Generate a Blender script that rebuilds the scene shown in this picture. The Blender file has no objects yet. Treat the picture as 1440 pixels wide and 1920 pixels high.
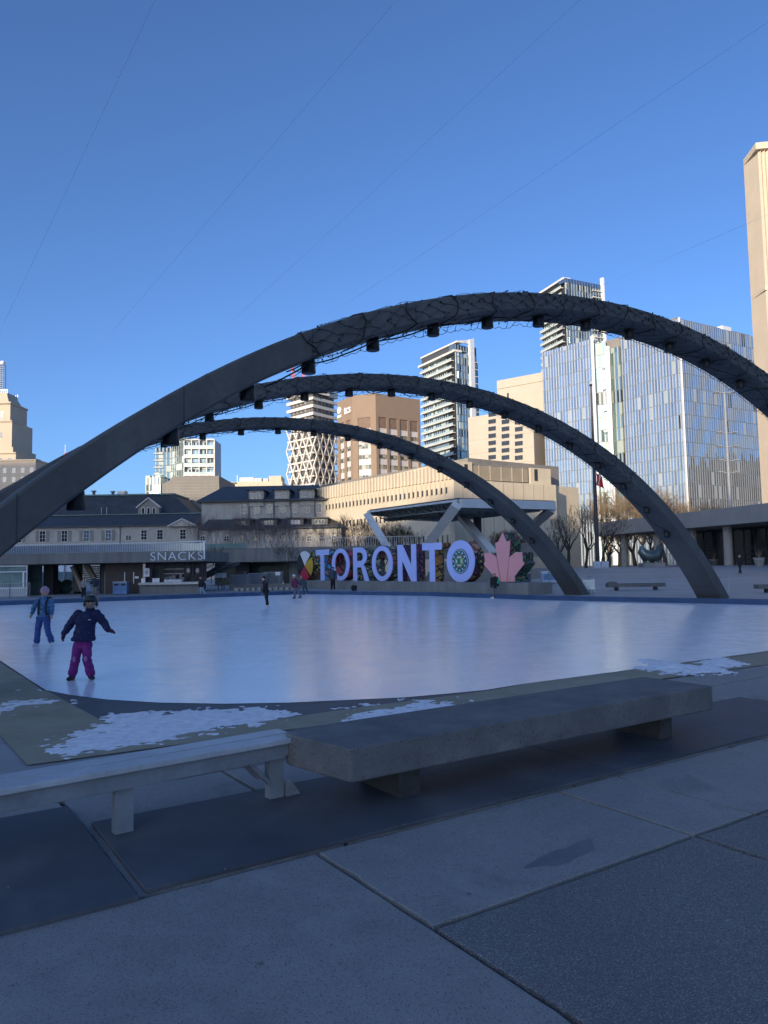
import bpy, bmesh, math, random
from mathutils import Vector, Matrix, noise
from mathutils.geometry import tessellate_polygon, delaunay_2d_cdt
R = math.radians
sc = bpy.context.scene
col = sc.collection

# ------------------------------------------------------------------ camera, sky, sun, exposure
FPX, HCAM, ROLL = 1400.0, 1.8, 0.018
PITCH = math.atan((1063.0 - 960.0) / FPX)
FW = Vector((0, math.cos(PITCH), math.sin(PITCH)))
_u0 = Vector((0, -math.sin(PITCH), math.cos(PITCH)))
_r0 = Vector((1, 0, 0))
RT = _r0 * math.cos(ROLL) - _u0 * math.sin(ROLL)
UP = _r0 * math.sin(ROLL) + _u0 * math.cos(ROLL)
EYE = Vector((0, 0, HCAM))
cd = bpy.data.cameras.new('camera')
cam = bpy.data.objects.new('camera', cd)
col.objects.link(cam)
cd.sensor_fit = 'VERTICAL'
cd.sensor_height = 36.0
cd.lens = FPX / 1920.0 * 36.0
cd.clip_start = 0.1
cd.clip_end = 5000
mw = Matrix.Identity(4)
for i in range(3):
    mw[i][0] = RT[i]; mw[i][1] = UP[i]; mw[i][2] = -FW[i]; mw[i][3] = EYE[i]
cam.matrix_world = mw
sc.camera = cam

SUN_AZ, SUN_EL = R(30), R(14)          # azimuth measured from straight behind, towards the left
SUN_DIR = Vector((-math.sin(SUN_AZ) * math.cos(SUN_EL), -math.cos(SUN_AZ) * math.cos(SUN_EL), math.sin(SUN_EL)))
W = bpy.data.worlds.new('World'); sc.world = W; W.use_nodes = True
nt = W.node_tree
bg = nt.nodes['Background']
sky = nt.nodes.new('ShaderNodeTexSky'); sky.sky_type = 'NISHITA'; sky.sun_disc = False
sky.sun_elevation = SUN_EL
sky.sun_rotation = math.atan2(SUN_DIR.x, SUN_DIR.y)
sky.air_density = 0.8; sky.dust_density = 2.0; sky.ozone_density = 4.7; sky.altitude = 100
tint = nt.nodes.new('ShaderNodeMix'); tint.data_type = 'RGBA'; tint.blend_type = 'MULTIPLY'; tint.inputs[0].default_value = 1.0
tint.inputs[7].default_value = (0.93, 0.985, 1.09, 1)
nt.links.new(sky.outputs[0], tint.inputs[6]); nt.links.new(tint.outputs[2], bg.inputs[0]); bg.inputs[1].default_value = 0.15
sl = bpy.data.lights.new('sun', 'SUN'); so = bpy.data.objects.new('sun', sl); col.objects.link(so)
sl.energy = 3.9; sl.angle = R(0.5); sl.color = (1.0, 0.83, 0.61)
so.rotation_euler = SUN_DIR.to_track_quat('Z', 'Y').to_euler()
so.location = (-60, -60, 90)
sc.view_settings.view_transform = 'Standard'; sc.view_settings.look = 'None'
sc.view_settings.exposure = 0.55; sc.view_settings.gamma = 1.0
sc.cycles.max_bounces = 6
sc.cycles.use_denoising = True

# ------------------------------------------------------------------ measuring helpers
def ray(px, py): return FW * FPX + RT * (px - 720.0) - UP * (py - 960.0)
def P(px, py, Y):
    d = ray(px, py); return EYE + d * (Y / d.y)
def G(px, py, z=0.0):
    d = ray(px, py); return EYE + d * ((z - HCAM) / d.z)
def XZ(px, py, Y):
    q = P(px, py, Y); return q.x, q.z
def smooth(a, b, x):
    t = max(0.0, min(1.0, (x - a) / (b - a))); return t * t * (3 - 2 * t)
def zg(x, y):
    return max(0.0, min(1.15, (y - 57) * 0.030)) * smooth(6, 18, x)

# ------------------------------------------------------------------ mesh builder
class MB:
    def __init__(s): s.v = []; s.f = []; s.sm = []
    def add(s, vs, fs, smooth=False):
        n = len(s.v); s.v += [tuple(v) for v in vs]
        for f in fs: s.f.append(tuple(i + n for i in f)); s.sm.append(smooth)
    def quad(s, a, b, c, d): s.add([a, b, c, d], [(0, 1, 2, 3)])
    def box(s, x0, x1, y0, y1, z0, z1, mt=None):
        if x1 < x0: x0, x1 = x1, x0
        if y1 < y0: y0, y1 = y1, y0
        if z1 < z0: z0, z1 = z1, z0
        vs = [Vector(p) for p in ((x0,y0,z0),(x1,y0,z0),(x1,y1,z0),(x0,y1,z0),(x0,y0,z1),(x1,y0,z1),(x1,y1,z1),(x0,y1,z1))]
        if mt: vs = [mt @ v for v in vs]
        s.add(vs, [(3,2,1,0),(4,5,6,7),(0,1,5,4),(1,2,6,5),(2,3,7,6),(3,0,4,7)])
        return s
    def prism(s, poly, z0, z1, mt=None, cap=True):
        """poly: list of (x,y) counter-clockwise, extruded in z"""
        n = len(poly)
        vs = [Vector((p[0], p[1], z0)) for p in poly] + [Vector((p[0], p[1], z1)) for p in poly]
        if mt: vs = [mt @ v for v in vs]
        fs = [(i, (i+1) % n, n + (i+1) % n, n + i) for i in range(n)]
        if cap: fs += [tuple(range(n-1, -1, -1)), tuple(range(n, 2*n))]
        s.add(vs, fs)
        return s
    def loft(s, rings, closed=True, cap=True, smooth=True):
        n = len(rings[0]); vs = [p for r in rings for p in r]; fs = []
        for k in range(len(rings) - 1):
            for i in range(n if closed else n - 1):
                j = (i + 1) % n
                fs.append((k*n + i, k*n + j, (k+1)*n + j, (k+1)*n + i))
        s.add(vs, fs, smooth)
        if cap:
            s.add(rings[0], [tuple(range(n-1, -1, -1))]); s.add(rings[-1], [tuple(range(n))])
        return s
    def tube(s, pts, r, n=6, cap=True, smooth=True):
        pts = [Vector(p) for p in pts]
        rr = r if isinstance(r, (list, tuple)) else [r] * len(pts)
        rings = []; prev = None
        for i, p in enumerate(pts):
            t = (pts[min(i+1, len(pts)-1)] - pts[max(i-1, 0)])
            if t.length < 1e-9: t = Vector((0, 0, 1))
            t.normalize()
            if prev is None:
                a = Vector((0, 0, 1)) if abs(t.z) < 0.9 else Vector((1, 0, 0))
                x = t.cross(a).normalized()
            else:
                x = (prev - t * prev.dot(t))
                x = x.normalized() if x.length > 1e-6 else t.orthogonal().normalized()
            prev = x; y = t.cross(x)
            rings.append([p + (x * math.cos(2*math.pi*k/n) + y * math.sin(2*math.pi*k/n)) * rr[i] for k in range(n)])
        s.loft(rings, True, cap, smooth)
        return s
    def bar(s, a, b, w, h, upv=(0, 0, 1)):
        """square-section bar from a to b"""
        a = Vector(a); b = Vector(b); t = (b - a).normalized(); u = Vector(upv)
        x = t.cross(u)
        if x.length < 1e-5: x = t.orthogonal()
        x.normalize(); y = x.cross(t)
        q = lambda p: [p - x*w/2 - y*h/2, p + x*w/2 - y*h/2, p + x*w/2 + y*h/2, p - x*w/2 + y*h/2]
        A = q(a); B = q(b)
        s.add(A + B, [(0,1,2,3),(7,6,5,4),(1,0,4,5),(2,1,5,6),(3,2,6,7),(0,3,7,4)])
        return s
    def lathe(s, prof, n=16, c=(0, 0, 0), smooth=True):
        rings = [[Vector((c[0] + r*math.cos(2*math.pi*k/n), c[1] + r*math.sin(2*math.pi*k/n), c[2] + z)) for k in range(n)] for r, z in prof]
        s.loft(rings, True, True, smooth); return s
    def ball(s, c, rx, ry=None, rz=None, n=12, m=8):
        ry = ry or rx; rz = rz or rx
        rings = []
        for j in range(m + 1):
            a = math.pi * (j / m - 0.5); ca = max(math.cos(a), 0.02)
            rings.append([Vector((c[0] + rx*ca*math.cos(2*math.pi*k/n), c[1] + ry*ca*math.sin(2*math.pi*k/n), c[2] + rz*math.sin(a))) for k in range(n)])
        s.loft(rings); return s
    def slab(s, loops, y0, y1, fr=None):
        """flat shape in x,z (loops: outer, holes) extruded from y0 (front) to y1"""
        tri = tessellate_polygon([[Vector((p[0], p[1], 0)) for p in l] for l in loops])
        flat = [p for l in loops for p in l]
        f = (lambda p, y: fr @ Vector((p[0], y, p[1]))) if fr else (lambda p, y: Vector((p[0], y, p[1])))
        s.add([f(p, y0) for p in flat], [tuple(t) for t in tri])
        s.add([f(p, y1) for p in flat], [tuple(reversed(t)) for t in tri])
        for l in loops:
            n = len(l)
            s.add([f(p, y0) for p in l] + [f(p, y1) for p in l], [(i, (i+1) % n, n + (i+1) % n, n + i) for i in range(n)])
        return s
    def build(s, name, m, parent=None, loc=None, rz=0, **kw):
        me = bpy.data.meshes.new(name)
        me.from_pydata([tuple(v) for v in s.v], [], s.f)
        me.polygons.foreach_set('use_smooth', s.sm)
        me.validate(); me.update()
        bm = bmesh.new(); bm.from_mesh(me)
        bmesh.ops.recalc_face_normals(bm, faces=bm.faces)
        bm.to_mesh(me); bm.free()
        for q in (m if isinstance(m, (list, tuple)) else [m]): me.materials.append(q)
        o = bpy.data.objects.new(name, me); col.objects.link(o)
        if parent: o.parent = parent
        if loc is not None: o.location = loc
        o.rotation_euler.z = rz
        tag(o, **kw)
        return o
def tag(o, label=None, cat=None, group=None, kind=None):
    if label: o['label'] = label
    if cat: o['category'] = cat
    if group: o['group'] = group
    if kind: o['kind'] = kind
    return o
def thing(name, label, cat, loc=(0, 0, 0), rz=0.0, group=None):
    o = bpy.data.objects.new(name, None); col.objects.link(o)
    o.empty_display_size = 0.3
    o.location = loc; o.rotation_euler.z = rz
    return tag(o, label, cat, group)
KIDS = {}
def copy_tree(o, parent=None):
    c = o.copy(); col.objects.link(c)
    if parent: c.parent = parent
    for ch in list(o.children): copy_tree(ch, c)
    return c
def inst(o, name, parent, loc, rz=0):
    c = bpy.data.objects.new(name, o.data); col.objects.link(c); c.parent = parent; c.location = loc; c.rotation_euler.z = rz
    return c
def bevel(o, w, seg=2, ang=40):
    b = o.modifiers.new('bevel', 'BEVEL'); b.width = w; b.segments = seg; b.limit_method = 'ANGLE'; b.angle_limit = R(ang); return o
def text_mesh(txt, size, depth, spacing=1.0, extra=0.0):
    c = bpy.data.curves.new('txt', 'FONT'); c.body = txt; c.size = size; c.extrude = depth / 2; c.space_character = spacing; c.offset = extra
    c.align_x = 'LEFT'
    o = bpy.data.objects.new('txt', c); col.objects.link(o)
    dg = bpy.context.evaluated_depsgraph_get(); me = bpy.data.meshes.new_from_object(o.evaluated_get(dg))
    bpy.data.objects.remove(o)
    mb = MB(); mb.add([(v.co.x, -v.co.z, v.co.y) for v in me.vertices], [tuple(p.vertices) for p in me.polygons])
    return mb

# ------------------------------------------------------------------ materials
class NB:
    def __init__(s, name):
        s.m = bpy.data.materials.new(name); s.m.use_nodes = True
        s.nt = s.m.node_tree; s.b = s.nt.nodes['Principled BSDF']; s.tc = None
    def n(s, t, **k):
        o = s.nt.nodes.new('ShaderNode' + t)
        for a, b in k.items(): setattr(o, a, b)
        return o
    def l(s, a, b): s.nt.links.new(a, b)
    def set(s, inp, v):
        if hasattr(v, 'is_linked') or isinstance(v, bpy.types.NodeSocket): s.l(v, inp)
        else: inp.default_value = v
    def coord(s, which='Object'):
        if not s.tc: s.tc = s.n('TexCoord')
        return s.tc.outputs[which]
    def pos(s):
        return s.n('NewGeometry').outputs['Position']
    def map(s, vec, scale=(1, 1, 1), rot=(0, 0, 0), loc=(0, 0, 0)):
        m = s.n('Mapping'); s.l(vec, m.inputs[0]); m.inputs['Scale'].default_value = scale; m.inputs['Rotation'].default_value = rot; m.inputs['Location'].default_value = loc
        return m.outputs[0]
    def noise(s, vec, scale, detail=4, rough=.55, dist=0):
        q = s.n('TexNoise'); s.l(vec, q.inputs['Vector']); q.inputs['Scale'].default_value = scale; q.inputs['Detail'].default_value = detail
        q.inputs['Roughness'].default_value = rough; q.inputs['Distortion'].default_value = dist
        return q.outputs['Fac']
    def vor(s, vec, scale, feature='F1', out='Distance', rnd=1.0):
        q = s.n('TexVoronoi'); q.feature = feature; s.l(vec, q.inputs['Vector']); q.inputs['Scale'].default_value = scale; q.inputs['Randomness'].default_value = rnd
        return q.outputs[out]
    def ramp(s, fac, stops, interp='LINEAR'):
        q = s.n('ValToRGB'); s.l(fac, q.inputs[0]); q.color_ramp.interpolation = interp
        el = q.color_ramp.elements
        while len(el) < len(stops): el.new(0.5)
        for e, (p, c) in zip(el, stops):
            e.position = p; e.color = (c, c, c, 1) if isinstance(c, (int, float)) else (*c, 1)
        return q.outputs[0]
    def mix(s, fac, a, b, mode='MIX'):
        q = s.n('Mix'); q.data_type = 'RGBA'; q.blend_type = mode
        s.set(q.inputs[0], fac)
        for i, v in ((6, a), (7, b)):
            if isinstance(v, (int, float)): v = (v, v, v)
            s.set(q.inputs[i], v if isinstance(v, bpy.types.NodeSocket) else (*v, 1) if len(v) == 3 else v)
        return q.outputs[2]
    def math(s, op, a, b=0.0, c=0.0, clamp=False):
        q = s.n('Math'); q.operation = op; q.use_clamp = clamp
        s.set(q.inputs[0], a); s.set(q.inputs[1], b)
        if op in ('MULTIPLY_ADD', 'COMPARE', 'SMOOTH_MIN', 'WRAP', 'PINGPONG') : s.set(q.inputs[2], c)
        return q.outputs[0]
    def sep(s, vec):
        q = s.n('SeparateXYZ'); s.l(vec, q.inputs[0]); return q.outputs
    def comb(s, x, y, z):
        q = s.n('CombineXYZ')
        for i, v in enumerate((x, y, z)): s.set(q.inputs[i], v)
        return q.outputs[0]
    def white(s, vec):
        q = s.n('TexWhiteNoise'); q.noise_dimensions = '3D'; s.l(vec, q.inputs['Vector']); return q.outputs['Value']
    def bump(s, h, strength=.3, dist=.01, prev=None):
        q = s.n('Bump'); s.l(h, q.inputs['Height']); q.inputs['Strength'].default_value = strength; q.inputs['Distance'].default_value = dist
        if prev is not None: s.l(prev, q.inputs['Normal'])
        return q.outputs[0]
    def out(s, color, rough=.7, metal=0.0, spec=.5, normal=None):
        b = s.b
        s.set(b.inputs['Base Color'], color if isinstance(color, bpy.types.NodeSocket) else (*color, 1))
        s.set(b.inputs['Roughness'], rough); s.set(b.inputs['Metallic'], metal); s.set(b.inputs['Specular IOR Level'], spec)
        if normal is not None: s.l(normal, b.inputs['Normal'])
        return s.m
MATS = {}
def mat(name, c, rough=.7, var=.18, scale=1.5, bump=0.0, bscale=40, metal=0.0, spec=.4, streak=0.0):
    if name in MATS: return MATS[name]
    k = NB(name); v = k.coord()
    n1 = k.noise(v, scale, 5); n2 = k.noise(v, scale * 9, 3)
    f = k.math('ADD', k.math('MULTIPLY', n1, .7), k.math('MULTIPLY', n2, .3))
    if streak:
        n3 = k.noise(k.map(v, (2.5, 2.5, .12)), 1.0, 4)
        f = k.math('ADD', k.math('MULTIPLY', f, 1 - streak), k.math('MULTIPLY', n3, streak))
    lo = tuple(x * (1 - 2 * var) for x in c); hi = tuple(min(1, x * (1 + 2 * var)) for x in c)
    cc = k.ramp(f, [(.25, lo), (.75, hi)])
    nn = k.bump(k.noise(v, bscale, 4), bump, .02) if bump else None
    MATS[name] = k.out(cc, rough, metal, spec, nn)
    return MATS[name]
def glow(name, c, strength):
    k = NB(name); k.b.inputs['Emission Color'].default_value = (*c, 1); k.b.inputs['Emission Strength'].default_value = strength
    return k.out(c)

def m_pavers():
    k = NB('concrete_pavers'); v = k.coord()
    big = k.noise(v, .55, 4); mid = k.noise(v, 5, 6, .65); fine = k.vor(v, 170, out='Color'); fn = k.noise(v, 260, 2)
    f = k.math('ADD', k.math('MULTIPLY', big, .5), k.math('MULTIPLY', mid, .5))
    c = k.ramp(f, [(.3, (.175, .176, .172)), (.5, (.235, .233, .224)), (.72, (.295, .29, .275))])
    sp = k.sep(fine)[0]
    c = k.mix(k.ramp(sp, [(.86, 0.0), (.93, .55)]), c, (.33, .33, .31))
    c = k.mix(k.ramp(k.sep(fine)[1], [(.86, 0.0), (.93, .6)]), c, (.06, .06, .062))
    st = k.noise(v, 1.3, 3, .5, .6); c = k.mix(k.ramp(st, [(.60, 0.0), (.70, .5)]), c, (.12, .123, .125))
    salt = k.noise(k.map(v, (1, 1, 1), loc=(7, 3, 0)), .9, 6, .7, .8); c = k.mix(k.ramp(salt, [(.58, 0.0), (.75, .4)]), c, (.33, .33, .33))
    gum = k.vor(v, 2.6); c = k.mix(k.ramp(gum, [(.035, .55), (.05, 0.0)]), c, (.06, .06, .06))
    return k.out(c, k.ramp(mid, [(.3, .62), (.7, .85)]), 0, .35, k.bump(fn, .35, .004, k.bump(mid, .2, .004)))
def m_aggregate():
    k = NB('exposed_aggregate'); v = k.coord()
    q = k.n('TexVoronoi'); k.l(v, q.inputs['Vector']); q.inputs['Scale'].default_value = 150
    hue = k.sep(q.outputs['Color'])
    base = k.ramp(hue[0], [(.0, (.13, .135, .14)), (.45, (.205, .205, .203)), (.8, (.26, .255, .245)), (1, (.42, .41, .39))])
    base = k.mix(k.ramp(q.outputs['Distance'], [(.35, 0.0), (.62, .75)]), base, (.085, .088, .092))
    big = k.noise(v, .8, 4)
    base = k.mix(k.ramp(big, [(.3, .35), (.7, 0.0)]), base, (.07, .072, .075))
    h = k.math('SUBTRACT', 1.0, q.outputs['Distance'])
    return k.out(base, .7, 0, .4, k.bump(h, .6, .006))
def m_rubber():
    k = NB('black_rubber'); v = k.coord()
    a = k.noise(v, 1.1, 5, .6, .4); b = k.noise(v, 14, 4)
    c = k.ramp(a, [(.3, (.045, .052, .064)), (.55, (.078, .087, .100)), (.75, (.13, .135, .145))])
    c = k.mix(k.ramp(b, [(.6, 0.0), (.8, .25)]), c, (.13, .13, .13))
    return k.out(c, k.ramp(a, [(.3, .55), (.65, .75)]), 0, .25, k.bump(k.noise(v, 120, 3), .25, .003))
def m_ice():
    k = NB('skating_ice'); v = k.pos()
    big = k.noise(v, .25, 4); mid = k.noise(v, 2.2, 5, .6, .3)
    s1 = k.noise(k.map(v, (6, .35, 1), (0, 0, R(-35))), 3, 5, .7, .5)
    s2 = k.noise(k.map(v, (9, .3, 1), (0, 0, R(40))), 3, 5, .7, .8)
    f = k.math('ADD', k.math('MULTIPLY', s1, .5), k.math('MULTIPLY', s2, .5))
    c = k.ramp(f, [(.30, (.865, .885, .905)), (.52, (.89, .905, .92)), (.70, (.91, .92, .93))])
    c = k.mix(k.ramp(big, [(.35, .30), (.6, 0.0)]), c, (.76, .80, .85))
    c = k.mix(k.ramp(mid, [(.62, 0.0), (.76, .35)]), c, (.94, .94, .95))
    for sc_, ds_, lo_ in ((.55, 1.6, 0), (1.3, 1.1, 5)):
        wq = k.noise(k.map(v, (1, 1, 1), (0, 0, R(20 + lo_*12)), (lo_, lo_, 0)), sc_, 1, .5, ds_)
        ln = k.math('LESS_THAN', k.math('ABSOLUTE', k.math('SUBTRACT', k.math('FRACT', k.math('MULTIPLY', wq, 14)), .5)), .018)
        c = k.mix(k.math('MULTIPLY', k.math('MULTIPLY', ln, k.ramp(k.noise(v, 1.7, 2), [(.45, 0.0), (.62, 1.0)])), .55), c, (.70, .74, .79))
    ro = k.ramp(k.math('ADD', k.math('MULTIPLY', mid, .6), k.math('MULTIPLY', f, .4)), [(.38, .17), (.6, .26)])
    return k.out(c, ro, 0, .28)
def m_arch():
    k = NB('arch_concrete'); v = k.coord()
    a = k.noise(v, .5, 5); b = k.noise(v, 7, 5); st = k.noise(k.map(v, (1.2, 1.2, .15)), 2, 4)
    f = k.math('ADD', k.math('MULTIPLY', a, .5), k.math('ADD', k.math('MULTIPLY', b, .25), k.math('MULTIPLY', st, .25)))
    sx_ = k.sep(v)[0]; seam = k.math('LESS_THAN', k.math('PINGPONG', sx_, 1.22), .012); tone = k.white(k.comb(k.math('FLOOR', k.math('DIVIDE', k.math('ADD', sx_, 1.22), 2.44)), 0.0, 0.0))
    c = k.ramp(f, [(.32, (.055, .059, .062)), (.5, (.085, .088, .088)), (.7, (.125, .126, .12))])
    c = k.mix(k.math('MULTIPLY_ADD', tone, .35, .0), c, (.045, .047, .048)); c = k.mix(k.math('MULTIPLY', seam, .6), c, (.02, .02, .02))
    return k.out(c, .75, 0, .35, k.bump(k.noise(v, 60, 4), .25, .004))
def m_bench():
    k = NB('cast_concrete'); v = k.coord()
    a = k.noise(v, 2.2, 6, .65); ho = k.vor(v, 30); hn = k.noise(v, 5, 3)
    c = k.ramp(a, [(.3, (.090, .094, .098)), (.55, (.135, .138, .14)), (.75, (.185, .185, .18))])
    fine = k.sep(k.vor(v, 160, out='Color'))[0]; c = k.mix(k.ramp(fine, [(.88, 0.0), (.95, .5)]), c, (.035, .035, .035))
    pit = k.math('MULTIPLY', k.ramp(ho, [(.12, 1.0), (.22, 0.0)]), k.ramp(hn, [(.42, 0.0), (.52, 1.0)]))
    c = k.mix(k.math('MULTIPLY', pit, .85), c, (.035, .035, .035))
    h = k.math('SUBTRACT', k.math('MULTIPLY', a, .3), pit)
    return k.out(c, .8, 0, .3, k.bump(k.noise(v, 140, 3), .3, .003, k.bump(h, .5, .01)))
def m_yellow():
    k = NB('worn_yellow_paint'); v = k.coord()
    a = k.noise(v, 1.6, 6, .65); b = k.noise(v, 18, 4, .6)
    c = k.ramp(a, [(.3, (.215, .20, .145)), (.55, (.275, .255, .18)), (.75, (.31, .295, .225))])
    c = k.mix(k.ramp(b, [(.58, 0.0), (.7, .5)]), c, (.24, .24, .22))
    return k.out(c, .75, 0, .35, k.bump(b, .25, .004))
def m_snow():
    k = NB('trodden_snow'); v = k.coord()
    a = k.noise(v, 9, 6, .7)
    c = k.ramp(a, [(.3, (.55, .58, .63)), (.6, (.80, .82, .85))])
    return k.out(c, .6, 0, .3, k.bump(a, .6, .03))
def m_plaza():
    k = NB('plaza_concrete'); v = k.pos()
    a = k.noise(v, .12, 4); b = k.noise(v, 1.5, 5); s = k.noise(k.map(v, (.05, .6, 1)), 2, 4)
    f = k.math('ADD', k.math('MULTIPLY', a, .35), k.math('ADD', k.math('MULTIPLY', b, .25), k.math('MULTIPLY', s, .4)))
    c = k.ramp(f, [(.33, (.20, .21, .215)), (.5, (.265, .275, .285)), (.66, (.34, .35, .36))])
    w = k.sep(k.map(v, (1, 1, 1), (0, 0, R(-33.6))))
    jx = k.math('LESS_THAN', k.math('PINGPONG', w[0], 1.5), .012); jy = k.math('LESS_THAN', k.math('PINGPONG', w[1], 1.5), .012)
    c = k.mix(k.math('MULTIPLY', k.math('MAXIMUM', jx, jy), .6), c, (.05, .05, .05))
    return k.out(c, .65, 0, .4, k.bump(b, .2, .01))
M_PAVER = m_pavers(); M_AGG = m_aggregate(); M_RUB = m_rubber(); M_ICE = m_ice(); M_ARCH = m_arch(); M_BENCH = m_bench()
M_YEL = m_yellow(); M_SNOW = m_snow(); M_PLAZA = m_plaza()
M_BLUE = mat('blue_rink_paint', (.035, .075, .16), .5, .2, 1.2, .1)
M_DARKEDGE = mat('dark_edge_paint', (.055, .058, .065), .55, .25, 2, .15)
M_GREYWOOD = mat('grey_painted_wood', (.20, .22, .245), .38, .14, 3, .15, 30)
M_BLACK = mat('black_metal', (.012, .012, .014), .5, .2, 3)
M_WIRE = mat('black_wire', (.015, .016, .018), .6, .1, 3)
M_WHITE = mat('white_paint', (.72, .73, .74), .5, .06, 2)
M_STEEL = mat('grey_steel', (.30, .32, .34), .4, .1, 4, metal=.6)
M_DKSTEEL = mat('dark_steel', (.07, .075, .08), .5, .15, 4)
M_CONC = mat('grey_concrete', (.20, .20, .195), .8, .18, .5, .2, 20, streak=.4)

# ------------------------------------------------------------------ the ground, rink and paving
O2 = Vector((-.48, 4.90)); UU = Vector((.833, .553)); VV = Vector((-.553, .833))
def uv(u, v, z=0.0):
    q = O2 + UU * u + VV * v; return Vector((q.x, q.y, z))
ICE_Z = -0.24
BED = [(-9, -8), (10, -8), (10, 3.0), (-9, 3.0)]
near_px = [(85,1295),(130,1304),(200,1313),(300,1319),(420,1321),(540,1319),(650,1314),(760,1309),(850,1301),(912,1295)]
near = [G(*q, 0) for q in near_px]
e_dir = Vector((.83, .556, 0))
pe = G(971, 1285, 0)
rink = [(q.x, q.y) for q in near] + [(pe.x, pe.y), (7.67, 14.9), (22.3, 24.7), (17.4, 34.3), (8.6, 43), (3, 51.5), (-6.8, 59.8), (-12.8, 56), (-28.2, 46.6), (-8.15, 15.85)]
mb = MB(); mb.add([(x, y, ICE_Z) for x, y in rink], [tuple(range(len(rink)))])
mb.build('ice', M_ICE, kind='structure')
# plaza sheet with the rink cut out of it
def ground_sheet():
    pts = [Vector(p) for p in rink]; n = len(pts)
    edges = [(i, (i+1) % n) for i in range(n)]
    out = [(-900, -400), (900, -400), (900, 1500), (-900, 1500)]
    b = len(pts); pts += [Vector(p) for p in out]; edges += [(b + i, b + (i+1) % 4) for i in range(4)]
    bed = [uv(*q).to_2d() for q in BED]
    b = len(pts); pts += bed; edges += [(b + i, b + (i+1) % 4) for i in range(4)]
    for x in range(-60, 121, 6):
        for y in range(-12, 151, 6):
            q = Vector((x + .13, y + .17))
            pts.append(q)
    V, E, F, *_ = delaunay_2d_cdt(pts, edges, [], 0, 1e-5)
    def inside(c): return inpoly(c, rink) or inpoly(c, [tuple(q) for q in bed])
    def inpoly(c, rink):
        n = len(rink); r = False; j = n - 1
        for i in range(n):
            xi, yi = rink[i]; xj, yj = rink[j]
            if (yi > c[1]) != (yj > c[1]) and c[0] < (xj - xi) * (c[1] - yi) / (yj - yi) + xi: r = not r
            j = i
        return r
    fs = [f for f in F if not inside(sum((V[i] for i in f), Vector((0, 0))) / len(f))]
    g = MB()
    g.add([(v.x, v.y, zg(v.x, v.y)) for v in V], fs, True)
    return g
ground_sheet().build('ground', M_PLAZA, kind='structure')
# kerb faces around the rink: the far sides are painted blue, the near sides dark
nr = len(rink); kb = MB(); kd = MB()
def kerb(mbx, a, b, z0=ICE_Z - .05, t=.16, top=.012, lip=True):
    a = Vector((*a, 0)); b = Vector((*b, 0)); d = (b - a).normalized(); o = Vector((d.y, -d.x, 0)) * t
    mbx.add([a + Vector((0,0,z0)), b + Vector((0,0,z0)), b + Vector((0,0,top)), a + Vector((0,0,top)), a + o + Vector((0,0,top)), b + o + Vector((0,0,top))], [(0,1,2,3), (3,2,5,4)])
iR = len(near) + 2
for i in range(nr):
    a = rink[i]; b = rink[(i+1) % nr]
    kerb(kb if iR <= i < nr - 2 else kd, a, b, t=.32 if iR <= i < nr - 2 else .03)
kb.build('rink_kerb', M_BLUE, kind='structure'); kd.build('rink_edge', M_DARKEDGE, kind='structure')
# blue painted deck strip behind the far left kerb
def gq(pts, z): return [(p[0], p[1], z) for p in pts]
ds = MB(); L0 = Vector((-28.2, 46.6)); L1 = Vector((-6.8, 59.8)); dn = Vector((-.52, .85))
ds.add(gq([L0 + dn*.5, L1 + dn*.5, L1 + dn*1.7, L0 + dn*1.7], .010), [(0,1,2,3)])
ds.build('rink_walkway', mat('faded_blue_paint', (.06, .10, .17), .6, .3, .8, .1), kind='structure')
# near border: yellow strips and dark corner wedge (flat sheets)
cor = G(258, 1390, 0); y0 = G(0, 1245, 0); y1 = G(85, 1295, 0)
ldir = (y0 - y1).normalized()
ys = MB()
lo1 = G(52, 1437, 0); lo0 = G(0, 1375, 0); loD = Vector((-.553, .833, 0))
ys.add(gq([cor, y1, y1 + ldir*14, lo1 + ldir*14, lo1], .012), [(0,1,2,3,4)])
nr0 = cor; nr1 = G(575, 1342, 0); nr2 = G(720, 1322, 0); nr3 = G(912, 1297, 0); nr4 = G(971, 1286, 0); nr5 = Vector((7.67, 14.85, 0)) + e_dir * 12
out_r = G(1440, 1247, 0); od = (out_r - lo1).normalized()
ys.add(gq([lo1 + Vector((.01,.01,0)), lo1 + od * 26, nr5, nr4, nr3, nr2, nr1, cor + Vector((.012,0,0))], .012), [tuple(range(8))])
ys.build('rink_border', M_YEL, kind='structure')
wd = MB(); wl = [q + Vector((0, 0, 0)) for q in near]
wd.add(gq([cor, nr1, nr2, nr3] + [near[i] - VV.to_3d() * .02 for i in range(len(near)-1, -1, -1)], .009), [tuple(range(4 + len(near)))])
wd.build('rink_apron', M_DARKEDGE, kind='structure')
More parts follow.
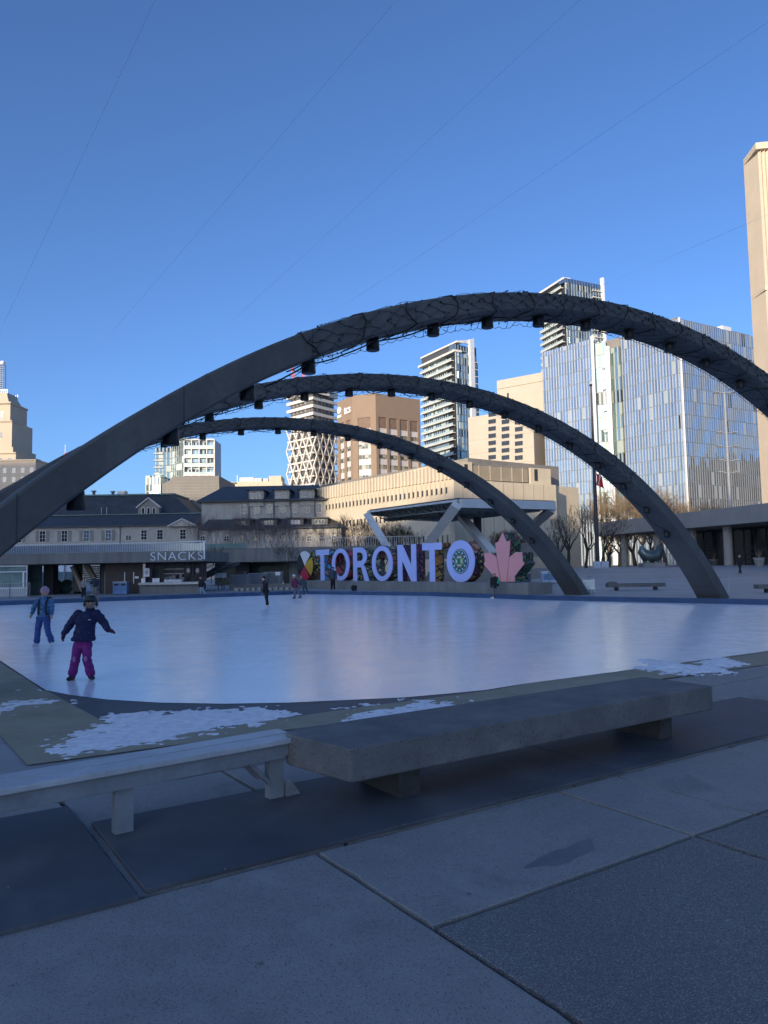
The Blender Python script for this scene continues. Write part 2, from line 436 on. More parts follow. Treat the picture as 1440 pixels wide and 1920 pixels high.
# paving slabs with open joints
def slabs(name, m, cells, gap=.017, th=.05, z=.03):
    g = MB()
    rnd = random.Random(5)
    for (u0, u1, v0, v1) in cells:
        dz = rnd.uniform(-.0025, .0025)
        q = [uv(u0 + gap, v0 + gap), uv(u1 - gap, v0 + gap), uv(u1 - gap, v1 - gap), uv(u0 + gap, v1 - gap)]
        # slightly chipped edges
        ring = []
        for a, b in zip(q, q[1:] + q[:1]):
            k = max(2, int((b - a).length / .12))
            nrm = Vector(((b - a).y, -(b - a).x, 0)).normalized()
            for j in range(k):
                p = a.lerp(b, j / k)
                w = noise.noise(p * 6) * .006 + (max(0, noise.noise(p * 17) - .25) * .05)
                ring.append(p - nrm * w if j else p)
        top = [Vector((p.x, p.y, z - .03 + dz)) for p in ring]
        c = sum(ring, Vector()) / len(ring)
        ins = [Vector((p.x, p.y, 0)).lerp(Vector((c.x, c.y, 0)), .006) for p in ring]
        ch = [Vector((p.x, p.y, z - .034 + dz)) for p in ring]
        tp = [Vector((p.x, p.y, z - .03 + dz)) for p in ins]
        bt = [Vector((p.x, p.y, z - .03 - th)) for p in ring]
        n = len(ring)
        g.loft([bt, ch, tp], True, False, False); g.add(tp, [tuple(range(n))])
    return g.build(name, m, kind='structure')
bd = MB(); bd.add([uv(q[0], q[1], -.052) for q in BED], [(0,1,2,3)])
bd.build('paving_bed', mat('joint_sand', (.018, .018, .018), .95), kind='structure')
ucuts = [-9, -4.6, 0, 2.157, 2.88, 5.04, 5.76, 8, 10]
conc = []; agg = []
for i in range(len(ucuts) - 1):
    a, b = ucuts[i], ucuts[i+1]
    if b <= 0: conc.append((a, b, -8, -.018))
    else:
        conc.append((a, b, -1.24, -.018)); agg.append((a, b, -8, -1.24))
for a, b in ((-9, -6.4), (-6.4, -3.7), (-3.7, -1.12), (-1.12, .24), (.24, 2.4), (2.4, 4.6), (4.6, 6.8), (6.8, 10)): conc.append((a, b, 0, 2.2))
for a, b in ((-9, -5), (-5, -2.3), (-2.3, .9), (.9, 4.0), (4.0, 6.2), (6.2, 8), (8, 10)): conc.append((a, b, 2.2, 3.0))
slabs('paving', M_PAVER, conc); slabs('aggregate_paving', M_AGG, agg)

# stain on the paving (a darker damp patch)
def blob(c, rx, ry, ang, n=40, jag=.25, seed=0):
    pts = []
    for i in range(n):
        a = 2*math.pi*i/n
        r = 1 + jag * noise.noise(Vector((math.cos(a)*1.5 + seed, math.sin(a)*1.5, seed*.7))) * 1.6 + jag*.5*noise.noise(Vector((math.cos(a)*5, math.sin(a)*5 + seed, 3)))
        x, y = rx*r*math.cos(a), ry*r*math.sin(a)
        pts.append(Vector((c.x + x*math.cos(ang) - y*math.sin(ang), c.y + x*math.sin(ang) + y*math.cos(ang), c.z)))
    return pts
sm = MB(); q = G(1060, 1602, 0); q.z = .003
sm.add(blob(q, .30, .085, math.atan2(.553, .833) + .12, seed=3), [tuple(range(40))])
sm.build('damp_patch', mat('damp_concrete', (.115, .12, .13), .5, .2, 6), kind='stuff')

# ------------------------------------------------------------------ rubber mats
def rubber_mat(u0, u1, v0, v1, label, tilt=0.0):
    g = MB(); c = uv((u0+u1)/2, (v0+v1)/2, .002)
    L, Wd = (u1-u0)/2, (v1-v0)/2; rings = []
    nn = 60; base = []
    for i in range(nn):
        t = i / nn * 4; s = int(t); f = t - s
        p = [(-L + 2*L*f, -Wd), (L, -Wd + 2*Wd*f), (L - 2*L*f, Wd), (-L, Wd - 2*Wd*f)][s]
        base.append(Vector((p[0] + noise.noise(Vector((p[0], p[1], 1)))*.008, p[1] + noise.noise(Vector((p[0], p[1], 5)))*.008, 0)))
    lift = lambda p: .006 * max(0, noise.noise(Vector((p.x*1.2 + u0, p.y, 2))))
    rings = [[Vector((p.x, p.y, 0)) for p in base], [Vector((p.x, p.y, .021 + lift(p))) for p in base], [Vector((p.x*.998, p.y*.996, .024 + lift(p))) for p in base]]
    g.loft(rings, True, False, False); g.add(rings[-1], [tuple(range(nn))])
    g.build('rubber_mat', M_RUB, loc=c, rz=math.atan2(.553, .833) + tilt, label=label, cat='rubber mat', group='black rubber mats under the benches')
rubber_mat(-1.06, 2.99, .01, 1.38, 'black rubber mat under the right end of the wooden bench and the concrete bench')
rubber_mat(3.0, 7.0, .015, 1.36, 'black rubber mat beyond the right end of the concrete bench')
rubber_mat(-5.0, -1.12, -.06, 1.88, 'dark rubber mat at the bottom left corner, in front of the wooden bench')

# ------------------------------------------------------------------ concrete bench
UANG = math.atan2(.553, .833)
def rounded(x0, x1, y0, y1, rr, n=8):
    pts = []
    for (cx, cy, r, a0) in ((x0, y0, rr[0], 180), (x1, y0, rr[1], 270), (x1, y1, rr[2], 0), (x0, y1, rr[3], 90)):
        sx = 1 if cx == x0 else -1; sy = 1 if cy == y0 else -1
        for i in range(n + 1):
            a = R(a0 + 90 * i / n); pts.append((cx + sx*r + r*math.cos(a), cy + sy*r + r*math.sin(a)))
    return pts
def conc_bench(loc, rz, L, Wd, label, hgt=.49, th=.24, rr=(.03, .02, .03, .16), group=None, skew=0.0):
    t = thing('concrete_bench', label, 'bench', loc, rz, group)
    g = MB(); p = [(x - skew*max(0, y/Wd)*(1 - x/L), y) for x, y in rounded(0, L, 0, Wd, rr)]
    def ins(k): 
        cx, cy = L/2, Wd/2
        return [(cx + (x-cx)*(1 - k/(L/2)), cy + (y-cy)*(1 - k/(Wd/2))) for x, y in p]
    rings = [[Vector((x, y, z)) for x, y in ins(k)] for k, z in ((.008, hgt-th), (0, hgt-th+.010), (0, hgt-.010), (.003, hgt-.003), (.010, hgt))]
    g.loft(rings, True, True, False)
    g.build('bench_slab', M_BENCH, t)
    for x0, x1 in ((.54, .74), (L-.66, L-.46)):
        q = MB(); q.box(x0, x1, .17, Wd-.10, 0, hgt-th+.003); bevel(q.build('pedestal', mat('shaded_pedestal', (.045, .047, .048), .85, .25, 4, .3, 30), t), .012)  # concrete darkened to paint in the shade under the slab
    return t
cb = uv(.47, .335, .018)
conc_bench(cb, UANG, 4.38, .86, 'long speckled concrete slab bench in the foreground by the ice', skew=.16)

# ------------------------------------------------------------------ wooden bench
wb_dir = -UU.to_3d() + VV.to_3d() * -.07; wang = math.atan2(-wb_dir.y, -wb_dir.x)
t = thing('wooden_bench', 'long grey painted wooden plank bench at the left, abutting the concrete bench', 'bench', uv(.44, 1.02, .0), wang)
WL = 4.6
for y0, y1 in ((0, .183), (.203, .385)):
    q = MB(); q.box(-WL, 0, y0, y1, .442, .482); bevel(q.build('seat_plank', mat('sky_sheen_seat', (.36, .385, .41), .4, .14, 3, .15, 30), t), .006)  # planks coloured lighter to paint in the sky sheen on top
for y0 in (.045, .305):
    q = MB(); q.add([(-WL+.05, y0, .441), (-.04, y0, .441), (-.04, y0, .40), (-.13, y0, .325), (-WL+.05, y0, .325), (-WL+.05, y0+.035, .441), (-.04, y0+.035, .441), (-.04, y0+.035, .40), (-.13, y0+.035, .325), (-WL+.05, y0+.035, .325)],
        [(4,3,2,1,0), (5,6,7,8,9), (0,1,6,5), (1,2,7,6), (2,3,8,7), (3,4,9,8), (4,0,5,9)])
    bevel(q.build('apron', M_GREYWOOD, t), .004)
for x in (-.18, -1.36, -2.9, -4.3):
    for y0 in (.0825,):
        q = MB(); q.box(x - .062, x + .062, y0, y0 + .085, .018, .44); bevel(q.build('leg', M_GREYWOOD, t), .004)
    q = MB(); q.box(x - .03, x + .03, .169, .303, .34, .43); q.build('leg_spacer', M_GREYWOOD, t)
for y0 in (.10, .28):
    q = MB(); q.bar((-.245, y0, .15), (-.50, y0, .42), .03, .06, (0, 1, 0)); bevel(q.build('brace', M_GREYWOOD, t), .003)
q = MB(); q.add([(-.104, .06, .018), (.02, .06, .018), (.0, .06, .05), (-.06, .06, .14), (-.104, .06, .14), (-.104, .10, .018), (.02, .10, .018), (.0, .10, .05), (-.06, .10, .14), (-.104, .10, .14)],
    [(4,3,2,1,0), (5,6,7,8,9), (0,1,6,5), (1,2,7,6), (2,3,8,7), (3,4,9,8), (4,0,5,9)]); q.build('foot_block', M_GREYWOOD, t)

# ------------------------------------------------------------------ snow left on the border and by the bench
def snow(pxs, thick, label_name='snow', holes=.2, seed=1, grid=.05, thr=-.15):
    poly = [G(*q, 0) for q in pxs]
    xs = [p.x for p in poly]; ys_ = [p.y for p in poly]
    def inside(x, y):
        r = False; j = len(poly) - 1
        for i in range(len(poly)):
            a, b = poly[i], poly[j]
            if (a.y > y) != (b.y > y) and x < (b.x - a.x)*(y - a.y)/(b.y - a.y) + a.x: r = not r
            j = i
        return r
    def edged(x, y):
        d = 9
        for a, b in zip(poly, poly[1:] + poly[:1]):
            ab = (b - a).to_2d(); p = Vector((x, y)) - a.to_2d(); tt = max(0, min(1, p.dot(ab) / max(ab.length_squared, 1e-9)))
            d = min(d, (p - ab*tt).length)
        return d if inside(x, y) else -d
    g = MB(); idx = {}
    nx = int((max(xs) - min(xs) + .6) / grid); ny = int((max(ys_) - min(ys_) + .6) / grid)
    H = {}
    for i in range(nx):
        for j in range(ny):
            x = min(xs) - .3 + i*grid; y = min(ys_) - .3 + j*grid
            p = Vector((x, y, seed))
            d = edged(x, y)
            h = min(d * .5, .25) + .20*noise.noise(p*1.7) + .16*noise.noise(p*5) + .13*noise.noise(p*13) + .03*noise.noise(p*31)
            H[i, j] = (x, y, h - thr)
    vs = []; fs = []
    def vid(i, j):
        if (i, j) not in idx:
            x, y, h = H[i, j]; idx[i, j] = len(vs)
            z = .0135 + .7*thick*min(1, max(0, h)*1.8)*(1 + .5*noise.noise(Vector((x*7, y*7, 2)))) if h > 0 else .004
            vs.append((x, y, z))
        return idx[i, j]
    for i in range(nx - 1):
        for j in range(ny - 1):
            k = [(i, j), (i+1, j), (i+1, j+1), (i, j+1)]
            if sum(H[q][2] > 0 for q in k) >= 2: fs.append(tuple(vid(*q) for q in k))
    g.add(vs, fs, True)
    g.build(label_name, M_SNOW, kind='stuff')
snow([(90,1415),(190,1345),(330,1336),(480,1328),(560,1340),(470,1362),(330,1385),(260,1400),(190,1415)], .03, seed=1, grid=.03, thr=.03)
snow([(170,1360),(330,1342),(500,1332),(530,1345),(380,1372),(260,1385),(200,1390)], .035, seed=8, grid=.03, thr=-.06)
snow([(-20,1318),(60,1312),(85,1318),(40,1330),(-20,1345)], .03, seed=2, grid=.03, thr=-.02)
snow([(40,1296),(75,1284),(120,1300),(150,1322),(100,1310)], .02, seed=6, grid=.025, thr=.16)
snow([(676,1342),(705,1326),(745,1332),(732,1345),(690,1350)], .06, seed=3, grid=.025, thr=-.03)
snow([(775,1333),(800,1320),(850,1310),(878,1320),(830,1330)], .06, seed=4, grid=.025, thr=-.03)
snow([(1206,1252),(1230,1241),(1300,1246),(1350,1238),(1398,1247),(1340,1258),(1250,1264)], .10, seed=5, grid=.04, thr=-.04)
snow([(480,1332),(700,1318),(900,1302),(880,1310),(700,1330),(560,1345)], .012, seed=9, grid=.025, thr=.22)

# grit and litter crumbs on the paving
gr = MB(); rg = random.Random(21)
for k in range(220):
    u_, v_ = rg.uniform(-4, 6), rg.uniform(-3.4, 2.6)
    if rg.random() < .45: v_ = rg.choice((-.02, -1.24)) + rg.gauss(0, .05)
    if v_ > .02 and v_ < 1.4 and rg.random() < .7: continue
    p = uv(u_, v_, .004 if v_ < .01 or v_ > 1.4 else .027); r_ = rg.choice((.002, .003, .003, .004, .006))
    gr.ball((p.x, p.y, p.z), r_*rg.uniform(.8, 1.6), r_, r_*.6, 6, 4)
gr.build('grit', mat('pale_grit', (.22, .21, .20), .8, .4, 30), kind='stuff')

# ------------------------------------------------------------------ arches
AL = Vector((-11.3892, 15.0076)) * 1.0909; AR = Vector((14.6864, 33.6866)) * 1.0909; AD = Vector((4.498, -6.2365)) * 1.0909
LIGHT_V = [-.82, -.735, -.655, -.575, -.488, -.396, -.303, -.205, -.104, 0, .105, .21, .318, .425, .528, .625, .72, .804]
def arch(i, label, hh, net):
    Lp = AL - AD * (i - 2); Rp = AR - AD * (i - 2); S = (Rp - Lp).length; u = (Rp - Lp) / S; ang = math.atan2(u.y, u.x)
    t = thing('concrete_arch', label, 'arch', (Lp.x, Lp.y, 0), ang, 'curved concrete arches over the rink')
    def cen(v):
        z = hh * (1 - (.796*v**2 + .1159*v**4 + .0881*v**6)); return (v + 1) / 2 * S, z
    def tang(v):
        a = cen(v - .001); b = cen(v + .001); d = math.hypot(b[0]-a[0], b[1]-a[1]); return (b[0]-a[0])/d, (b[1]-a[1])/d
    def dep(v): return .396 + .335*v**2 - .2*v**4
    def wid(v): return .979 + .372*v**2
    def pt(v, n, s, off=0.0, oy=0.0):
        """n: -1..1 across the depth (1 = top), s: -1 front .. 1 back"""
        x, z = cen(v); tx, tz = tang(v); d = dep(v)/2*n + off
        return Vector((x - tz*d, s*wid(v)/2 + oy, z + tx*d))
    c = .035
    def ring(v, k=0.0):
        w = wid(v)/2 - k; d = dep(v)/2 - k
        x, z = cen(v); tx, tz = tang(v)
        prof = [(-w + c, d), (-w, d - c), (-w, -d + c), (-w + c, -d), (w - c, -d), (w, -d + c), (w, d - c), (w - c, d)]
        return [Vector((x - tz*b, a, z + tx*b)) for a, b in prof]
    # the leg stops at a hinge joint and a short block carries it to the ground
    vj = -.905
    vs = []; v = vj + .0015
    while v < 1.03: vs.append(v); v += .0125
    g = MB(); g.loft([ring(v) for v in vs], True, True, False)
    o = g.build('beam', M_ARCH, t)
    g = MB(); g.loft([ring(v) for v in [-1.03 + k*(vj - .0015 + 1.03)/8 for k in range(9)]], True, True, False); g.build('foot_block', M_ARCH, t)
    g = MB(); g.loft([ring(v, .05) for v in (vj - .004, vj + .004)], True, True, False)
    hp = g.build('hinge_gap', M_BLACK, t)
    g = MB(); q = pt(vj, .55, -1.0); g.box(q.x-.09, q.x+.09, q.y-.03, q.y+.03, q.z-.06, q.z+.06); g.build('hinge_bracket', M_STEEL, t)
    # joint strips across the faces
    for v in (-.69, .62):
        a = MB(); a.loft([ring(v - .0008, -.004), ring(v + .0008, -.004)], True, True, False); a.build('joint_strip', M_ARCH, t)
    # floodlights under the soffit
    for k, v in enumerate(LIGHT_V):
        b = pt(v, -1, 0); tx, tz = tang(v)
        rz = math.atan2(tz, tx)
        lm = MB()
        big = 1.0
        sx = -.25 if v < -.6 else 0
        lm.lathe([(.01, -.25), (.13, -.25), (.14, -.235), (.13, -.08), (.12, .05), (.01, .05)], 14)
        f = lm.build('floodlight', M_BLACK, t, loc=(b.x, b.y + sx, b.z))
        
        br = MB(); br.bar((0, 0, .05), (0, 0, .24), .10, .14); br.build('bracket', M_BLACK, f)
    # supply cable sagging between the floodlights
    cp = []
    for a, b in zip(LIGHT_V, LIGHT_V[1:]):
        for j in range(8):
            f = j / 8; vv = a + (b - a)*f
            if vv > net[0] - .05: cp.append(pt(vv, -1, .0, -.03 - .16*math.sin(math.pi*f)*(.6 + .4*noise.noise(Vector((vv*30, 0, i)))), .25*math.sin(f*math.pi + vv*9)))
    e = MB(); e.tube(cp, .016, 5)
    e.build('power_cable', M_WIRE, t)
    # net of light strings over the crown
    n0, n1 = net; nb = MB(); rnd = random.Random(i*7)
    N = int((n1 - n0) * S / 2 / .24)
    def node(k, r):
        v = n0 + (n1 - n0) * k / N
        jx = rnd.uniform(-.004, .004); jz = rnd.uniform(-.10, .10)
        rows = {0: (1, .3), 1: (1, -.7), 2: (.8, -1.0), 3: (.35, -1.0), 4: (-.1, -1.0), 5: (-.55, -1.0), 6: (-1, -.9), 7: (-1, -.4), 8: (-1, .2), 9: (-1, .8)}
        n_, s_ = rows[r]
        v += jx
        if r in (2, 3, 4, 5): return pt(v, n_ + jz, -1.0, 0, -.015 - rnd.random()*.02)
        if r >= 6: return pt(v, -1, s_ + jz, -.02 - rnd.random()*.06)
        return pt(v, 1, s_ + jz, .015 + rnd.random()*.05)
    grid = [[node(k, r) for r in range(10)] for k in range(N + 1)]
    for k in range(N):
        for r in range(9):
            a, b = (grid[k][r], grid[k+1][r+1]) if (k + r) % 2 else (grid[k+1][r], grid[k][r+1])
            if rnd.random() < .93:
                m_ = (a + b)/2 + Vector((rnd.uniform(-.05, .05), 0, rnd.uniform(-.05, .03)))
                nb.tube([a, m_, b], .005, 3, False, False)
            if rnd.random() < .5:
                c0 = a.lerp(b, rnd.random()); nb.tube([c0, c0 + Vector((rnd.uniform(-.03, .03), -.03 if r in (1,2,3,4) else 0, rnd.uniform(-.06, .01)))], .017, 4, True, False)
    nb.build('light_net', M_WIRE, t)
    # loose strands hanging below the soffit edge
    fb = MB(); prev = None
    for k in range(N + 1):
        v = n0 + (n1 - n0) * k / N
        fall = 1.0 - .75*smooth(-.25, .15, v)
        p = pt(v, -1, 1.0 - .1*rnd.random(), -(.03 + .11*rnd.random())*fall - .02)
        if prev is not None:
            fb.tube([prev, (prev + p)/2 + Vector((0, 0, -.04*fall)), p], .007, 3, False, False)
            if rnd.random() < .8: fb.tube([p, pt(v + .004, -1, .9)], .008, 3, False, False)
            if rnd.random() < .5*fall: fb.tube([p, p + Vector((rnd.uniform(-.16, .16), 0, rnd.uniform(-.07, .04)))], .010, 3, False, False)
        prev = p
    fb.build('hanging_strands', M_WIRE, t)
    # dark straps at the net panels' ends
    v = n0
    while v < n1 + .001:
        s_ = MB()
        pts = [pt(v + .006*math.sin(j*1.3 + v*40), n_, s0, o_, oy) for j, (n_, s0, o_, oy) in enumerate(((1, .9, .02, 0), (1, -.8, .02, 0), (1, -1, 0, -.02), (.3, -1, 0, -.025), (-.4, -1, 0, -.025), (-1, -1, 0, -.02), (-1, -.5, -.03, 0), (-1, .2, -.04, 0), (-1, .9, -.03, 0)))]
        s_.tube(pts, .014, 4, True, False); s_.build('net_strap', M_WIRE, t)
        v += .0675
    return t
arch(1, 'nearest and largest arch, its smooth left leg crossing the left edge of the photo', 8.268, (-.585, .98))
arch(2, 'middle arch of the three, its right foot by the far concrete bench', 8.214, (-.60, .655))
arch(3, 'farthest and lowest looking arch, its right foot beside the maple leaf sign', 8.207, (-.56, .42))

# ------------------------------------------------------------------ overhead cables
for k, (a, b, lab) in enumerate((((293, -5, 16), (-10, 640, 90), 'thin overhead cable, leftmost of the wires crossing the sky'), ((748, -5, 16), (175, 660, 95), 'thin overhead cable crossing the upper middle of the sky'),
        ((1092, -5, 17), (390, 640, 95), 'thin overhead cable running over the crown of the nearest arch'), ((1445, 38, 17), (600, 600, 90), 'thin overhead cable reaching the upper right edge of the sky'),
        ((1445, 400, 40), (1100, 545, 130), 'thin overhead cable low at the right, ending near the stone tower'))):
    p0 = P(*a); p1 = P(*b); g = MB(); d = (p1 - p0)
    pts = [p0 + d*(j/24 - .0) + Vector((0, 0, -.15*math.sin(math.pi*j/24))) for j in range(25)]
    c0 = pts[12].copy()
    rr = [.0015 + .00008 * (p.length) for p in pts]
    g.tube([p - c0 for p in pts], rr, 4, True, True)
    g.build('overhead_cable', mat('thin_steel_cable', (.30, .33, .40), .5), loc=c0, label=lab, cat='cable', group='thin cables strung across the sky')
# ------------------------------------------------------------------ buildings
M_LIME = mat('pale_limestone', (.54, .46, .34), .85, .10, .35, .1, 8, streak=.35)
M_LIME2 = mat('fluted_limestone', (.58, .50, .38), .85, .08, .35, .1, 8, streak=.3)
M_STONE = mat('grey_stone', (.36, .335, .295), .85, .16, .6, .3, 5, streak=.25)
M_SLATE = mat('slate_roof', (.045, .05, .06), .6, .18, .6, .4, 6)
M_TRIMW = mat('painted_sash', (.55, .53, .49), .6, .05, 2)
M_GLASSD = mat('dark_window_glass', (.02, .024, .03), .08, .3, .5, spec=.8)
M_GLASSB = mat('blue_window_glass', (.34, .42, .50), .06, .15, .15, metal=.75)
M_TAN = mat('tan_precast', (.47, .41, .33), .85, .06, .3, streak=.3)
M_BROWN = mat('brown_precast', (.27, .195, .14), .85, .05, .3, streak=.3)
M_SPAN = mat('white_spandrel', (.58, .54, .52), .6, .05, .3)
M_COPPER = mat('green_copper_trim', (.13, .20, .19), .7, .15, 1)
M_GREYC = mat('grey_precast', (.22, .205, .185), .85, .12, .4, streak=.4)
M_WHC = mat('white_concrete', (.66, .63, .57), .75, .06, .4)
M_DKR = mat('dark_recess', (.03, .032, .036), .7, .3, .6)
M_CREAM = mat('cream_concrete', (.60, .50, .37), .85, .06, .25, streak=.3)

def zpx(px, py, Y): return P(px, py, Y).z
def frame(pl, yl, pr, yr, py=1000):
    a = P(pl, py, yl); b = P(pr, py, yr); d = b - a
    return Vector((a.x, a.y, 0)), math.atan2(d.y, d.x), math.hypot(d.x, d.y)
def lx(o, ang, px, py=1000):
    """local x on a facade (origin o, angle ang) where the sight line of px crosses it"""
    d = ray(px, py); u = Vector((math.cos(ang), math.sin(ang)))
    det = d.x * -u.y + d.y * u.x
    t = (o.x * -u.y + o.y * u.x) / det
    return (d.x * t - o.x) * u.x + (d.y * t - o.y) * u.y
def lxz(o, ang, px, py):
    d = ray(px, py); u = Vector((math.cos(ang), math.sin(ang)))
    t = (o.x * -u.y + o.y * u.x) / (d.x * -u.y + d.y * u.x)
    q = EYE + d * t
    return (q.x - o.x) * u.x + (q.y - o.y) * u.y, q.z
WM = {}
def window(root, x, z, w, h, style='sash', y=0.0, frame_m=None, glass=None, bars=(1, 1)):
    """w x h window centred at x, sill height z, on the wall plane y"""
    fm = frame_m or M_TRIMW; gl = glass or M_GLASSD; key = (round(w, 2), round(h, 2), style, fm.name, gl.name, bars)
    if key not in WM:
        f = MB(); t = min(.10, w*.10); d = .09
        if style != 'plain':
            f.box(-w/2 - t, -w/2, -d, .02, -t, h + t); f.box(w/2, w/2 + t, -d, .02, -t, h + t)
            f.box(-w/2, w/2, -d, .02, h, h + t); f.box(-w/2, w/2, -d*1.6, .02, -t*1.3, 0)
            for k in range(1, bars[0] + 1):
                xx = -w/2 + w*k/(bars[0] + 1); f.box(xx - .03, xx + .03, -d*.7, .0, .002, h - .002)
            for k in range(1, bars[1] + 1):
                zz = h*k/(bars[1] + 1)
                for j in range(bars[0] + 1):
                    a = -w/2 + w*j/(bars[0] + 1) + (.032 if j else .002); b = -w/2 + w*(j + 1)/(bars[0] + 1) - (.032 if j < bars[0] else .002)
                    f.box(a, b, -d*.65, .0, zz - .03, zz + .03)
        p = MB(); p.box(-w/2, w/2, -.03, .01, 0, h)
        fo = f.build('window', fm, root) if style != 'plain' else p.build('window', gl, root)
        po = p.build('pane', gl, fo) if style != 'plain' else None
        fo.location = (x, y, z); WM[key] = (fo.data, po.data if po else None)
        return fo
    fd, pd = WM[key]
    fo = bpy.data.objects.new('window', fd); col.objects.link(fo); fo.parent = root; fo.location = (x, y, z)
    if pd:
        po = bpy.data.objects.new('pane', pd); col.objects.link(po); po.parent = fo
    return fo
def part(name, m, root, fn, **kw):
    g = MB(); fn(g); return g.build(name, m, root, **kw)
def boxp(name, m, root, *b, **kw): return part(name, m, root, lambda g: g.box(*b), **kw)

# --- the towers behind the viewer whose shadow covers the square (unseen; outlines shaped to cast it)
def m_gridwall(name, wall, glassc, pw, fh, wx=(.2, .8), wz=(.25, .8), rough=.7):
    k = NB(name); s_ = k.sep(k.coord())
    hx = k.math('ADD', s_[0], s_[1]); fx = k.math('FRACT', k.math('DIVIDE', hx, pw)); fz = k.math('FRACT', k.math('DIVIDE', s_[2], fh))
    m1 = k.math('MULTIPLY', k.math('GREATER_THAN', fx, wx[0]), k.math('LESS_THAN', fx, wx[1]))
    m2 = k.math('MULTIPLY', k.math('GREATER_THAN', fz, wz[0]), k.math('LESS_THAN', fz, wz[1]))
    m_ = k.math('MULTIPLY', m1, m2)
    return k.out(k.mix(m_, wall, glassc), k.ramp(m_, [(0, rough), (1, .1)]), 0, .5)
YB = -260.0; XS = -(150.0)*math.tan(SUN_AZ); HS = 150/math.cos(SUN_AZ)*math.tan(SUN_EL)
for nm, x0, x1, h, c, lab in (('unseen_stone_tower', -486, -409, 181, (.42, .38, .33), 'very tall unseen stone tower behind the viewer, shaped to shade the stepped tower'),
        ('unseen_slab_tower', -270, -160.3, 104, (.40, .37, .33), 'long unseen stone office block behind the viewer, shaped to shade the stone halls'),
        ('unseen_office_block', -160.3, -20, 79, (.36, .31, .26), 'broad unseen brown office block behind the viewer, shaped to shade the square')):
    x0 += XS; x1 += XS; h += HS; y1_ = YB
    t = thing(nm, lab, 'building', ((x0 + x1)/2, y1_, 0))
    w = (x1 - x0)/2
    for pn, z0, z1, e in (('wall', -1, h - 3, 0), ('cornice', h - 2.998, h - .8, -.3), ('parapet', h - .798, h, .5)):
        part(pn, m_gridwall(nm + '_wall', c, (.03, .035, .045), 4.2, 3.8) if pn == 'wall' else mat(nm + '_cornice', c, .8), t,
             lambda g: g.prism([(-w, -40 + e), (w - 23.3, -40 + e), (w, -e), (-w, -e)], z0, z1))

# --- limestone courthouse
o, a, L = frame(598, 150, 851, 117, 900)
t = thing('courthouse', 'pale limestone courthouse with rows of narrow slit windows behind the stage canopy', 'building', o, a)
HC = 17.9
boxp('wall', M_LIME, t, -6, L, 0, 30, -1, 15.5)
def flutes(g):
    n = int((L + 6) / .95)
    pts = []
    for i in range(n):
        x = -6 + (L + 6)*i/n; w = (L + 6)/n
        pts += [(x, -.35), (x + w*.45, -.35), (x + w*.52, .12), (x + w*.93, .12)]
    pts += [(L, -.35), (L, 1.0), (-6, 1.0)]
    g.prism(pts, 15.502, HC)
part('fluted_band', M_LIME2, t, flutes)
boxp('attic', M_GREYC, t, -6, L - 1, 4, 26, 15.504, HC + 1.3)
for r_, (z0, z1, n) in enumerate(((13.3, 15.1, 34), (9.6, 11.7, 34), (5.2, 8.0, 34))):
    for i in range(n):
        x = -1 + (L - 1) * i / (n - 1) + .2
        if r_ == 0 or i % 1 == 0:
            window(t, x, z0, .36, (z1 - z0)*.55, 'plain', -.012)
            if r_ == 0: 
                key = 'slitjamb'
                if key not in WM:
                    g = MB(); g.box(-.42, -.2, -.22, .01, 13.2, 15.2); WM[key] = g.build('fin', M_LIME2, t); WM[key].location = (x, 0, 0)
                else: inst(WM[key], 'fin', t, (x, 0, 0))
# north block of the same building
o2, a2, L2 = frame(851, 117, 1042, 127.5, 900)
blk = part('north_block', M_LIME, t, lambda g: g.box(0, L2, .02, 24, -1, 15.3), rz=a2 - a); blk.location = (L, 0, 0)
def L2x(px): return lx(o2, a2, px)
def sub(name, m, x0, x1, y0, y1, z0, z1):
    q = boxp(name, m, t, x0, x1, y0, y1, z0, z1); q.location = (L, 0, 0); q.rotation_euler.z = a2 - a; return q
sub('cornice', M_LIME, .01, L2x(893), .6, 20, 15.302, 18.4); sub('louvre_panel', M_GREYC, L2x(893) + .005, L2x(1003), 1.0, 20, 15.302, 18.2)
sub('cornice', M_LIME, L2x(1003) + .005, L2x(1041), .6, 20, 15.302, 18.1)
lv = MB(); q = sub('louvre_backing', M_DKR, L2x(895), L2x(1000), .94, .995, 15.6, 18.0)
for i in range(15):
    zz = 15.65 + i*.155; lv.box(L2x(896), L2x(999), .80, .935, zz, zz + .08)
for i in range(5):
    xx = L2x(896) + (L2x(999) - L2x(896))*(i + .5)/5; lv.box(xx - .06, xx + .06, .74, .795, 15.6, 18.0)
q = lv.build('louvre', M_LIME, t); q.location = (L, 0, 0); q.rotation_euler.z = a2 - a
sub('slit_opening', M_DKR, L2x(878), L2x(884), .55, .595, 15.9, 18.0); sub('slit_opening', M_DKR, L2x(1010), L2x(1016), .55, .595, 15.9, 17.9)
for i in range(9):
    xx = L2x(870 + i*19); sub('panel_joint', M_GREYC, xx - .03, xx + .03, 0, .018, 2, 15.2)
sub('entrance_recess', M_DKR, L2x(893), L2x(899), -.02, .018, 1, 10.4)

